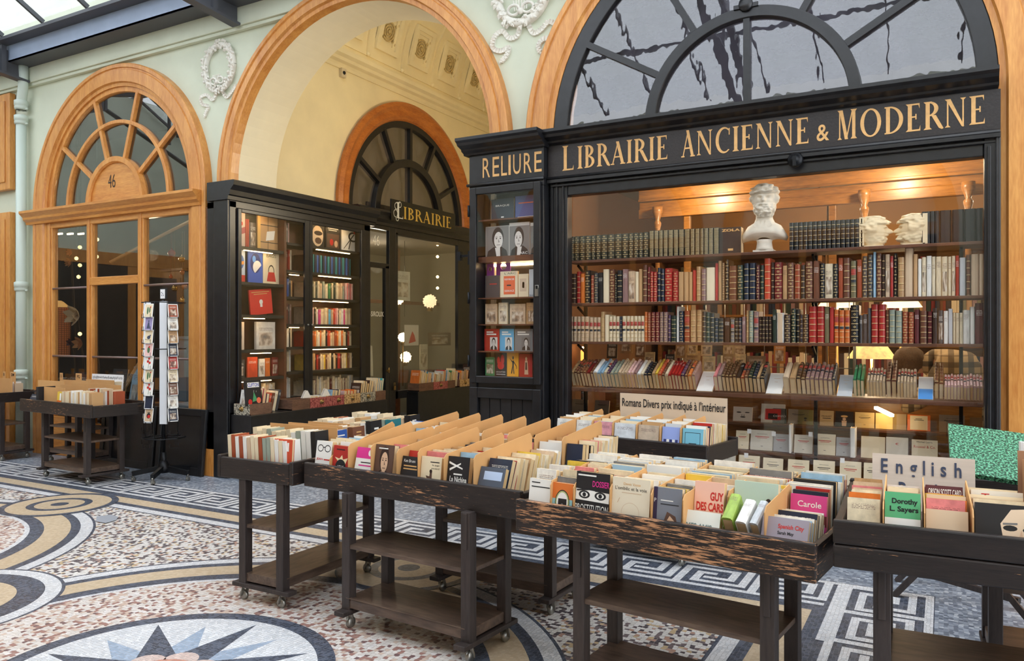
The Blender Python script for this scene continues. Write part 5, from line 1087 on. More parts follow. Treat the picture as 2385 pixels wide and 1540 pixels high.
shape(fb_[0], [([ell(-.22, .78, .19, .11, n=20)[:-1], ell(-.22, .78, .155, .085, n=20)[:-1]], M_ink), ([ell(.24, .78, .19, .11, n=20)[:-1], ell(.24, .78, .155, .085, n=20)[:-1]], M_ink), ([rc(-.06, .08, .80, .825)], M_ink)]); title(fb_[0], [('JEAN', -.42, -.02, .40, .48, M_inkred, .02), ('#', .06, .42, .42, .46, M_inkred), ('#', -.35, .3, .24, .27, M_ink)])
shape(fb_[1], [([[(-.3, .3), (-.2, .5), (-.38, .62), (-.1, .58), (.05, .7), (.12, .56), (.4, .62), (.28, .42), (.3, .3)]], plain('cover_cream', c(236, 214, 170), .5)), ([ell(0, .3, .32, .26, n=20)[:-1]], M_ink)]); title(fb_[1], [('JFK', -.2, .22, .22, .36, M_inkwhite), ('#', -.3, .2, .86, .89, M_ink)], -.06)
shape(fb_[2], [([rc(-.5, .5, .66, 1)], M_pink_ink), ([ell(.25, .84, .1, .1, n=12)[:-1]], M_inkwhite), ([[(-.48, .0), (-.4, .22), (-.2, .3), (.2, .2), (.35, .12), (.1, .14), (-.1, .05)]], G_SEP[2])]); title(fb_[2], [('#', -.2, .35, .52, .55, M_ink), ('#', -.3, .4, .42, .46, M_pink_ink)])
portrait(fb_[3], -.49, .49, 0, .99, G_SEP, 1, turn=.04, y=-.02); title(fb_[3], [('#', -.3, .2, .89, .92, M_inkwhite)], -.1)
title(fb_[4], [('Ken Bruen', -.4, .2, .8, .9, M_inkwhite), ('#', -.38, .3, .66, .70, M_gold), ('#', -.38, .35, .56, .6, M_gold)])
shape(fb_[5], [([[(-.1, .05), (-.16, .3), (-.24, .42), (-.06, .4), (-.04, .56), (.06, .56), (.06, .3), (.14, .05)]], G_SEP[1]), ([ell(0, .56, .07, .06, n=10)[:-1]], G_SEP[0])]); title(fb_[5], [('#', -.05, .4, .83, .86, M_ink), ('le juge', .05, .4, .72, .78, M_ink), ('pendard', .02, .4, .62, .68, M_ink)])
shape(fb_[6], [([[(-.45, .8), (.2, .66), (.2, .7), (-.45, .86)]], M_inkwhite), ([[(-.4, .6), (.1, .8), (.1, .84), (-.42, .66)]], M_inkwhite), ([[(-.45, .1), (-.1, .28), (-.1, .3), (-.45, .16)]], M_inkwhite)]); title(fb_[6], [('La Nichina', -.36, .44, .3, .46, M_inkwhite, .02), ('#', -.2, .2, .5, .54, M_inkwhite)], -.05)
shape(fb_[7], [([rc(-.32, .4, .58, .86)], M_sky_ink), ([ell(-.1, .15, .08, .1, n=10)[:-1]], G_SEP[2]), ([ell(.15, .12, .1, .08, n=10)[:-1]], M_inkred)])
for i in range(1, 8):
    divider(MB_, bx[i], YB0 - .005, YB1, zB, (.19 if i > 1 else .10) + .012 * (i % 2), .245 + .01 * (i % 3), 'tan divider card, %s from the spectacles book in the tall-divider cart' % ordw(i), True)
bx2 = [-.70, -.52, -.34, -.16, .02, .20, .38, .56, .695]
for i in range(8):
    fr = {0: ('turquoise', 'flat', 'turquoise book with white label at the start of the tray behind the tall dividers'), 1: ('pale blue', 'flat', 'pale turquoise book with black capitals in the tray behind the tall dividers')}.get(i)
    L = column(MB2, bx2[i] + .01, bx2[i + 1] - .02, -.25, .25, zB2, 10, '%s column of the tray behind the tall dividers' % ordw(i + 1), 60 + i, (.175, .215) if i < 2 else (.155, .18), 9, fr, pal=['white', 'blue', 'pink', 'cream', 'white', 'pale blue', 'white'] if i < 2 else ['yellow', 'cream', 'navy', 'white', 'rose', 'tan', 'cream', 'orange', 'white', 'black'])
    if i == 1: title(L[0], [('JEAN BAECHLER', -.46, .46, .76, .88, M_ink)])
    if i == 0: title(L[0], [('#', -.4, .4, .6, .85, M_inkwhite)])
for i in range(1, 8): divider(MB2, bx2[i], -.26, .26, zB2, .215, .26, 'tan divider card, %s from the turquoise books in the tray behind' % ordw(i))

# --- cart C, scratched, and the tray behind it
_, MC, zC = cart('heavily scratched book cart with bare wood showing, in the middle foreground', -.985, 3.35, -6.3, 1.28, .80, .86, .14, 'scratched', fy=-.16, fx=.05, FW=.86)
MC2, zC2 = MC @ T(0, .195, 0), zC; YC0, YC1 = -.372, -.02
cxs = [-.60, -.475, -.36, -.185, .0, .135, .27, .40, .605]
frC = [('white', 'flat', 'white paperback with a blue-and-yellow seashore foot, first column of the scratched cart', .155), ('orange', 'flat', 'orange-and-blue paperback with an oval steam engine, scratched cart', .15),
       ('black', 'flat', 'black paperback with staring eyes and white capitals, scratched cart', .21), (c(226, 214, 190), 'flat', 'cream paperback with a faint line-drawn face, scratched cart', .205),
       (c(120, 124, 134), 'flat', 'grey paperback with a crumpled cloth photo, scratched cart', .185), (c(238, 190, 170), 'flat', 'pale pink paperback with big red capitals, scratched cart', .21),
       (c(186, 206, 190), 'flat', 'pale seaside photo book with a small standing bather, scratched cart', .215)]
FC = []
for i, fr in enumerate(frC):
    x0, x1 = cxs[i] + .004, cxs[i + 1] - .008
    if i == 6: x0, x1 = .275, .45
    yo = 0.0 if i < 5 else (.085 if i == 5 else .16)
    L = column(MC, x0, x1, YC0 + yo, YC1, zC, int((9 + i % 2) * (1 - yo / .40)), '%s column of the scratched cart' % ordw(i + 1), 80 + i, (.16, .195), 7, fr[:3], fh=fr[3]); FC.append(L[0])
shape(FC[0], [([rc(-.5, .5, 0, .32)], plain('cover_seablue', c(150, 180, 214), .5)), ([ell(.05, .06, .3, .14, n=14)[:-1]], plain('cover_sunyellow', c(232, 208, 110), .5))]); title(FC[0], [('#', -.4, .46, .76, .79, M_ink), ('#', -.4, .0, .88, .91, M_ink)])
shape(FC[1], [([rc(-.5, .5, 0, .55)], plain('cover_turq', c(150, 196, 200), .5)), ([ell(0, .45, .36, .36, n=24)[:-1]], M_ink), ([ell(0, .45, .33, .33, n=24)[:-1]], plain('cover_oval', c(176, 186, 120), .5)), ([ell(0, .45, .28, .29, n=24)[:-1]], G_PH[3]), ([rc(-.2, .22, .34, .56)], G_PH[0]), ([ell(.0, .36, .08, .07, n=12)[:-1]], G_PH[1])])
shape(FC[2], [([[(-.5, .66), (.5, .62), (.5, .42), (-.5, .44)]], M_inkwhite)] + [([ell(x, .55, .17, .08, n=16)[:-1]], M_ink) for x in (-.24, .24)] + [([ell(x, .55, .11, .05, n=14)[:-1]], M_inkwhite) for x in (-.24, .24)] + [([ell(x, .55, .055, .045, n=12)[:-1]], M_ink) for x in (-.24, .24)] + [([[(-.48, .64), (-.05, .68), (-.05, .65), (-.46, .61)]], M_ink), ([[(.08, .66), (.46, .66), (.46, .63), (.08, .63)]], M_ink)])
title(FC[2], [('DOSSIER', .0, .5, .72, .84, M_pink_ink, .015), ('PROSTITUTION', -.5, .49, .2, .36, M_inkwhite, .0), ('#', -.45, .1, .92, .95, M_inkwhite)], -.05)
ln = plain('pale_line_ink', c(206, 180, 150), .7)
shape(FC[3], [([ell(0, .32, .24, .2, n=24)[:-1], ell(0, .32, .232, .193, n=24)[:-1]], ln), ([ell(-.06, .16, .05, .03, n=14)[:-1], ell(-.06, .16, .035, .02, n=14)[:-1]], M_inkred), ([[(-.36, .5), (-.3, .6), (-.28, .6), (-.34, .5)]], ln)])
title(FC[3], [('Denis Vasse', -.2, .25, .86, .91, M_gold), ("L'ombilic et la voix", -.42, .42, .76, .83, M_ink), ('#', -.24, .28, .7, .715, ln)])
shape(FC[4], [([rc(-.5, -.36, 0, 1)], plain('cover_indigo', c(50, 40, 70), .5)), ([[(-.3, .05), (-.1, .3), (.0, .5), (.3, .42), (.46, .1), (.4, .02)]], G_SEP[1]), ([[(-.1, .2), (.1, .42), (.3, .3), (.2, .1)]], G_SEP[2])]); title(FC[4], [('P', -.47, -.40, .68, .76, M_inkwhite), ('#', -.24, .2, .72, .74, M_inkwhite), ('#', -.24, .4, .64, .66, M_ink)])
title(FC[5], [('GUY', .04, .48, .66, .82, M_inkred, .03), ('DES CARS', -.42, .49, .46, .62, M_inkred, .03), ('AS', .2, .49, .16, .32, M_inkred, .03)])
shape(FC[6], [([rc(-.5, .5, 0, .3)], plain('cover_sand', c(196, 176, 140), .5)), ([rc(-.5, .5, .3, .4)], plain('cover_sea', c(120, 160, 160), .5)), ([[(.22, .1), (.26, .4), (.22, .52), (.3, .62), (.36, .5), (.33, .36), (.34, .1)]], G_SEP[2]), ([ell(.29, .68, .06, .05, n=10)[:-1]], G_SEP[0]), ([rc(.24, .35, .46, .52)], M_inkred), ([rc(.25, .34, .3, .36)], M_ink)])
# loose books lying in front of the columns
b = book('pap', 'flat', MC @ T(.19, -.366, zC + .004) @ RX(-20) @ RZ(1), (.165, .045, .11), c(226, 226, 216), 'paperback', 'off-white book with grey capitals standing low at the scratched cart front', 'book'); title(b, [('MES AMIS', -.3, .32, .34, .56, plain('grey_green_ink', c(110, 130, 126), .6), .02)])
def vloose(x, y, t, d, h, col, lab, lean=(0, 0), st='print'): return book('vol', st, MC @ T(x, y, zC + .004 + d * math.sin(math.radians(56))) @ RZ(lean[1]) @ RX(-56) @ RY(lean[0]), (t, d, h), col, 'hardback', lab, 'book')
vloose(.305, -.36, .042, .12, .13, 'lime green', 'lime green hardback leaning back in the scratched cart', (0, 1)); vloose(.355, -.355, .042, .11, .12, 'white', 'white speckled book with a red oval leaning beside the lime green one', (0, -4)); vloose(.402, -.35, .034, .11, .12, 'pale grey', 'pale blue-white book leaning between the speckled and the lilac-grey ones', (0, -6))
L = column(MC, .43, .60, -.366, -.10, zC, 6, 'in the end column of the scratched cart', 97, (.115, .13), 22, (c(150, 140, 150), 'flat', 'lilac-grey paperback with a red title in the corner of the scratched cart'), fh=.13); title(L[0], [('Spanish City', -.15, .4, .66, .82, M_inkred, .02), ('Sarah May', -.15, .2, .5, .62, M_ink, .02), ('#', -.05, .44, .42, .44, M_inkwhite)]); shape(L[0], [([ell(-.05, .18, .12, .14, n=10)[:-1]], G_SEP[2]), ([ell(-.02, .2, .06, .07, n=10)[:-1]], G_SEP[1]), ([rc(-.2, .2, .0, .05)], M_inkred)])
L = column(MC, .46, .60, -.09, -.02, zC, 3, 'behind the lilac-grey book of the scratched cart', 98, (.17, .19), 7, ('pink', 'flat', 'bright pink paperback behind the lilac-grey book, scratched cart'), fh=.165); title(L[0], [('Carole', -.3, .35, .72, .86, M_inkwhite, .01), ('#', -.5, .5, .3, .55, plain('maroon_print', c(120, 44, 50), .5))])
for i, x in enumerate((-.475, -.36, -.185, .0, .135, .27, .445)): divider(MC, x, YC0 + (.0, .0, .0, .0, .0, .12, .02)[i], YC1, zC, (.16, .16, .175, .175, .17, .18, .16)[i], .195, 'tan divider card, %s from the seashore paperback in the scratched cart' % ordw(i + 1))
cx2 = [-.60, -.42, -.225, -.03, .19, .40, .60]
for i in range(6):
    fr = {1: (c(226, 214, 190), 'flat', 'tall cream book with blue capitals in the rear half of the scratched cart'), 0: ('navy', 'print', 'navy book with gold print at the start of the rear half of the scratched cart'), 5: ('white', 'print', 'white book with a green rule at the end of the rear half of the scratched cart')}.get(i)
    L = column(MC2, cx2[i] + .01, cx2[i + 1] - .012, -.175, .17, zC2, 8, '%s column of the rear half of the scratched cart' % ordw(i + 1), 110 + i, (.165, .2), 6, fr, pal=['white', 'cream', 'white', 'pale blue', 'black', 'white', 'red', 'cream', 'white', 'grey', 'white'])
    if i == 1: title(L[0], [('FRITZ MOLDEN', -.4, .4, .72, .86, M_inkblue, .02)])
for i in range(1, 6): divider(MC2, cx2[i], -.178, .178, zC2, .165, .185, 'tan divider card, %s from the navy book in the rear half of the scratched cart' % ordw(i))

# --- cart D, English books
_, MD, zD = cart('black book cart of English paperbacks with a lettered cardboard sign', 0.30, 3.36, 2.0, 1.31, .88, .95, .165, 'fresh', FW=.86, FD=.40, fy=-.2, fx=-.10, planks=2)
dx = [-.62, -.50, -.375, -.235, -.05]
warm = ['cream', 'beige', 'tan', 'yellow', 'cream', 'rose', 'cream', 'white', 'beige', 'orange', 'cream']
frD = [('cream', 'print', 'cream paperback in the corner column of the English cart', .135), (c(92, 176, 122), 'flat', 'green paperback with bold black lettering, second column of the English cart', .165), ('beige', 'flat', 'beige paperback end lying forward in the third column of the English cart', .12), (c(96, 92, 82), 'flat', 'dark sepia paperback with a cropped face, fourth column of the English cart', .155)]
FD_ = []
for i, fr in enumerate(frD):
    L = column(MD, dx[i] + .006, dx[i + 1] - .008, -.40, -.02, zD, (11, 12, 9, 9)[i], '%s column of the English cart' % ordw(i + 1), 130 + i, (.125, .148), (14, 9, 16, 12)[i], fr[:3], pal=warm, fh=fr[3]); FD_.append(L)
title(FD_[1][0], [('Dorothy', -.3, .42, .74, .88, M_ink, .03), ('L. Sayers', -.36, .44, .58, .72, M_ink, .03), ('#', -.5, .5, .3, .48, M_inkwhite), ('#', -.5, .5, 0, .3, plain('cover_indigo2', c(70, 80, 150), .5))])
b = FD_[3][0]; shape(b, [([rc(-.5, .5, 0, 1)], G_PH[0]), ([[(.0, 0), (-.08, .6), (.1, .9), (.5, .95), (.5, 0)]], G_SEP[3]), ([ell(.08, .52, .12, .06, n=12)[:-1]], G_PH[0]), ([ell(.38, .5, .1, .055, n=12)[:-1]], G_PH[0]), ([[(-.04, .62), (.2, .64), (.2, .6), (-.04, .58)]], G_PH[1]), ([[(.26, .5), (.3, .28), (.2, .26)]], G_SEP[2])])
for i, (bk, txt, mat, col) in enumerate(((FD_[2][7], 'ORSON SCOTT CARD', M_inkwhite, c(84, 34, 38)), (FD_[3][7], 'Tom', M_inkred, c(224, 218, 204)))):
    bk.color = col; bk.data = TP[('pap', 'flat')][0]; bk['label'] = ('dark maroon paperback with white capitals, rear of the third English column', 'pale paperback with a red title, rear of the fourth English column')[i]; bk.scale.z = (.15, .145)[i]
    title(bk, [(txt, -.42 if i == 0 else -.3, .46 if i == 0 else .2, .78, .92, mat, .01)])
for i in range(1, 4): divider(MD, dx[i], -.41, .0, zD, .13, .165, 'tan divider card, %s from the corner of the English cart' % ordw(i))
divider(MD, -.05, -.41, .0, zD, .12, .20, 'tan divider card beside the dark sepia face in the English cart')
for k, (col, t, lab) in enumerate(((c(120, 60, 70), .03, 'red-edged hardback standing spine-up by the sepia face, English cart'), ('blue', .028, 'blue hardback with a white foot, second of the spine-up row'), ('dark grey', .042, 'dark grey hardback with pale panel, third of the spine-up row'), (c(40, 56, 66), .048, 'thick slate hardback, fourth of the spine-up row'), ('white', .03, 'white hardback, fifth of the spine-up row'), ('sky blue', .032, 'sky blue hardback at the end of the spine-up row'))):
    xs = -.03 + sum((.03, .028, .042, .048, .03, .032)[:k]) * 1.12
    book('vol', 'print', MD @ T(xs, -.36, zD + .006 + .11 * math.sin(math.radians(56))) @ RX(-56), (t, .11, (.12, .16, .14, .135, .115, .125)[k]), col, 'hardback', lab, 'book')
L = column(MD, -.045, .20, -.12, .02, zD, 4, 'behind the spine-up row of the English cart', 140, (.22, .25), 8, (c(40, 140, 150), 'flat', 'large turquoise book with white script title in the English cart'), fh=.21, pal=['white', 'lilac', 'white', 'pale grey']); title(L[0], [('Writing', -.2, .36, .68, .82, M_inkwhite, .01), ('Doctoral', -.1, .44, .5, .62, M_inkwhite, .01), ('by', .2, .3, .34, .44, M_inkwhite)])
shape(L[0], [([[(-.5, .6), (-.2, .98), (-.38, .98), (-.5, .88)]], M_inkred)]); L[1].color = c(90, 120, 110); L[1]['label'] = 'grey-green book with gilt capitals behind the turquoise one, English cart'; title(L[1], [('Virtual', .0, .44, .84, .95, M_gold, .03)])
L = column(MD, .25, .56, -.36, .0, zD, 7, 'in the end column of the English cart', 141, (.17, .24), 9, ('tan', 'print', 'tan paperback at the far corner of the English cart'), pal=['white', 'blue', 'cream', 'rust', 'white'])
def cardsign(Mx, x0, x1, y, z0, z1, label, mat, lean=8, name='card_sign'):
    o = empty(name, (0, 0, 0)); o.matrix_basis = Mx @ T((x0 + x1) / 2, y, z0) @ RX(-lean); tag(o, label, 'sign'); w = (x1 - x0) / 2
    m = MB(); m.box(-w, w, 0, .004, 0, z1 - z0); m.build('card', mat, o); return o
X0, X1 = -.50, -.16
sg = cardsign(MD, -.555, -.19, .14, zD - .07, zD + .22, 'weathered grey cardboard sign with widely spaced dark lettering in the English cart', plain('weathered_card', c(206, 192, 178), .8, var=.06, vs=6, stretch=(.4, 1, 14)), 10)
m = MB(); f = FY(-.001)
for ch, a in zip('English', (-.150, -.095, -.045, .002, .032, .064, .112)): put_sans(m, ch, f, a, .215, .055, .72, .02)
for ch, a in zip('Books', (-.085, -.04, .002, .044, .086)): put_sans(m, ch, f, a, .125, .055, .72, .02)
m.build('lettering', M_inkblue, sg, fix=False)
for i, (h, y, lab) in enumerate(((.30, .06, 'brown folder card, nearest of three behind the turquoise book'), (.335, .11, 'brown folder card, middle of three behind the turquoise book'), (.36, .16, 'brown folder card, rearmost of three behind the turquoise book'))):
    m = MB(); m.plate([[(-.03 - .01 * i, zD), (-.03 - .01 * i, zD + h - .10), (.62, zD + h - .10), (.62, zD)]], lambda u, v, w, y=y: Vector((u, y + w + (v - zD) * .1, v)), .005); o = m.build('folder_card', plain('brown_card_%d' % i, c(176 - 8 * i, 128 - 6 * i, 84), .75, var=.08, vs=5)); o.matrix_basis = MD; tag(o, lab, 'folder')
column(MD, -.5, -.2, .22, .38, zD, 5, 'stacked behind the cardboard sign of the English cart', 150, (.16, .2), 8, pal=['white', 'cream', 'pale grey'])
mf, nt_, b_ = newmat('green_marbled_board'); n_ = noiset(nt_, coords(nt_, 'Object'), 110, 3, .6); nt_.links.new(ramp(nt_, n_, [(.44, c(16, 46, 38)), (.5, c(34, 110, 78)), (.57, c(110, 180, 146))]), b_.inputs['Base Color']); b_.inputs['Roughness'].default_value = .4
m = MB(); m.box(-.34, .36, 0, .02, 0, .40); pf = m.build('portfolio', [mf]); x, y = -.03, 4.2
pf.matrix_basis = T(.36, 3.80, .98) @ RZ(4) @ RY(6) @ RX(-66); tag(pf, 'large green marbled portfolio leaning back behind the brown folder cards', 'portfolio')
m = MB(); m.box(-.25, -.02, .24, .30, 0, .30); o = m.build('paper_bundle', plain('white_paper_bundle', c(226, 224, 222), .7, var=.06, vs=6)); o.matrix_basis = MD @ T(.22, .02, zD) @ RX(-4); tag(o, 'bundle of white papers standing beside the green marbled portfolio', 'papers')

# --- cart E by the window
_, ME, zE = cart('smooth black book cart under the window with a one-line card sign', -1.93, 5.40, -8, 1.24, .56, .86, .13, 'fresh', fy=0)
ex = [-.59, -.42, -.27, -.10, .09, .27, .42, .59]
frE = [('white', 'print', 'white paperback with a small red mark, first column of the window cart'), ('white', 'print', 'greyish white paperback, second column of the window cart'), (c(228, 160, 170), 'print', 'pink paperback, third column of the window cart'), (c(220, 224, 228), 'print', 'bluish white paperback, fourth column of the window cart'), (c(206, 186, 164), 'print', 'buff paperback, fifth column of the window cart'), (c(150, 168, 226), 'flat', 'periwinkle paperback with dark blue squares, window cart'), (c(120, 186, 208), 'flat', 'sky blue paperback with a thin black frame, window cart')]
for i, fr in enumerate(frE):
    L = column(ME, ex[i] + .008, ex[i + 1] - .012, -.245, .16, zE, 11, '%s column of the window cart' % ordw(i + 1), 160 + i, (.155, .185), 7, fr, fh=.16)
    if i == 5: title(L[0], [('#', -.4 + .165 * q, -.25 + .165 * q, .36 + (.0 if q % 2 else .0), .48, (plain('navy_square', c(40, 50, 110), .5) if q % 2 == 0 else M_inkwhite)) for q in range(5)] + [('#', -.4 + .165 * q, -.25 + .165 * q, .2, .32, (M_inkwhite if q % 2 == 0 else M_inkblue)) for q in range(5)])
    if i == 6: shape(L[0], [([rc(-.38, .36, .12, .84), rc(-.36, .34, .14, .82)], M_ink), ([rc(-.18, .18, .36, .4)], M_ink), ([rc(-.14, .14, .28, .31)], M_ink)])
for i in range(1, 7): divider(ME, ex[i], -.25, .17, zE, .17, .21, 'tan divider card, %s from the post in the window cart' % ordw(i))
sg = cardsign(ME, -.30, .56, .225, zE, zE + .335, 'long buff card sign with one line of black lettering above the window cart', M_signcard, 0)
m = MB(); fit_sans(m, 'Romans Divers prix indiqué à l\'intérieur', FY(-.001), -.41, .42, .215, .30, .012); m.build('lettering', M_ink, sg, fix=False)
for i, (col, lab) in enumerate(((PAL['sky blue'], 'thin blue booklet lying at the corner of the window cart'), (PAL['rose'], 'red-pink booklet lying at the corner of the window cart'))):
    book('pap', 'print', ME @ T(.535 + .0 * i, -.16 + .13 * i, zE + .07) @ RZ(80) @ RX(-75), (.11, .016, .13), col, 'paperback', lab, 'book')

# --- carts by the left shop
_, MF, zF = cart('small black book cart nearest the postcard rack', -8.26, 5.16, -4, 1.46, .62, .86, .135, 'used', FW=.92, FD=.42)
_, MF2, zF2 = cart('black book cart against the oak shopfront behind the small one', -9.25, 5.74, 0, 1.3, .36, .86, .13, 'used', FW=.9, FD=.28)
_, MG, zG = cart('black book cart half out of the picture by the drainpipe', -10.95, 5.50, 0, 1.5, .55, .86, .135, 'used', FW=.9, FD=.36, fx=.3)
def rowx(Mx, x0, x1, n, y, zb, lab, seed, pal, h=(.16, .185), d=.115, st=('print', 'print', 'pict')):
    r = random.Random(seed); dxx = (x1 - x0) / n
    for k in range(n):
        col = pal[(k + r.randrange(2)) % len(pal)]
        book('vol', r.choice(st), Mx @ T(x0 + dxx * (k + .5), y, zb + .002), (dxx * .9, d, r.uniform(*h)), col, 'paperback', '%s paperback, %s %s' % (col, ordw(k + 1), lab), 'book')
rowx(MF, .08, .68, 17, -.265, zF, 'of the cream front row in the cart nearest the postcard rack', 1, ['cream', 'white', 'beige', 'cream', 'tan', 'white'], (.165, .19), st=('flat', 'print'))
rowx(MF, .10, .66, 15, -.02, zF, 'of the rear row in the cart nearest the postcard rack', 2, ['cream', 'beige', 'white', 'rust'], (.165, .2))
L = column(MF, -.68, -.5, -.26, .2, zF, 7, 'in the first column of the cart nearest the postcard rack', 170, (.12, .15), 25, pal=['navy', 'cream', 'teal', 'black'])
L = column(MF, -.02, .065, -.27, -.18, zF, 2, 'beside the cream front row of the postcard-rack cart', 171, (.16, .175), 5, ('yellow', 'flat', 'yellow-and-orange paperback beside the cream front row'), pal=['white']); title(L[0], [('#', -.5, .5, 0, .45, plain('cover_orange2', c(232, 110, 40), .5)), ('#', .1, .5, .45, .9, M_inkwhite)])
for i, (x0, x1, y, h, lab) in enumerate(((-.46, -.02, -.18, .20, 'scuffed brown card with a pen mark in the postcard-rack cart'), (-.48, .1, .0, .215, 'middle brown card in the postcard-rack cart'), (-.48, .4, .2, .225, 'rear brown card in the postcard-rack cart'))):
    m = MB(); m.plate([rc(x0, x1, zF, zF + h)], lambda u, v, w, y=y: Vector((u, y + w, v)), .005); o = m.build('divider_card', M_card); o.matrix_basis = MF; tag(o, lab, 'divider', 'cardboard dividers')
book('vol', 'flat', MF @ T(-.485, -.25, zF) , (.02, .2, .20), 'black', 'hardback', 'thin black board book beside the first column of the postcard-rack cart', 'book')
for i, (x0, x1, y, lab, ht) in enumerate(((-.6, -.05, -.16, 'brown divider card at the near end of the shopfront cart', .21), (-.3, .3, -.05, 'brown divider card in the middle of the shopfront cart', .22), (.05, .6, .05, 'brown divider card at the far end of the shopfront cart', .23))):
    m = MB(); m.plate([rc(x0, x1, zF2, zF2 + ht)], lambda u, v, w, y=y: Vector((u, y + w, v)), .005); o = m.build('divider_card', M_card); o.matrix_basis = MF2; tag(o, lab, 'divider', 'cardboard dividers')
rowx(MF2, .1, .6, 9, .06, zF2, 'standing in the shopfront cart', 3, ['white', 'pale blue', 'white', 'cream', 'teal'], (.17, .22), .1)
rowx(MF2, -.3, .0, 5, -.02, zF2, 'beside the cards of the shopfront cart', 4, ['white', 'cream', 'pale grey'], (.13, .16), .1)
sg = cardsign(MF2, .0, .62, .14, zF2, zF2 + .29, 'white card sign with blue-black handwriting above the shopfront cart', plain('white_card', c(234, 234, 236), .7), 4); m = MB()
rq = random.Random(8)
for k in range(34): xk = -.29 + k * .0172; m.plate([[(xk, .225 + rq.uniform(0, .02)), (xk + .006, .225 + rq.uniform(0, .02)), (xk + .013, .25 + rq.uniform(0, .02)), (xk + .006, .255 + rq.uniform(0, .02))]], FY(-.0015), 0); m.build('lettering', M_inkblue, sg, fix=False)
for i, (x0, x1, y, lab) in enumerate(((-.1, .66, -.2, 'brown divider card in front of the drainpipe cart'), (.1, .68, .0, 'second brown divider card of the drainpipe cart'))):
    m = MB(); m.plate([rc(x0, x1, zG, zG + .2 + .02 * i)], lambda u, v, w, y=y: Vector((u, y + w, v)), .005); o = m.build('divider_card', M_card); o.matrix_basis = MG; tag(o, lab, 'divider', 'cardboard dividers')
rowx(MG, .15, .65, 12, .05, zG, 'in the drainpipe cart', 5, ['cream', 'white', 'beige'], (.14, .18), .1)
for i, (Mx, x, y, z, s) in enumerate(((MG, .38, .06, zG, 'B'), (MG, .58, .06, zG, 'DM'), (MF2, -.33, -.03, zF2, 'S'), (MF2, -.02, .0, zF2, 'PQ'))):
    o = empty('letter_tab', (0, 0, 0)); o.matrix_basis = Mx @ T(x, y, z); tag(o, ('buff tab card with one letter at the drainpipe cart', 'buff tab card with two letters at the drainpipe cart', 'buff tab card with one letter at the shopfront cart', 'buff tab card with two letters at the shopfront cart')[i], 'card tab')
    m = MB(); w = .03 * len(s); m.box(-w, w, 0, .004, 0, .30); m.build('card', M_card, o); m = MB(); put_sans(m, s, FY(-.001), 0, .245, .035, .9, .01, .001, 'c'); m.build('lettering', M_ink, o, fix=False)
_, MD2, zD2 = cart('black book cart carrying the green marbled portfolio behind the English cart', .62, 4.30, 2, 1.2, .62, .86, .13, 'fresh', FW=.95, FD=.4, fx=.02)
# folding trestle seen under the English cart
m = MB(); tr = empty('folding_trestle', (.15, 5.25, 0)); tag(tr, 'brown folding wooden trestle with crossed legs behind the English cart', 'trestle')
xa, ya = onZ(2085, 1384, 0.0)
for i, (p, q) in enumerate((((-.42, .0, 0), (.25, .10, .82)), ((.30, -.35, 0), (-.35, -.25, .82)), ((-.42, .32, 0), (.25, .38, .82)), ((.33, .03, 0), (-.35, .1, .82)))):
    m = MB(); m.bar(p, q, .03, .05, (0, 1, 0)); m.build('leg', M_cartleg, tr)
m = MB(); m.bar((-.30, .03, .16), (.2, -.29, .16), .03, .03); m.build('stretcher', M_cartleg, tr)
# ---------------------------------------------------------------- shop window: shelves of old books
WS = empty('window_shelving', (0, 0, 0)); tag(WS, 'brown shelving of four full-width boards behind the big shop window', 'shelving')
YSB = 6.06                                     # spines stand at this depth
def zat(y, px=1327): return onY(px, y, 6.0)[1]
ZS = [2.205, 1.845, 1.522]; LZD = 1.135
for z in ZS:
    m = MB(); m.box(-2.79, .26, 6.0, 6.30, z - .022, z); m.build('shelf', M_shelfwood, WS, bevel=.003)
m = MB(); m.box(-2.79, .26, 5.985, 6.42, LZD - .03, LZD); m.build('shelf', M_shelfwood, WS, bevel=.003)
for x in (-2.77, -.86, .1):
    m = MB(); m.box(x - .012, x + .012, 6.30, 6.33, .3, 2.22)
    for z in ZS: m.bar((x, 6.31, z - .1), (x, 6.15, z - .03), .016, .016)
    m.build('bracket_post', M_iron, WS)
def X6(px, Y=YSB): return onY(px, 700, Y)[0]
def shelfrow(seq, base, zb, ox, sc, ylist_off, lab, seed, d=.17):
    """seq: (x0,x1,top,colour,style) in crop pixels; heights follow the photograph"""
    r = random.Random(seed); n = 0
    for (x0, x1, top, col, st) in seq:
        n += 1; a, b = X6(ox + x0 / sc), X6(ox + x1 / sc); px = ox + (x0 + x1) / 2 / sc
        dist = (YSB) / ray(px, 700).y; h = (base(x0) - top) / sc * dist / FPX
        nm = col if isinstance(col, str) else 'brown'
        word = {'bands': 'gilt-banded', 'ornate': 'gold-tooled', 'label': 'red-labelled', 'stripes': 'striped', 'print': 'cloth', 'pict': 'picture-cover', 'flat': 'plain'}[st]
        book('vol', st, T((a + b) / 2, YSB + r.uniform(0, .012), zb), (max(.012, (b - a) * .985), d, max(.1, h)), col, 'old_volume', '%s %s volume, %s from the post end of the %s' % (nm, word, ordw(n), lab), 'book')
B_, O_, L_, S_, P_, I_, F_ = 'bands', 'ornate', 'label', 'stripes', 'print', 'pict', 'flat'
k1, k2 = 4.053, 3.667
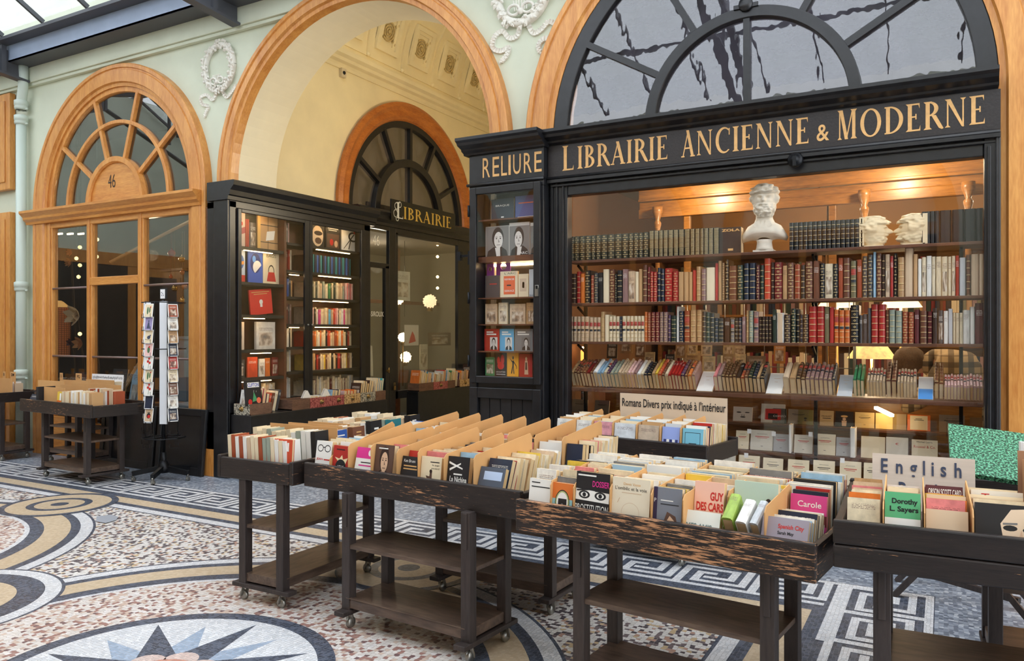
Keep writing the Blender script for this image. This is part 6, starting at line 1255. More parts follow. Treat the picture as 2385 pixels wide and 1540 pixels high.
# second shelf, read from the photograph left to right
s2 = [(190, 245, 1030, 'dark brown', B_), (246, 287, 1010, 'red', B_), (288, 328, 1030, 'orange', P_), (330, 380, 1000, 'black', O_), (382, 412, 1045, 'rust', B_), (413, 452, 1025, 'dark grey', O_), (453, 499, 1020, 'black', P_), (500, 556, 990, 'cream', F_), (557, 610, 990, 'brown', O_), (611, 630, 1035, 'black', O_), (631, 682, 1000, 'black', B_), (684, 735, 990, 'mauve', P_), (736, 804, 1010, 'beige', I_), (805, 836, 1015, 'cream', F_), (837, 868, 990, 'tan', F_), (873, 915, 950, 'brown', B_), (918, 944, 970, 'dark red', B_), (945, 975, 1015, 'red', O_), (976, 1012, 1018, 'red', O_), (1014, 1046, 980, 'navy', B_), (1048, 1081, 990, 'navy', B_), (1083, 1155, 985, 'red', O_), (1158, 1210, 1015, 'red', O_), (1213, 1262, 1020, 'tan', F_), (1264, 1308, 1020, 'tan', F_), (1310, 1345, 1020, 'tan', F_), (1347, 1378, 1005, 'red', F_), (1380, 1425, 970, 'tan', B_), (1428, 1474, 992, 'mauve', B_), (1476, 1558, 980, 'cream', F_), (1560, 1589, 940, 'red', F_), (1590, 1622, 918, 'tan', P_), (1624, 1649, 935, 'brown', S_), (1651, 1686, 905, 'black', O_), (1688, 1765, 965, 'brown', B_), (1769, 1825, 960, 'dark green', O_), (1828, 1878, 942, 'navy', B_), (1880, 1942, 940, 'navy', B_), (1944, 1980, 962, 'maroon', O_), (1983, 2020, 960, 'dark green', B_), (2022, 2085, 897, 'orange-red', B_), (2088, 2118, 935, 'dark brown', B_), (2120, 2196, 935, 'dark red', O_)]
shelfrow(s2, lambda x: 1312 - 25 * (x - 190) / 2000, ZS[1], 1280, k1, 0, 'second shelf', 2)
s2b = [(10, 78, 990, 'dark red', O_), (81, 121, 1015, 'tan', P_), (123, 180, 990, 'brown', O_), (182, 233, 1005, 'rust', B_), (235, 273, 1010, 'black', B_), (275, 342, 980, 'brown', O_), (344, 397, 975, 'brown', P_), (398, 442, 995, 'black', O_), (443, 512, 1000, 'cream', I_), (514, 555, 1000, 'black', O_), (556, 600, 950, 'rust', P_), (601, 658, 950, 'brown', B_), (660, 713, 975, 'olive', L_), (716, 760, 965, 'rust', P_), (762, 808, 935, 'dark grey', O_), (809, 853, 925, 'dark grey', O_), (855, 879, 900, 'pale blue', F_), (881, 930, 912, 'brown', O_), (931, 957, 920, 'dark brown', B_), (958, 1000, 920, 'beige', I_), (1002, 1031, 935, 'red', P_), (1033, 1060, 912, 'black', O_), (1065, 1125, 945, 'tan', B_), (1127, 1198, 870, 'beige', F_), (1200, 1237, 920, 'tan', F_), (1239, 1269, 960, 'white', F_), (1271, 1310, 945, 'cream', I_), (1312, 1357, 935, 'white', P_), (1358, 1389, 940, 'cream', P_), (1391, 1440, 940, 'cream', P_), (1442, 1494, 940, 'cream', I_), (1496, 1525, 940, 'cream', P_), (1527, 1560, 935, 'cream', I_), (1561, 1592, 932, 'red', P_), (1594, 1648, 950, 'pale grey', F_), (1651, 1690, 925, 'brown', B_), (1693, 1762, 920, 'beige', F_), (1764, 1798, 920, 'beige', F_)]
shelfrow(s2b, lambda x: 1305 - 30 * x / 1800, ZS[1], 1800, k2, 0, 'bust-side half of the second shelf', 3)
s3 = [(x, y, 150, 'beige', L_) for x, y in ((190, 217), (218, 253), (254, 289), (290, 327), (328, 369))] + [(x, y, 158, 'beige', L_) for x, y in ((371, 405), (406, 440), (441, 475))] + [(477, 515, 105, 'tan', S_), (518, 555, 135, 'cream', F_)] + [(x, y, 150, 'cream', L_) for x, y in ((557, 591), (592, 624), (626, 659))] + [(661, 680, 152, 'navy', B_)] + [(x, y, 148, 'cream', L_) for x, y in ((682, 717), (718, 753), (754, 789), (790, 825), (826, 859), (860, 892))] + [(893, 918, 110, 'orange', B_), (919, 950, 115, 'rust', O_), (952, 992, 112, 'dark red', O_), (993, 1030, 112, 'dark red', O_), (1032, 1071, 112, 'mauve', O_), (1073, 1112, 112, 'mauve', O_), (1113, 1139, 140, 'purple', B_), (1141, 1192, 148, 'dark green', B_), (1195, 1218, 60, 'white', P_), (1219, 1262, 105, 'navy', O_), (1265, 1322, 100, 'rust', L_), (1326, 1379, 95, 'tan', B_), (1381, 1434, 92, 'tan', B_), (1436, 1471, 110, 'dark brown', B_), (1473, 1510, 118, 'dark green', B_), (1513, 1552, 125, 'black', B_), (1554, 1586, 170, 'navy', B_), (1589, 1642, 175, 'black', B_), (1645, 1700, 168, 'dark brown', P_), (1702, 1742, 185, 'grey', L_), (1745, 1776, 172, 'black', B_), (1777, 1810, 172, 'navy', B_), (1812, 1850, 160, 'mauve', P_), (1853, 1878, 102, 'tan', B_), (1880, 1920, 105, 'grey-green', O_), (1923, 1972, 112, 'mauve', L_)] + [(1975 + 30 * i, 2003 + 30 * i, 160, 'dark brown', B_) for i in range(4)] + [(2101, 2140, 92, 'dark green', P_), (2143, 2205, 130, 'beige', F_)]
shelfrow(s3, lambda x: 384 + 24 * (x - 190) / 2000, ZS[2], 1280, k1, 0, 'third shelf', 4)
k4 = 3.85
s3b = [(30, 95, 125, 'white', P_), (98, 158, 140, 'dark brown', O_), (160, 205, 85, 'dark green', O_), (207, 238, 90, 'black', B_), (240, 266, 140, 'navy', B_), (268, 318, 135, 'dark brown', O_), (320, 391, 65, 'red', B_), (393, 460, 62, 'red', B_), (461, 505, 65, 'olive', P_), (508, 545, 70, 'red', F_), (547, 591, 90, 'orange', L_), (593, 641, 95, 'orange', L_), (643, 691, 95, 'orange', L_), (694, 772, 50, 'black', O_), (774, 805, 140, 'dark grey', P_), (806, 847, 130, 'dark grey', P_), (849, 878, 75, 'dark grey', F_), (880, 945, 40, 'red', B_), (947, 1010, 40, 'red', B_), (1012, 1039, 90, 'brown', B_), (1041, 1098, 88, 'grey-green', B_), (1100, 1158, 95, 'grey-green', B_), (1160, 1213, 105, 'rust', O_), (1215, 1265, 108, 'rust', O_), (1267, 1315, 85, 'maroon', P_), (1320, 1384, 95, 'brown', B_), (1386, 1428, 100, 'maroon', B_), (1430, 1480, 70, 'dark brown', P_), (1482, 1529, 90, 'dark grey', I_), (1531, 1572, 95, 'white', P_), (1573, 1614, 75, 'pale grey', F_), (1616, 1640, 110, 'cream', P_), (1641, 1672, 110, 'cream', P_), (1673, 1705, 110, 'cream', P_), (1707, 1768, 85, 'white', P_), (1770, 1812, 55, 'white', F_), (1814, 1890, 22, 'maroon', P_)]
shelfrow(s3b, lambda x: 392 - 4 * x / 1900, ZS[2], 1800, k4, 0, 'bust-side half of the third shelf', 5)
# top shelf: matching sets, boxed volume, bust, head bookends
def setrow(edges, ox, sc, top, base, col, st, lab, d=.15):
    for i in range(len(edges) - 1):
        a, b = X6(ox + edges[i] / sc), X6(ox + edges[i + 1] / sc); px = ox + edges[i] / sc; dist = YSB / ray(px, 700).y; t = top(edges[i])
        h = (base(edges[i]) - t) / sc * dist / FPX
        book('vol', st, T((a + b) / 2, YSB, ZS[0]), ((b - a) * .97, d, h), col, 'set_volume', '%s of the %d %s' % (ordw(i + 1), len(edges) - 1, lab), 'book', lab)
setrow([190, 230, 277, 332, 390, 432, 482, 545, 613, 680, 742, 790, 840, 880, 932], 1280, k1, lambda x: 665 - 35 * x / 935, lambda x: 893 - 20 * (x - 190) / 750, c(58, 56, 44), O_, 'matching green-gilt volumes on the top shelf, counted from the post')
setrow([938, 985, 1028, 1070, 1117, 1167, 1215, 1270, 1325, 1370, 1418, 1455, 1498, 1545, 1600], 1280, k1, lambda x: 615 - 20 * (x - 937) / 660, lambda x: 870 - 20 * (x - 937) / 660, 'black', S_, 'black-striped volumes beside the green-gilt set on the top shelf')
setrow([138 + 40 * i for i in range(17)], 1800, k2, lambda x: 645 - 35 * (x - 138) / 640, lambda x: 885 - 28 * (x - 138) / 640, 'black', B_, 'black-and-silver volumes right of the bust on the top shelf')
setrow([1270, 1308, 1345, 1383, 1422, 1528, 1635, 1738, 1798], 1800, k2, lambda x: 548 - 36 * (x - 1270) / 530, lambda x: 828 - 28 * (x - 1270) / 530, 'black', F_, 'plain black volumes by the far head bookend')
b = book('pap', 'flat', T((X6(1280 + 1604 / k1) + X6(1280 + 1806 / k1)) / 2, YSB, ZS[0]), (X6(1280 + 1806 / k1) - X6(1280 + 1604 / k1), .10, .205), c(40, 30, 28), 'boxed_set', 'dark boxed volume with embossed gold capitals left of the bust, top shelf', 'book'); title(b, [('ZOLA', -.4, .46, .84, .94, M_gold, .04), ('#', -.1, .14, .12, .2, M_gold)])
# ---- the bust
def headmesh(mb, cx, cy, cz, s, yaw=0.0, beard=1.0, hairamp=.16, seed=0, n=80, mrows=64, xscale=1.0, FT=1.5):
    """modelled head facing -y: brow, nose, beard and swept hair pushed out of a lofted form"""
    vs = []; ca, sa = math.cos(yaw), math.sin(yaw)
    for j in range(mrows + 1):
        v = j / mrows; z = -.5 + v * 1.0                     # chin -.5 .. crown .5 (in head heights)
        if v < .5: r = .22 + .15 * math.sin(v * PI)
        else: r = .37 * math.sqrt(max(0, 1 - ((v - .5) / .5) ** 2.4)) 
        for i in range(n):
            t = 2 * PI * i / n; f = max(0, -math.sin(t)); x = r * math.cos(t) * .86; y = r * math.sin(t) * 1.05
            fx = math.cos(t) * .86 * r
            push = 0
            face = f ** 2
            g = lambda a, s_: math.exp(-(a / s_) ** 2)
            push += FT * .085 * g(fx, .05) * g(z + .02, .085) * face * 1.3          # nose
            push += FT * .05 * g(fx, .045) * g(z + .07, .035) * face
            push += FT * .04 * g(abs(fx) - .1, .08) * g(z - .11, .035) * face       # brow
            push -= FT * .06 * g(abs(fx) - .105, .045) * g(z - .055, .035) * face     # sockets
            push += .02 * g(abs(fx) - .105, .028) * g(z - .05, .02) * face       # eyeballs
            push += .025 * g(abs(fx) - .14, .06) * g(z + .04, .06) * face        # cheekbones
            push -= FT * .035 * g(fx, .09) * g(z + .185, .012) * face                 # mouth line
            push += FT * .035 * g(fx, .12) * g(z + .155, .03) * face * beard           # moustache
            p = Vector((x * 7, y * 7, z * 7 + seed))
            if z < -.12: push += beard * (.09 + .10 * noise.noise(p * 1.6) + .03 * noise.noise(p * 4)) * g(z + .33, .2) * (face + .35)
            if z > .2 or (f < .35 and z > -.15): push += hairamp * (.45 + .9 * abs(noise.noise(p * .7)) + .55 * noise.noise(p * 1.7)) * min(1, max(0, (z + .15) * 2.2)) * (1 + .35 * g(z - .12, .16))
            push += .05 * g(abs(math.cos(t)) - 1, .12) * g(z, .1) * .9           # ears
            k = 1 + push / max(r, .12); X = x * k * xscale; Y = y * k
            vs.append((cx + s * (X * ca - Y * sa), cy + s * (X * sa + Y * ca), cz + s * z))
    fs = [(j * n + i, j * n + (i + 1) % n, (j + 1) * n + (i + 1) % n, (j + 1) * n + i) for j in range(mrows) for i in range(n)]
    fs.append(tuple(range(n))[::-1]); fs.append(tuple(range(mrows * n, mrows * n + n)))
    sm = mb.smooth; mb.smooth = True; mb.add(vs, fs); mb.smooth = sm
bxc, bz0 = X6(1780, 6.12), ZS[0]
BU = empty('bust', (bxc, 6.13, bz0)); tag(BU, 'weathered white plaster bust of a bearded man on the top shelf of the shop window', 'sculpture')
M_plaster = plain('weathered_plaster', c(214, 206, 192), .75, var=.12, vs=14, bmp=.2)
m = MB(); m.box(-.075, .075, -.06, .06, 0, .02); m.lathe([(.0, .02), (.068, .02), (.06, .04), (.055, .08), (.06, .10), (.0, .10)], (0, 0, 0), 20); m.build('pedestal', M_plaster, BU)
m = MB(); m.smooth = True; rows = []; n = 32
for j, (w, d, z, yo) in enumerate(((.05, .05, .095, 0), (.10, .07, .105, 0), (.16, .085, .125, 0), (.175, .09, .15, 0), (.165, .088, .18, .0), (.12, .08, .205, 0), (.075, .066, .23, -.005), (.062, .06, .26, -.01), (.058, .058, .30, -.012))):
    for i in range(n):
        t = 2 * PI * i / n; e = 1 + .05 * noise.noise(Vector((math.cos(t) * 3, math.sin(t) * 3, z * 20)))
        zz = z - (.04 * abs(math.cos(t)) ** 3 if 2 <= j <= 4 else 0) + (.02 * max(0, -math.sin(t)) if j < 3 else 0); m.v.append((w * math.cos(t) * e, d * math.sin(t) * e + yo, zz))
for j in range(8):
    for i in range(n): m.f.append((j * n + i, j * n + (i + 1) % n, (j + 1) * n + (i + 1) % n, (j + 1) * n + i)); m.m.append(0); m.sm.append(True)
for sx in (-1, 1): m.add([(sx * .012, -.085, .17), (sx * .055, -.07, .235), (sx * .02, -.075, .24), (sx * .07, -.078, .2)], [(0, 3, 1, 2)])
m.build('shoulders', M_plaster, BU, fix=True)
m = MB(); headmesh(m, .005, -.02, .395, .26, .12, 1.15, .19, 3); m.build('head', M_plaster, BU)
M_ivory = plain('ivory_plaster', c(228, 208, 170), .6, var=.08, vs=14)
for i, (px, yaw, lab, blk) in enumerate(((2032, 90, 'ivory head bookend looking toward the plain black volumes, top shelf', -1), (2128, -90, 'ivory bearded head bookend facing the other head, top shelf', 1))):
    x = X6(px); B = empty('bookend', (x, 6.12, ZS[0])); tag(B, lab, 'bookend', 'pair of head bookends')
    m = MB(); headmesh(m, 0, 0, .115, .225, math.radians(yaw), 1.0 if i else .5, .13, 11 + i * 9, xscale=1.0); m.build('head', M_ivory, B)
    m = MB(); m.box(*((-.085, -.055) if blk < 0 else (.055, .085)), -.06, .06, 0, .215); m.box(-.07, .07, -.06, .06, 0, .012); m.build('upright', M_ivory, B)
# ---- the ledge of tilted books: spines up, tails to the glass
TL = 62
def tilt(x, t, h, d, col, st, label, dz=0.0, lean=0): return book('vol', st, T(x, 6.015, LZD + .002 + dz) @ RX(-TL) @ T(0, -d, 0) if False else T(x, 6.02, LZD + .004) @ RX(-TL) @ RY(lean) @ T(0, -d * 1.0, 0) if False else T(x, 6.02 , LZD + d * math.sin(math.radians(TL)) + .004) @ RX(-TL) , (t, d, h), col, 'tilted_volume', label, 'book')
led = [('tan', B_, 1.3)] + [('brown', L_, 1)] * 4 + [('dark red', P_, 1.3), ('brown', B_, 1), ('white', F_, 1.3), ('pale blue', P_, 1), ('pale blue', P_, 1), ('cream', L_, 1.1), ('purple', B_, 1), ('grey-green', O_, 1.2), ('grey-green', O_, 1.2), ('beige', B_, 1), ('beige', B_, 1), ('beige', B_, 1), ('pale pink', B_, 1), ('pale pink', B_, 1), ('mauve', P_, 1), ('white', F_, 1.1), ('cream', F_, 1), ('navy', B_, 1.1), ('black', B_, 1.3), ('tan', B_, 1), ('yellow', P_, .9), ('orange-red', O_, 1.1), ('brown', B_, .9), ('cream', B_, 1), ('red', P_, .9), ('red', P_, .9), ('red', P_, .9), ('red', P_, 1), ('purple', B_, 1.1), ('brown', B_, .9), ('orange', L_, 1.1), ('mauve', B_, 1)]
def ledge(x0, x1, items, lab, seed, d=.15, h=.215):
    r = random.Random(seed); tot = sum(i[2] for i in items); x = x0
    for k, (col, st, w) in enumerate(items):
        t = (x1 - x0) * w / tot; hh = h * r.uniform(.9, 1.08)
        tilt(x + t / 2, t * .92, hh, d * r.uniform(.94, 1.02), col, st, '%s tilted volume, %s %s' % (col, ordw(k + 1), lab)); x += t
def XL(px): return onY(px, 905, 6.02)[0]
ledge(XL(1327), XL(1618), led, 'from the post on the sloping ledge', 31)
ledge(XL(1660), XL(1780), [('rose', P_, 1), ('mauve', P_, 1.1)] + [('dark brown', B_, .9)] * 4 + [('black', P_, 1.1), ('rust', L_, .9), ('brown', L_, .9), ('dark green', B_, 1), ('navy', B_, 1), ('tan', B_, .8), ('black', L_, 1.1)], 'between two white booklets on the ledge', 32)
ledge(XL(1822), XL(1945), [('beige', F_, 1.3), ('tan', P_, 1.4), ('dark brown', L_, .9), ('dark brown', L_, .9)] + [('mauve', L_, .85)] * 6 + [('dark grey', B_, .6)], 'after the second white booklet on the ledge', 33)
ledge(XL(1986), XL(2012), [('green', P_, 1)] * 3, 'of the bright green trio on the ledge', 34, .15, .2)
ledge(XL(2018), XL(2062), [('beige', L_, 1)] * 6, 'of the beige six beside the green trio', 35, .14, .17)
ledge(XL(2063), XL(2088), [('brown', B_, 1)] * 2, 'of the tall brown pair in mid ledge', 36, .15, .25)
ledge(XL(2089), XL(2134), [('beige', L_, 1)] * 6, 'of the beige six behind the tall brown pair', 37, .14, .17)
ledge(XL(2176), XL(2198), [('brown', B_, 1)] * 2, 'of the tall brown pair past the blue pamphlet', 38, .15, .25)
ledge(XL(2199), XL(2290), [('pale pink', L_, 1)] * 12, 'of the pinkish dozen at the far end of the ledge', 39, .12, .15)
for i, (a, q, col, lab) in enumerate(((1620, 1658, 'white', 'white booklet lying open-faced on the ledge before the first gap'), (1782, 1820, 'white', 'white booklet lying on the ledge beside the dark thirteen'), (1948, 1984, 'pale grey', 'pale booklet with a small emblem on the ledge by the green trio'), (2137, 2174, 'white', 'white pamphlet with a bright blue foot on the ledge'))):
    x0, x1 = XL(a), XL(q); b = book('pap', 'flat', T((x0 + x1) / 2, 6.03, LZD + .006) @ RX(-55), (x1 - x0 - .004, .014, .25), col, 'booklet', lab, 'book')
    if i == 3: shape(b, [([rc(-.48, .48, .0, .45)], plain('pamphlet_blue', c(80, 150, 220), .5))])
    else: title(b, [('#', -.2, .2, .72, .74, M_signcard), ('#', -.1, .1, .55, .57, M_signcard)])
# ---- stepped display of face-out books at the bottom
ST = empty('display_steps', (0, 0, 0)); tag(ST, 'stepped brown display boards low inside the shop window', 'display stand')
rows = [(6.06, .30, .30), (6.16, .56, .55), (6.34, .76, .75), (6.56, .96, .95)]
ZR = [.26, .47, .66, .86]; YR = [6.05, 6.17, 6.32, 6.52]
for y, z in zip(YR, ZR): m = MB(); m.box(-2.75, .24, y - .02, y + .16, z - .02, z); m.build('step', M_shelfwood, ST)
m = MB(); m.box(-2.75, .24, 6.72, 6.74, .1, 1.08); m.build('backboard', M_inwood, ST)
def disp(row, a, q, ytop, ybot, col, label, marks=None, style='flat'):
    Y, z = YR[row] + .03, ZR[row]; x0, _ = onY(a, ybot, Y); x1, _ = onY(q, ybot, Y); zt = onY((a + q) / 2, ytop, Y + .03)[1]
    b = book('pap', style, T((x0 + x1) / 2, Y, z + .003) @ RX(-12), (max(.05, x1 - x0 - .006), .018, max(.12, (zt - z) / .98)), col, 'display_book', label, 'book')
    if marks: title(b, marks)
    return b
R1, K1 = M_inkred, M_ink
def mk(m=K1): return [('#', -.22, .22, .8, .812, K1), ('#', -.3, .3, .66, .69, m), ('#', -.22, .22, .60, .62, m), ('#', -.05, .05, .2, .22, K1)]
BG = ['cream', c(214, 206, 190), c(204, 192, 172), c(196, 176, 148)]
top = [(1330, 1367, 940, 1000, c(120, 108, 96), 'dim brown-grey book'), (1383, 1418, 938, 1000, c(112, 98, 86), 'second dim book'), (1706, 1752, 950, 1008, c(206, 196, 184), 'pale book with a drawn face'), (1771, 1828, 942, 1000, c(206, 196, 182), 'pale book with a red-black panel'), (1798, 1832, 968, 1010, c(60, 62, 56), 'dark green-black book with pale capitals'), (1834, 1884, 958, 1015, c(150, 134, 116), 'grey-brown book'), (1857, 1894, 972, 1016, c(130, 118, 60), 'olive book'), (1908, 1942, 968, 1018, c(206, 170, 116), 'tan book with black capitals'), (1944, 1988, 966, 1020, c(40, 32, 28), 'black book with a pale standing figure'), (1990, 2037, 972, 1022, c(214, 180, 120), 'warm cream book'), (2038, 2089, 970, 1024, c(226, 186, 110), 'blank amber-lit book'), (2078, 2112, 984, 1024, c(150, 124, 92), 'small brown-grey book'), (2112, 2168, 972, 1040, c(222, 110, 40), 'orange-bordered cream book'), (2186, 2248, 968, 1040, c(132, 116, 102), 'grey book with black print'), (2258, 2290, 982, 1040, c(124, 92, 60), 'brown book by the frame')]
for i, (a, q, y0, y1, col, lab) in enumerate(top):
    b = disp(3, a, q, y0, y1, col, lab + ', back row of the window display', mk() if i in (0, 1, 5, 9, 13) else None)
    if i == 2: shape(b, [([ell(x, .62, .13, .04, n=12)[:-1]], K1) for x in (-.2, .24)] + [([ell(.02, .3, .14, .05, n=12)[:-1]], K1), ([ell(-.04, .42, .03, .03, n=8)[:-1]], K1), ([ell(.08, .42, .03, .03, n=8)[:-1]], K1)])
    if i == 3: shape(b, [([rc(-.34, .34, .16, .74)], M_inkred), ([rc(-.2, .2, .2, .5)], K1)])
    if i == 4: title(b, [('COMPO', -.46, .46, .42, .54, M_inkwhite)])
    if i == 6: shape(b, [([ell(0, .42, .1, .06, n=10)[:-1]], K1), ([ell(0, .28, .08, .05, n=10)[:-1]], K1)])
    if i == 7: title(b, [('PROUST', -.36, .36, .58, .68, K1), ('#', -.3, .3, .48, .52, K1)])
    if i == 8: shape(b, [([ell(0, .9 - .22, .2, .07, n=12)[:-1]], M_gold), ([[(-.12, .05), (-.14, .4), (.14, .4), (.12, .05)]], G_SEP[2]), ([ell(0, .5, .1, .09, n=12)[:-1]], G_SEP[2])])
    if i == 12: shape(b, [([rc(-.38, .38, .06, .94)], plain('cream_panel', c(232, 214, 180), .6))]); title(b, [('#', -.14, .14, .73, .76, K1), ('#', -.2, .22, .65, .68, K1)], -.06)
mid = [(1712, 1744, 1004, 1060, 0), (1746, 1802, 1003, 1064, 1), (1798, 1838, 1012, 1068, 3), (1848, 1893, 1014, 1070, 1), (1895, 1946, 1012, 1075, 0), (1946, 1984, 1020, 1078, 3), (2004, 2062, 1018, 1085, 0), (2062, 2116, 1020, 1085, 1), (2122, 2185, 1026, 1090, 0)]
ords = ['with red print, first', 'with red capitals, second', 'grey, third', 'mottled, fourth', 'with fine red title, fifth', 'dull grey, sixth', 'tall blank, seventh', 'with a small red emblem, eighth', 'with large red title, ninth']
for i, (a, q, y0, y1, ci) in enumerate(mid):
    b = disp(2, a, q, y0, y1, BG[0] if ci == 0 else (c(172, 170, 168) if ci == 3 else BG[1]), 'cream display book %s in the third row of the window' % ords[i], mk(R1) if i not in (6, 7, 8) else None)
    if i == 7: title(b, [('€', -.08, .08, .66, .76, R1)])
    if i == 8: title(b, [('Michel Leiris', -.3, .3, .86, .93, K1), ('Roussel & Co.', -.42, .42, .62, .74, R1)])
for i, (a, y0, lab) in enumerate(((1840, 1005, 'thin white pamphlet standing edge-on between two cream books in the third row'), (1986, 1000, 'thick white book standing edge-on beside the dull grey one'))):
    x, _ = onY(a, 1060, YR[2]); book('vol', 'flat', T(x, YR[2] - .01, ZR[2] + .003), (.016 + .02 * i, .12, .22), 'white', 'display_book', lab, 'book')
low = [(1668, 1712, 1060, 1, 'with a black portrait stamp'), (1718, 1768, 1062, 0, 'bluish'), (1775, 1823, 1068, 0, 'with red print'), (1833, 1884, 1072, 0, 'with black title'), (1892, 1944, 1074, 0, 'with two red lines'), (1954, 2006, 1076, 0, 'with pale red title'), (2010, 2052, 1080, 0, 'half hidden by the sign'), (1425, 1465, 1062, 0, 'under the window cart'), (1468, 1502, 1064, 1, 'tan-edged under the window cart'), (1508, 1555, 1066, 0, 'grey-white under the window cart')]
for i, (a, q, y0, ci, w) in enumerate(low):
    b = disp(1, a, q, y0, 1130, BG[ci], 'cream display book %s, second row of the window' % w, mk(R1 if i % 2 else K1))
    if i == 0: shape(b, [([rc(-.28, .28, .2, .7)], K1), ([ell(0, .5, .14, .14, n=12)[:-1]], M_inkwhite)])
for i, (a, q) in enumerate(((1690, 1735), (1745, 1795), (1805, 1855), (1868, 1918), (1930, 1980))): disp(0, a, q, 1135, 1180, BG[i % 3], 'cream display book, %s of the front row at the window foot' % ordw(i + 1), mk(R1))
for i, (px, py, Y) in enumerate(((1745, 1004, YR[2]), (1802, 1010, YR[2]), (1888, 1011, YR[2]), (1738, 1060, YR[1]), (1962, 1072, YR[1]))):
    x, z = onY(px, py, Y); m = MB(); m.box(x - .015, x + .015, Y + .0, Y + .003, z - .02, z + .015); o = m.build('price_tag', plain('tag_white', c(236, 234, 230), .7) if i == 0 else bpy.data.materials['tag_white']); tag(o, 'small white price tag %s' % ('above the first cream book of the third row', 'above the grey book of the third row', 'above the fifth book of the third row', 'above the bluish book of the second row', 'above the pale red title of the second row')[i], 'tag')
# ---- inside the shop: lamps, bookcases, racks
def tablelamp(x, y, z, r, lab, mat, power=8, stand=True):
    L = empty('table_lamp', (x, y, 0)); tag(L, lab, 'lamp'); m = MB(); m.lathe([(r, z), (r * .5, z + r * .75)], (0, 0, 0), 24); m.build('shade', mat, L)
    m = MB(); m.lathe([(0, .75), (.07, .75), (.06, .77), (.015, .79), (.012, z + r * .5), (0, z + r * .5)], (0, 0, 0), 12); m.build('stand', M_brass, L)
    m = MB(); m.ball((0, 0, z + .06), .03, 8); m.build('bulb', M_bulb, L)
    l = bpy.data.lights.new('lamp_light', 'POINT'); l.energy = power; l.color = (1, .80, .55); l.shadow_soft_size = .05; o = bpy.data.objects.new('lamp_light', l); COL.objects.link(o); o.location = (0, 0, z + .02); o.parent = L
    return L
def at(px, py, Y): x, z = onY(px, py, Y); return x, Y, z
M_figshade = plain('figured_lamp_shade', c(240, 206, 120), .6, var=.5, vs=18, emit=c(255, 216, 150), es=.55)
x, y, z = at(1950, 716, 7.6); tablelamp(x, y, z, .17, 'cream lamp shade lit behind the orange volumes of the third shelf', M_shade)
x, y, z = at(2098, 716, 7.6); tablelamp(x, y, z, .17, 'cream lamp shade lit behind the rust volumes of the third shelf', M_shade)
x, y, z = at(2030, 835, 7.55); tablelamp(x, y, z, .20, 'low lamp with a yellow figured shade behind the window ledge', M_figshade)
for i, (px, py, Y) in enumerate(((1357, 812, 7.0),)):
    x, y, z = at(px, py, Y); L = empty('candle_lamp', (x, y, z)); tag(L, 'small candle-like lamp glowing behind the ledge near the post', 'lamp'); m = MB(); m.ball((0, 0, 0), .02, 10); m.build('bulb', M_bulb, L); m = MB(); m.tube([(0, 0, -.18), (0, 0, -.02)], .02, 10); m.build('candle', M_amber, L); m = MB(); m.lathe([(0, -z), (.06, -z), (.02, -z + .03), (.015, -.18), (0, -.18)], (0, 0, 0), 10); m.build('stem', M_iron, L)
for (xx, yy) in ((-1.9, 6.75), (-.3, 6.75), (-1.1, 8.3), (.9, 8.2)):
    L = empty('ceiling_lamp', (xx, yy, 3.16)); tag(L, 'brass ceiling cup lamp %s' % ('over the green-gilt end of the window', 'over the head bookends', 'in mid shop', 'deep in the shop beyond the last black volumes')[[-1.9, -.3, -1.1, .9].index(xx)], 'lamp')
    m = MB(); m.lathe([(0, 0), (.05, 0), (.012, -.02), (.012, -.12), (.06, -.16), (.07, -.2), (.055, -.2), (.0, -.17)], (0, 0, 0), 16); m.build('cup', M_brass, L); m = MB(); m.ball((0, 0, -.20), .032, 10); m.build('bulb', M_bulb, L)
    l = bpy.data.lights.new('lamp_light', 'POINT'); l.energy = 34 if yy < 7 else 34; l.color = (1, .80, .52); l.shadow_soft_size = .06; o = bpy.data.objects.new('lamp_light', l); COL.objects.link(o); o.location = (0, 0, -.26); o.parent = L
x, y, z = at(1928, 460, 7.6); L = empty('pendant_lamp', (x, y, z)); tag(L, 'small brass uplighter cup on a thin stem above the black-and-silver set', 'lamp'); m = MB(); m.lathe([(0, -.04), (.03, -.035), (.06, .0), (.055, 0), (.0, -.025)], (0, 0, 0), 16); m.tube([(0, 0, -.04), (0, 0, -z)], .008, 8); m.build('cup_and_stem', M_brass, L)
m = MB(); a = Vector(at(2040, 950, 6.5)); b2 = Vector(at(2078, 968, 6.35)); m.bar(a, b2, .03, .02); tag(m.build('tube_light', lampmat('tube_light_glow', c(255, 226, 170), 26)), 'short glowing tube light under the ledge above the amber-lit book', 'lamp')
for i, (x0, x1, Y, nsh) in enumerate(((-3.1, -1.2, 9.3, 7), (-1.1, .7, 9.3, 7), (.75, 2.25, 9.3, 7))):
    K = empty('bookcase', ((x0 + x1) / 2, Y, 0)); tag(K, 'tall wooden bookcase against the back wall %s' % ('behind the post end', 'in mid shop', 'at the lamp end')[i], 'bookcase'); w = (x1 - x0) / 2
    m = MB(); m.box(-w, -w + .04, -.02, .28, 0, 2.5); m.box(w - .04, w, -.02, .28, 0, 2.5); m.box(-w, w, .26, .28, 0, 2.5)
    for k in range(nsh + 1): m.box(-w, w, -.01, .26, k * .34 + .08, k * .34 + .105)
    m.build('frame', M_inwood, K)
sb = MB(); r = random.Random(5); cols = ['brown', 'dark red', 'tan', 'cream', 'dark green', 'beige', 'dark brown', 'maroon', 'navy', 'olive', 'mauve']
matl = [plain('far_book_' + k.replace(' ', '_'), PAL[k], .6) for k in cols]
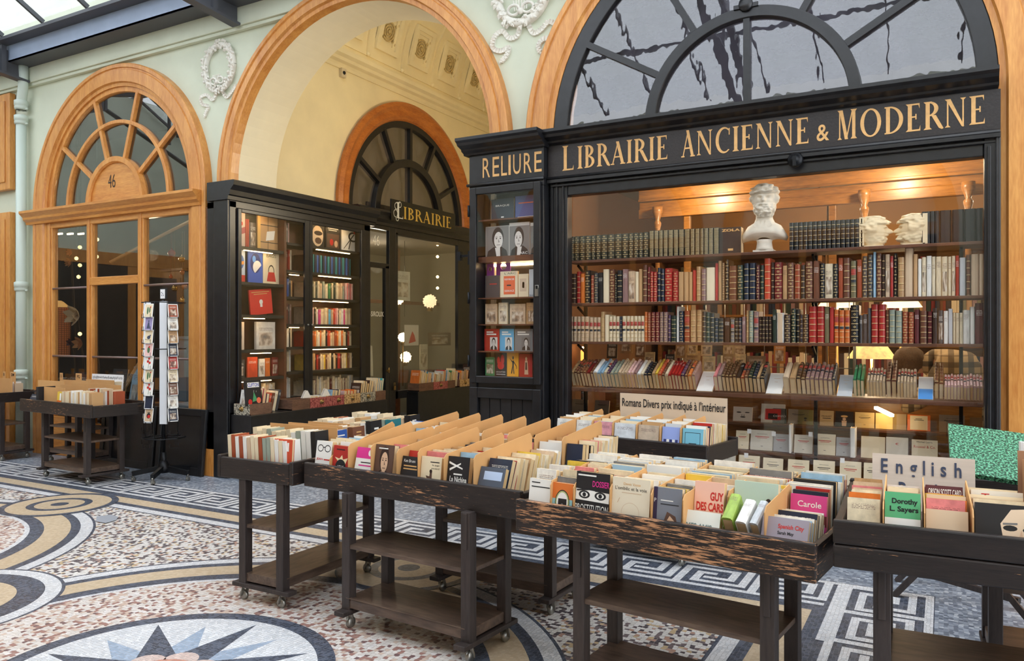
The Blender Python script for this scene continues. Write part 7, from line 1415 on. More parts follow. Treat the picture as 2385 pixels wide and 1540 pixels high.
for x0, x1 in ((-3.05, -1.25), (-1.05, .65), (.8, 2.2)):
    for k in range(7):
        x = x0
        while x < x1 - .05:
            t = r.uniform(.025, .055); sb.cur = r.randrange(len(cols)); sb.box(x, x + t * .94, 9.30 + r.uniform(0, .03), 9.5, k * .34 + .105, k * .34 + .105 + r.uniform(.18, .26)); x += t
o = sb.build('far_books', matl, fix=False); o['kind'] = 'stuff'; o['label'] = 'blurred rows of old books filling the back bookcases'; o['category'] = 'books'
# card racks hanging between the shelves
r = random.Random(12); n = 0
for (px, py, w, h, col) in ((1425, 815, 26, 40, c(60, 46, 34)), (1458, 800, 30, 46, c(150, 110, 74)), (1490, 812, 24, 40, c(120, 84, 56)), (1512, 835, 26, 30, c(200, 180, 140)), (1585, 812, 26, 44, c(176, 140, 96)), (1612, 810, 24, 36, c(206, 180, 130)), (1645, 812, 26, 34, c(216, 190, 150)), (1696, 812, 24, 40, c(190, 170, 130)), (1722, 816, 26, 34, c(200, 180, 150)), (1650, 848, 30, 36, c(214, 190, 140)), (1695, 840, 24, 32, c(150, 130, 100)), (1724, 842, 24, 34, c(220, 200, 160)), (1760, 850, 44, 42, c(140, 118, 96)), (1815, 822, 26, 50, c(196, 130, 60)), (1560, 840, 22, 30, c(40, 40, 44)), (1610, 842, 40, 40, c(190, 160, 120))):
    n += 1; x, y, z = at(px, py, 6.85 + .02 * (n % 5)); dist = y / ray(px, py).y; s_ = dist / FPX
    b = book('pap', 'pict', T(x, y, z - h * s_ / 2) @ RX(-6) @ RZ(r.uniform(-8, 8)), (w * s_, .008, h * s_), col, 'old_print', 'small old print or card, %s from the post among those hanging behind the ledge' % ordw(n), 'print')
m = MB()
for i in range(9): m.tube([(-2.05 + i * .17, 6.97, 1.18), (-2.05 + i * .17, 6.97, 1.85)], .004, 6)
for z in (1.3, 1.5, 1.7): m.tube([(-2.1, 6.97, z), (-.65, 6.97, z)], .004, 6)
for x in (-2.1, -.65): m.tube([(x, 6.97, 0), (x, 6.97, 1.86)], .012, 8)
tag(m.build('card_rack', M_chrome), 'wire rack of old cards behind the third shelf and ledge', 'rack')
m = MB(); m.box(-2.6, 1.9, 7.4, 7.85, .72, .75); m.box(-2.55, 1.85, 7.45, 7.8, 0, .72); tag(m.build('long_table', M_inwood, bevel=.006), 'long wooden table inside the shop behind the window display', 'table')
# ---------------------------------------------------------------- the customer seen through the glass
def capsule_body(name, joints, edges, mat, parent=None):
    """one skin grown over a joint skeleton"""
    me = bpy.data.meshes.new(name); me.from_pydata([j[:3] for j in joints], edges, []); o = bpy.data.objects.new(name, me); COL.objects.link(o)
    md = o.modifiers.new('skin', 'SKIN'); md.use_smooth_shade = True
    if not me.skin_vertices: bpy.context.view_layer.objects.active = o
    for i, j in enumerate(joints):
        sv = me.skin_vertices[0].data[i]; rr = j[3] if isinstance(j[3], tuple) else (j[3], j[3]); sv.radius = rr; sv.use_root = (i == 0)
    s = o.modifiers.new('sub', 'SUBSURF'); s.levels = 2; s.render_levels = 2
    me.materials.append(mat)
    if parent: o.parent = parent
    return o
M_skin = plain('skin', c(206, 158, 128), .5); M_hair = plain('brown_hair', c(104, 78, 52), .7, var=.35, vs=40, stretch=(6, 6, 1))
def plaid():
    m, nt, b = newmat('tan_plaid_wool'); v = coords(nt, 'Object', (1, 1, 1)); sp = N(nt, 'ShaderNodeSeparateXYZ'); nt.links.new(v, sp.inputs[0])
    col = c(186, 160, 122)
    for ax, per in ((0, 7.5), (2, 7.5)):
        f = math_(nt, 'FRACT', math_(nt, 'MULTIPLY', sp.outputs[ax], per)); k = math_(nt, 'LESS_THAN', f, .3); k2 = math_(nt, 'LESS_THAN', math_(nt, 'ABSOLUTE', math_(nt, 'SUBTRACT', f, .65)), .04)
        col = mix(nt, math_(nt, 'MULTIPLY', k, .75), col, c(46, 40, 38)); col = mix(nt, math_(nt, 'MULTIPLY', k2, .6), col, c(90, 70, 54))
    nt.links.new(col, b.inputs['Base Color']); b.inputs['Roughness'].default_value = .9; return m
px_, pz_ = onY(2112, 848, 6.95); PX = px_; PZ = pz_          # head
PE = empty('person', (PX + .42, 6.98, 0)); tag(PE, 'person in a tan plaid coat bending over inside the shop, brown hair turned away', 'person')
hx = -.42
J = [(0.05, .05, .90, (.15, .12)), (-.02, .02, 1.10, (.15, .12)), (-.10, -.02, 1.30, (.17, .12)), (-.22, -.03, 1.38, (.09, .09)), (-.31, -.03, PZ - .03, (.055, .055)), (hx, -.03, PZ, (.085, .095)), (hx - .03, -.03, PZ + .03, (.07, .085)),
     (-.12, -.20, 1.33, (.07, .07)), (-.30, -.26, 1.10, (.05, .05)), (-.46, -.20, .98, (.038, .038)), (-.52, -.17, .96, (.03, .02)),
     (.0, .16, 1.36, (.07, .07)), (-.12, .26, 1.10, (.05, .05)), (-.34, .20, .96, (.038, .038)), (-.42, .17, .95, (.03, .02)),
     (.10, -.08, .84, (.10, .10)), (.08, -.10, .46, (.065, .065)), (.12, -.10, .09, (.045, .045)), (.03, -.12, .035, (.045, .03)), (.10, .18, .84, (.10, .10)), (.10, .20, .46, (.065, .065)), (.16, .20, .09, (.045, .045)), (.07, .20, .035, (.045, .03))]
EDG = [(0, 1), (1, 2), (2, 3), (3, 4), (4, 5), (5, 6), (2, 7), (7, 8), (8, 9), (9, 10), (2, 11), (11, 12), (12, 13), (13, 14), (0, 15), (15, 16), (16, 17), (17, 18), (0, 19), (19, 20), (20, 21), (21, 22)]
capsule_body('body', [(a, b, z_, (r[0] * (.72 if k in (0, 1, 2, 3, 7, 8, 11, 12, 15, 16, 19, 20) else 1), r[1] * (.72 if k in (0, 1, 2, 3, 7, 8, 11, 12, 15, 16, 19, 20) else 1))) for k, (a, b, z_, r) in enumerate(J)], EDG, M_skin, PE)
CJ = [(j[0], j[1], j[2], (j[3][0] * 1.28 + .012, j[3][1] * 1.28 + .012)) for j in J]
CJ[4] = (-.33, -.03, PZ - .045, (.085, .085))
keep = [0, 1, 2, 3, 4, 7, 8, 9, 11, 12, 13, 15, 19]; idx = {k: i for i, k in enumerate(keep)}
cj = [CJ[k] for k in keep]; cj[idx[15]] = (.10, -.07, .62, (.15, .13)); cj[idx[19]] = (.10, .17, .62, (.15, .13)); cj[idx[3]] = (-.24, -.03, 1.37, (.125, .125)); cj[idx[2]] = (-.10, .0, 1.28, (.21, .17))
capsule_body('plaid_coat', cj, [(idx[a], idx[b]) for a, b in EDG if a in idx and b in idx], plaid(), PE)
tj = [J[15], J[16], J[17]]; capsule_body('trouser_leg', [(a, b, c_, (r[0] * 1.15, r[1] * 1.15)) for a, b, c_, r in [J[15], J[16], (J[17][0], J[17][1], .12, J[17][3])]], [(0, 1), (1, 2)], plain('dark_trousers', c(40, 42, 50), .8), PE)
capsule_body('trouser_leg', [(a, b, c_, (r[0] * 1.15, r[1] * 1.15)) for a, b, c_, r in [J[19], J[20], (J[21][0], J[21][1], .12, J[21][3])]], [(0, 1), (1, 2)], bpy.data.materials['dark_trousers'], PE)
m = MB(); m.smooth = True; vs = []; n = 28
for j in range(18):
    t = PI * j / 17
    for i in range(n):
        a = 2 * PI * i / n; e = 1 + .10 * noise.noise(Vector((math.cos(a) * 3, math.sin(a) * 3, t * 3))) + .03 * noise.noise(Vector((a * 9, t * 3, 2)))
        vs.append((hx + .018 + .118 * e * math.sin(t) * math.cos(a), -.03 + .115 * e * math.sin(t) * math.sin(a), PZ + .03 + .112 * e * math.cos(t)))
m.add(vs, [(j * n + i, j * n + (i + 1) % n, (j + 1) * n + (i + 1) % n, (j + 1) * n + i) for j in range(17) for i in range(n)]); m.build('hair', M_hair, PE)
# ---------------------------------------------------------------- stucco wreaths
def wreath(cx, cz, R, lab, seed, tails, sc=1.0, z_clip=None):
    W = empty('wreath', (cx, 6.04, cz)); tag(W, lab, 'wall ornament'); r = random.Random(seed); m = MB()
    m.tube([(R * math.cos(a), -.015, R * 1.12 * math.sin(a)) for a in [2 * PI * i / 40 for i in range(41)]], .035 * sc, 8, False)
    for k in range(110):
        a = 2 * PI * k / 110 * 1.0 + r.uniform(-.05, .05); o = r.uniform(-.045, .045) * sc; rr = R + o; p = Vector((rr * math.cos(a), -.03 - .02 * r.random(), rr * 1.12 * math.sin(a)))
        tdir = a + PI / 2 + r.choice((-.7, .7)) ; L = .05 * sc; wv = .022 * sc
        u = Vector((math.cos(tdir), 0, math.sin(tdir))); v = Vector((-math.sin(tdir), 0, math.cos(tdir))); q = Vector((0, -.02 * sc, 0))
        m.add([p - u * L * .5, p - u * .1 * L + v * wv, p + u * L * .6 + q * .3, p - u * .1 * L - v * wv, p + q], [(0, 4, 1), (1, 4, 2), (2, 4, 3), (3, 4, 0)])
        if k % 3 == 0: m.ball(p + Vector((0, -.012, 0)), .016 * sc, 6)
    m.build('leaf_ring', M_stucco, W, fix=False)
    m = MB()
    for dx, rz in ((-.06, .5), (.06, -.5)):
        m.tube([(dx * sc + .05 * sc * math.cos(a), -.05 - .01 * math.sin(a), -R * 1.0 + .07 * sc + .035 * sc * math.sin(a)) for a in [2 * PI * i / 14 for i in range(15)]], .012 * sc, 6, False)
    m.ball((0, -.055, -R + .05 * sc), .025 * sc, 8)
    for i in range(6): m.bar((-.05 * sc + .02 * i * sc, -.05, -R + .06 * sc), (-.06 * sc + .024 * i * sc, -.055, -R + .14 * sc), .008 * sc, .01)
    m.build('bow', M_stucco, W)
    for pts in tails:
        m = MB(); P = []
        for i in range(len(pts) - 1):
            for s in range(10):
                t = s / 10; p0 = Vector(pts[max(i - 1, 0)]); p1 = Vector(pts[i]); p2 = Vector(pts[i + 1]); p3 = Vector(pts[min(i + 2, len(pts) - 1)])
                P.append(.5 * (2 * p1 + (p2 - p0) * t + (2 * p0 - 5 * p1 + 4 * p2 - p3) * t * t + (3 * p1 - p0 - 3 * p2 + p3) * t ** 3))
        P.append(Vector(pts[-1])); vs = []; w = .019 * sc
        for i, p in enumerate(P):
            d = (P[min(i + 1, len(P) - 1)] - P[max(i - 1, 0)]).normalized(); nrm = Vector((-d.y, d.x)); rip = .010 * math.sin(i * 2.1)
            ww = w * (1 if i < len(P) - 4 else .5)
            a, b = p + nrm * ww, p - nrm * ww
            vs += [(a.x, -.02 - rip, a.y), (b.x, -.02 + rip * .5, b.y), (b.x, 0, b.y), (a.x, 0, a.y)]
        m.add(vs, [(i * 4 + k, i * 4 + (k + 1) % 4, (i + 1) * 4 + (k + 1) % 4, (i + 1) * 4 + k) for i in range(len(P) - 1) for k in range(4)] + [(0, 1, 2, 3), tuple(len(vs) - 4 + k for k in range(4))])
        m.build('ribbon', M_stucco, W, fix=True)
def loc(px, py, cx, cz): x, z = onY(px, py, 6.04); return (x - cx, z - cz)
cx, cz = onY(514, 158, 6.04)
wreath(cx, cz, .225, 'white stucco laurel wreath with ribbons between the oak arch and the open arch', 3, [[loc(*p, cx, cz) for p in ((508, 212), (498, 233), (484, 222), (470, 228), (474, 243), (487, 248), (482, 262), (478, 275))], [loc(*p, cx, cz) for p in ((520, 212), (530, 227), (543, 214), (552, 200), (558, 206))]], .95)
cx, cz = onY(1219, -20, 6.04)
wreath(cx, cz, .25, 'larger white stucco wreath with two long ribbons between the two tall arches', 4, [[loc(*p, cx, cz) for p in ((1212, 62), (1206, 84), (1188, 90), (1172, 74), (1153, 88), (1150, 112), (1168, 120), (1186, 112), (1180, 132), (1165, 148))], [loc(*p, cx, cz) for p in ((1232, 58), (1244, 78), (1262, 70), (1280, 52), (1298, 62), (1296, 88), (1268, 92), (1256, 108), (1262, 128))]], 1.15)
# ---------------------------------------------------------------- downpipe and fire sensor
DP = empty('downpipe', (-10.86, 5.93, 0)); tag(DP, 'pale green cast-iron downpipe with collars at the far end of the wall', 'pipe'); M_pipe = plain('pale_green_iron', c(192, 204, 194), .45, bmp=.04, vs=20)
m = MB(); m.tube([(0, 0, 0), (0, 0, 4.42)], .063, 16); m.build('pipe', M_pipe, DP)
m = MB(); m.tube([(0, 0, 4.6), (.01, 0, 4.72), (.10, -.03, 4.86), (.12, -.04, 5.16)], .062, 14); m.build('elbow', M_pipe, DP)
for z in (1.0, 2.18, 4.42, 4.62): m = MB(); m.lathe([(.063, -.03), (.078, -.025), (.082, 0), (.078, .025), (.085, .03), (.085, .09), (.063, .1)], (0, 0, z), 16); m.tube([(-.11, .02, z - .02), (.11, .02, z - .02)], .012, 8); m.build('collar', M_pipe, DP)
m = MB(); y, z = onX(795, 171, XW); m.box(XW, XW + .05, y - .045, y + .045, z - .06, z + .06); o = m.build('wall_sensor', plain('beige_plastic', c(206, 190, 160), .5)); m = MB(); m.lathe([(0, 0), (.026, 0), (.022, .01), (0, .012)], (XW + .05, y, z), 12, RY(90)); m.build('lens', M_iron, o); tag(o, 'small beige box with a round black lens on the passage wall near the vault', 'sensor')
# ---------------------------------------------------------------- postcard rack
RK = empty('postcard_rack', (-7.40, 5.53, 0)); tag(RK, 'black revolving wire postcard rack on castors before the oak shopfront', 'rack')
m = MB(); m.tube([(0, 0, .1), (0, 0, .3)], .028, 12); m.tube([(0, 0, .3), (0, 0, 1.95)], .018, 10); m.lathe([(0, .08), (.06, .08), (.065, .13), (.05, .17), (.035, .21), (0, .21)], (0, 0, 0), 14); m.build('pole', M_iron, RK)
for k in range(5):
    a = 2 * PI * k / 5 + .25; m = MB(); m.bar((.04 * math.cos(a), .04 * math.sin(a), .13), (.31 * math.cos(a), .31 * math.sin(a), .085), .035, .05); m.build('foot', M_iron, RK)
    cs = empty('caster', (.30 * math.cos(a), .30 * math.sin(a), 0)); cs.parent = RK; m = MB(); m.tube([(0, 0, .05), (0, 0, .075)], .012, 8); m.box(-.014, .014, -.012, .014, .02, .052); m.build('fork', M_chrome, cs); m = MB(); m.lathe([(0, -.01), (.024, -.008), (.024, .008), (0, .01)], (0, .006, .024), 12, RY(90)); m.build('wheel', M_chrome, cs)
m = MB()
for zz in (.46, 1.42, 1.92):
    m.tube([(.22 * math.cos(a), .22 * math.sin(a), zz) for a in [2 * PI * i / 8 for i in range(9)]], .006, 6, False)
for k in range(8): a = 2 * PI * k / 8; m.tube([(.02 * math.cos(a), .02 * math.sin(a), .46), (.22 * math.cos(a), .22 * math.sin(a), .46)], .005, 6)
m.build('hoops', M_iron, RK)
m = MB(); m.box(-.06, .06, -.004, .004, 1.96, 2.08); m.build('sign_plate', M_black_dull, RK); m = MB(); m.box(-.04, .03, -.012, -.006, 1.965, 2.065); sc_ = m.build('sign_card', plain('white_tag_card', c(238, 238, 240), .6), RK)
m = MB()
for x, z in ((-.02, 2.03), (.0, 2.02), (-.015, 2.0), (.012, 2.0)): m.box(x - .004, x + .004, -.0135, -.012, z - .006, z + .006)
m.build('print_mark', M_inkblue, RK)
faces = []
pcol = [('tan', 'street scene'), ('pale blue', 'plain blue'), ('beige', 'animal sketch'), ('tan', 'plain tan'), ('sky blue', 'bright figures'), ('pale pink', 'plain pink'), ('lilac', 'violet bloom'), ('brown', 'dark café'), ('yellow', 'golden field')]
pcol2 = [('cream', 'leafy print'), ('lilac', 'violet figure'), ('cream', 'blue bird'), ('pale pink', 'parrot'), ('white', 'red flowers'), ('cream', 'jungle leaves'), ('white', 'pink peony'), ('navy', 'dark blue panel'), ('beige', 'red-and-black beetle')]
M_wh = plain('card_white', c(240, 240, 238), .5); ri = random.Random(3)
def pcard(ang, z, col, lab, w=.105, h=.148, tone=0):
    a = math.radians(ang); Mx = T(-7.40, 5.53, 0) @ RZ(ang) @ T(0, -.235, z) @ RX(-12)
    o = empty('postcard', (0, 0, 0)); o.matrix_basis = Mx; tag(o, lab, 'postcard', 'postcards in the rack')
    m = MB(); m.box(-w / 2, w / 2, 0, .003, 0, h); m.build('card', M_wh, o)
    m = MB(); e = .008; m.add([(-w / 2 + e, -.0006, e), (w / 2 - e, -.0006, e), (w / 2 - e, -.0006, h - e), (-w / 2 + e, -.0006, h - e)], [(0, 1, 2, 3)]); p = m.build('picture', M_bk['pict'] if tone else M_obj, o, fix=False); p.color = PAL[col]
    return o, p
def motif(o, kind, w=.105, h=.148):
    f = lambda a, b, q: Vector((a * w, -.0012, b * h)); gm = plain('leaf_print', c(70, 110, 70), .5) if 'leaf_print' not in bpy.data.materials else bpy.data.materials['leaf_print']; m = MB(); mats = [gm, M_inkred, M_inkblue, M_ink]
    L = {'leaf': [(0, ell(-.1, .5, .1, .28, n=12)), (0, ell(.14, .55, .08, .22, n=12)), (1, ell(.2, .75, .07, .06, n=10))], 'figure': [(2, [(-.2, .15), (.2, .15), (.06, .6), (-.06, .6)]), (2, ell(0, .68, .07, .07, n=10))], 'bird': [(2, ell(.02, .45, .2, .13, n=14)), (2, ell(.18, .58, .08, .07, n=10)), (3, [(-.4, .3), (.3, .24), (.3, .26), (-.4, .33)])], 'parrot': [(0, ell(0, .5, .16, .24, n=14)), (1, ell(.06, .7, .09, .08, n=10))], 'flowers': [(0, [(-.02, .1), (.02, .1), (.04, .7), (0, .7)]), (1, ell(-.1, .6, .13, .1, n=10)), (1, ell(.14, .5, .12, .1, n=10)), (1, ell(.02, .8, .12, .08, n=10))], 'beetle': [(3, ell(0, .45, .24, .2, n=14)), (1, ell(.04, .4, .18, .12, n=14)), (3, [(-.2, .66), (.2, .66), (.14, .7), (-.14, .7)])]}[kind]
    for i, (mi, lp) in enumerate(L): m.cur = mi; m.plate([lp], lambda a, b, q, i=i: Vector((a * w, -.0012 - .0003 * i, b * h)), 0)
    m.build('printed_motif', mats, o, fix=False)
ks = ['leaf', 'figure', 'bird', 'parrot', 'flowers', 'leaf', 'flowers', None, 'beetle']
for i in range(9):
    z = 1.755 - i * .138
    col, nm = pcol[i]; o, p = pcard(-22, z, col, '%s postcard, %s from the top of the column nearest the carts' % (nm, ordw(i + 1)), tone=0 if 'plain' in nm else 1)
    o.matrix_basis = T(-7.40, 5.53, 0) @ T(-.25, -.03, z) @ RZ(16) @ RX(-12)
    col, nm = pcol2[i]; o, p = pcard(30, z, col, '%s postcard, %s from the top of the middle column' % (nm, ordw(i + 1)))
    o.matrix_basis = T(-7.40, 5.53, 0) @ T(.055, -.23, z) @ RZ(14) @ RX(-8)
    if ks[i]: motif(o, ks[i])
    col = ['rust', 'white', 'tan', 'navy', 'red', 'cream', 'brown', 'white', 'navy'][i]; o, p = pcard(70, z, col, 'postcard seen nearly edge-on, %s from the top of the casing-side column' % ordw(i + 1), tone=1)
    o.matrix_basis = T(-7.40, 5.53, 0) @ T(.24, -.06, z) @ RZ(72) @ RX(-12)
for (ox, oy, az) in ((-.25, -.03, 16), (.055, -.23, 14), (.24, -.06, 72)):
    m = MB(); Mx = T(ox, oy, 0) @ RZ(az)
    for x in (-.055, .055): m.tube([Mx @ Vector((x, .03, .48)), Mx @ Vector((x, .03, 1.93))], .004, 6)
    for i in range(11):
        z = 1.755 - i * .138; m.tube([Mx @ Vector(q) for q in ((-.05, .03, z + .02), (-.045, -.02, z), (-.045, -.02, z + .045))], .0025, 5); m.tube([Mx @ Vector(q) for q in ((.05, .03, z + .02), (.045, -.02, z), (.045, -.02, z + .045))], .0025, 5); m.tube([Mx @ Vector(q) for q in ((-.045, -.02, z), (.045, -.02, z))], .0025, 5)
    m.build('wire_column', M_iron, RK)
for i, (ox, oy, az) in enumerate(((-.1, -.16, 15), (.14, -.13, 25))):
    m = MB(); Mx = T(ox, oy, 0) @ RZ(az); m.box(-.045, .045, .04, .043, .62, 1.93, Mx); o = m.build('spacer_card', plain('white_spacer', c(232, 236, 242), .5) if i == 0 else bpy.data.materials['white_spacer'], RK)
# ---------------------------------------------------------------- black shutter panels leaning on the shopfront
for i, (x0, x1, lab) in enumerate(((-9.02, -8.02, 'black panelled shutter leaning low against the oak shopfront behind the small cart'), (-7.97, -7.17, 'black panelled shutter leaning against the oak casing behind the postcard rack'))):
    w = x1 - x0; m = MB(); m.box(0, w, 0, .03, 0, .74)
    for a in ((.0, .07, 0, .74), (w - .07, w, 0, .74), (.07, w - .07, .66, .74), (.07, w - .07, 0, .09)): m.box(a[0], a[1], -.014, 0, a[2], a[3])
    o = m.build('shutter_panel', M_black, bevel=.006); o.location = (x0, 5.84 + .0, 0); o.rotation_euler = (math.radians(-5), 0, 0); tag(o, lab, 'shutter')
# ---------------------------------------------------------------- left shop display
def lantern():
    x, z = onY(134, 770, 6.62); L = empty('lantern_lamp', (x, 6.62, z)); tag(L, 'tall woven lantern lamp glowing in the left window of the oak shop', 'lamp')
    R, h0, h1 = .165, -.36, .33; m = MB()
    for k in range(28): a = 2 * PI * k / 28; m.tube([(R * math.cos(a), R * math.sin(a), h0), (R * math.cos(a), R * math.sin(a), h1)], .004, 5)
    for k in range(24): zz = h0 + (h1 - h0) * k / 23; m.tube([(R * math.cos(t), R * math.sin(t), zz) for t in [2 * PI * i / 28 for i in range(29)]], .004, 5, False)
    m.build('woven_body', plain('woven_cane', c(150, 100, 60), .6), L)
    m = MB(); m.lathe([(R * 1.02, h1), (R * .5, h1 + .08), (.05, h1 + .1)], (0, 0, 0), 28); m.build('top_rim', plain('cane_cap', c(214, 176, 110), .6, emit=c(255, 190, 110), es=.5), L)
    m = MB(); m.lathe([(R * .93, h0), (R * .93, h1)], (0, 0, 0), 28); m.build('inner_lining', lampmat('lit_lining', c(190, 112, 62), .25), L)
    m = MB(); m.ball((0, -R * .96, .02), .035, 10, (1, .3, 1.6)); m.build('glowing_bulb', M_bulb, L); m = MB(); m.lathe([(0, -z + .54), (.1, -z + .54), (.02, -z + .58), (.02, h0), (0, h0)], (0, 0, 0), 12); m.build('foot', M_iron, L)
lantern()
def flower(px, py, Y, r, mat, lab, stem_to=.54, seed=0):
    x, z = onY(px, py, Y); F = empty('silk_flower', (x, Y, z)); tag(F, lab, 'flower'); rr = random.Random(seed); m = MB()
    for k in range(9):
        a = 2 * PI * k / 9 + rr.uniform(-.2, .2); t = .5 + .5 * (k % 2); d = Vector((math.cos(a) * t, -.55, math.sin(a) * t)).normalized(); s = Vector((-math.sin(a), 0, math.cos(a)))
        P = []
        for q in range(5):
            f = q / 4; c0 = d * r * f + Vector((0, -r * .15 * f * f, 0)); w = r * .38 * math.sin(PI * (.15 + .8 * f)); P += [c0 - s * w, c0 + Vector((0, r * .12, 0)) * 0 - Vector((0, r * .08, 0)), c0 + s * w]
        m.smooth = True; m.add(P, [(q * 3 + e, q * 3 + e + 1, q * 3 + e + 4, q * 3 + e + 3) for q in range(4) for e in range(2)]); m.smooth = False
    m.build('petals', mat, F, fix=False)
    if stem_to is not None: m = MB(); m.tube([(0, 0, 0), (.02, .05, (stem_to - z) * .5), (.0, .04, stem_to - z)], .006, 6); m.build('stem', plain('stem_brown', c(84, 66, 44), .7) if 'stem_brown' not in bpy.data.materials else bpy.data.materials['stem_brown'], F)
M_petal = plain('cream_silk', c(238, 222, 196), .7, emit=c(238, 222, 196), es=.0); M_petal2 = plain('rust_silk', c(196, 120, 76), .7); M_petal3 = plain('tan_silk', c(206, 150, 96), .7)
for a in ((182, 735, 6.66, .17, M_petal, 'large cream silk flower beside the woven lantern'), (222, 763, 6.55, .09, M_petal, 'small cream silk flower at the middle mullion of the oak shop'), (167, 588, 6.7, .07, M_petal2, 'rust silk flower high in the oak shop window'), (165, 612, 6.7, .08, M_petal3, 'tan silk flower below the rust one'), (190, 800, 6.5, .11, M_petal3, 'tan dried flower low beside the lantern'), (168, 798, 6.45, .07, plain('plum_silk', c(92, 56, 66), .7), 'plum silk flower low beside the lantern')): flower(*a, seed=a[0])
M_glow = lampmat('fairy_bulb', c(255, 226, 150), 3.0)
for i, (px, py, Y) in enumerate(((186, 576, 6.8), (178, 602, 6.8), (186, 618, 6.8), (226, 558, 6.8), (225, 598, 6.8), (183, 645, 6.7), (186, 778, 6.6))):
    x, z = onY(px, py, Y); L = empty('fairy_light', (x, Y, z)); tag(L, 'small yellowish globe light, %s from the top in the oak shop window' % ordw(i + 1), 'lamp')
    m = MB(); m.ball((0, 0, 0), .028, 10); m.build('bulb', M_glow, L); m = MB(); m.tube([(0, 0, .03), (0, 0, 4.86 - z)], .003, 5); m.build('cable', M_iron, L)
M_bauble = [plain('gold_bauble', c(190, 150, 80), .2, .8), plain('red_bauble', c(150, 26, 30), .25, .3), plain('amber_bauble', c(170, 100, 60), .25, .4)]
for i, (px, py, r, k) in enumerate(((424, 604, .045, 0), (447, 605, .035, 1), (425, 635, .03, 2), (398, 645, .025, 1), (407, 672, .04, 0), (430, 668, .04, 2), (425, 700, .035, 0), (400, 590, .05, 1), (446, 640, .03, 1))):
    x, z = onY(px, py, 6.7); m = MB(); m.ball((x, 6.7, z), r, 14); m.lathe([(.008, r), (.008, r + .015), (0, r + .015)], (x, 6.7, z), 8); m.tube([(x, 6.7, z + r), (x, 6.7, 2.9)], .0015, 4); tag(m.build('hanging_bauble', M_bauble[k]), '%s glass bauble hanging in the oak shop behind the postcard rack, %s of nine' % (('gold', 'red', 'amber')[k], ordw(i + 1)), 'bauble')
xs = [onY(p, 545, 7.3) for p in (118, 140, 165, 190)]; SL = empty('strip_light', (xs[0][0], 7.3, xs[0][1])); tag(SL, 'row of bright ceiling spots deep in the oak shop', 'lamp')
for x, z in xs:
    m = MB(); m.box(x - .07 - xs[0][0], x + .07 - xs[0][0], -.02, 0, z - .012 - xs[0][1], z + .012 - xs[0][1]); m.build('glowing_tube', M_led, SL); m = MB(); m.tube([(x - xs[0][0], -.01, z + .012 - xs[0][1]), (x - xs[0][0], -.01, 4.86 - xs[0][1])], .004, 5); m.build('hanger', M_iron, SL)
for i, (x0, x1, y0, y1, z0, z1, col, lab) in enumerate(((-10.2, -9.75, 7.6, 7.9, .54, 2.5, c(54, 44, 40), 'dark display cabinet deep in the oak shop'), (-9.6, -9.1, 7.2, 7.6, .54, 1.5, c(120, 130, 140), 'grey display plinth deep in the oak shop'))):
    m = MB(); m.box(x0, x1, y0, y1, z0, z1); m.box(x0 - .02, x1 + .02, y0 - .02, y1, z1, z1 + .04); m.box(x0 + .04, x1 - .04, y0 - .01, y0, z0 + .1, z1 - .1); tag(m.build('display_cabinet', plain('cabinet_col_%d' % i, col, .6), bevel=.006), lab, 'cabinet')
for i, (px, py, w, h, col, lab) in enumerate(((170, 872, .5, .12, 'navy', 'wide navy album standing on the sill of the oak shop'), (265, 880, .3, .2, 'dark grey', 'dark grey picture frame on the sill of the oak shop'), (305, 875, .18, .2, 'pale blue', 'pale blue print on the sill near the postcard rack'), (252, 850, .06, .26, 'tan', 'slanting tan album leaning on the sill behind the shopfront cart'))):
    x, z = onY(px, py + 15, 6.25); book('pap', 'pict', T(x, 6.25, .56) @ RX(-10) @ RY(0 if i < 3 else 35), (w, .02, z - .56 + h), col, 'album', lab, 'book')
for (xx, yy, zz, e) in ((-9.9, 7.2, 2.7, 14), (-8.1, 7.3, 2.8, 8)):
    l = bpy.data.lights.new('shop_lamp', 'POINT'); l.energy = e; l.color = (1, .75, .48); l.shadow_soft_size = .08; o = bpy.data.objects.new('shop_lamp', l); COL.objects.link(o); o.location = (xx, yy, zz)
l = bpy.data.lights.new('passage_shop_lamp', 'POINT'); l.energy = 22; l.color = (1, .82, .6); l.shadow_soft_size = .1; o = bpy.data.objects.new('passage_shop_lamp', l); COL.objects.link(o); o.location = (-8.4, 10.4, 2.7)

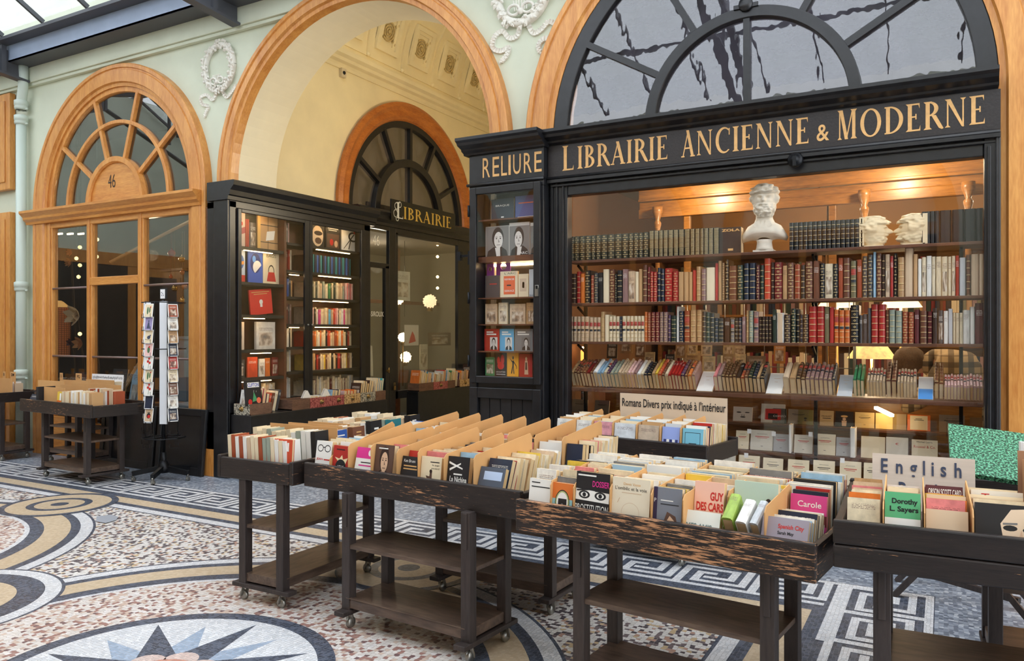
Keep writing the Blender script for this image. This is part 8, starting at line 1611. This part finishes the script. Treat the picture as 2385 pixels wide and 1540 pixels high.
WL = empty('added_passage_lamp', (-3.47, 8.6, 3.5)); tag(WL, 'added unseen globe lamp on the passage wall behind the narrow cabinet', 'lamp')  # globe lamp added out of view to brighten the passage
m = MB(); m.ball((-.16, 0, 0), .11, 16); m.build('globe', lampmat('added_lamp_globe', c(255, 226, 180), 6), WL); m = MB(); m.tube([(0, 0, -.1), (-.1, 0, -.2), (-.16, 0, -.12)], .012, 8); m.lathe([(.0, -.14), (.05, -.13), (.06, -.1), (0, -.1)], (-.16, 0, 0), 12); m.build('bracket', M_brass, WL)
l = bpy.data.lights.new('passage_fill_light', 'POINT'); l.energy = 110; l.color = (1, .88, .68); l.shadow_soft_size = .12; o = bpy.data.objects.new('passage_fill_light', l); COL.objects.link(o); o.location = (-.32, 0, 0); o.parent = WL
# ---------------------------------------------------------------- past the 300 that show largest, paperbacks become one mass
bpy.context.view_layer.update()
pb = [o for o in bpy.data.objects if o.name.split('.')[0] == 'paperback' and o.parent is None and o.type == 'MESH']
def score(o):
    p = o.matrix_basis @ Vector((0, 0, .8)); d = Vector((p.x, p.y, p.z - CH)).length
    fr = 4 if ('first from front' in o['label'] or len(o.children) > 1 or ' from front' not in o['label'] and ' row ' not in o['label']) else 1
    return fr * o.scale.x * (.35 * o.scale.z + o.scale.y) / d ** 2
pb.sort(key=score, reverse=True)
KEEP = 296
rest = [o for o in pb[KEEP:] if len(o.children) == 1]
mc, nt, b_ = newmat('massed_paperback_covers'); at_ = N(nt, 'ShaderNodeAttribute'); at_.attribute_name = 'tint'; nt.links.new(at_.outputs['Color'], b_.inputs['Base Color']); b_.inputs['Roughness'].default_value = .4
mm = MB(); tint = []
for o in rest:
    for me, mi in ((o.data, 0), (o.children[0].data, 1)):
        mm.cur = mi; n0 = len(mm.f); mm.add([o.matrix_basis @ v.co for v in me.vertices], [tuple(p.vertices) for p in me.polygons]); tint += [tuple(o.color)] * (len(mm.f) - n0)
for o in rest:
    for ch in list(o.children): bpy.data.objects.remove(ch)
    USED[o['label']].remove(o); bpy.data.objects.remove(o)
USED = {k: v for k, v in USED.items() if v}
if mm.f:
    mo = mm.build('massed_books', [mc, M_pages], fix=False); mo['kind'] = 'stuff'; mo['label'] = 'close-packed paperbacks filling the backs of the book carts'; mo['category'] = 'books'
    ca = mo.data.attributes.new('tint', 'FLOAT_COLOR', 'CORNER'); vals = []
    for p, t in zip(mo.data.polygons, tint): vals += list(t) * p.loop_total
    ca.data.foreach_set('color', vals)
dups = {k: v for k, v in USED.items() if len(v) > 1}
for k, v in list(dups.items())[:40]: print('DUPLABEL', len(v), k)
print('BOOKS', NB[0], 'OBJECTS', len(bpy.data.objects))
bad = [k for k in USED if not 4 <= len(k.split()) <= 16]
for k in bad[:30]: print('LABELLEN', len(k.split()), k)
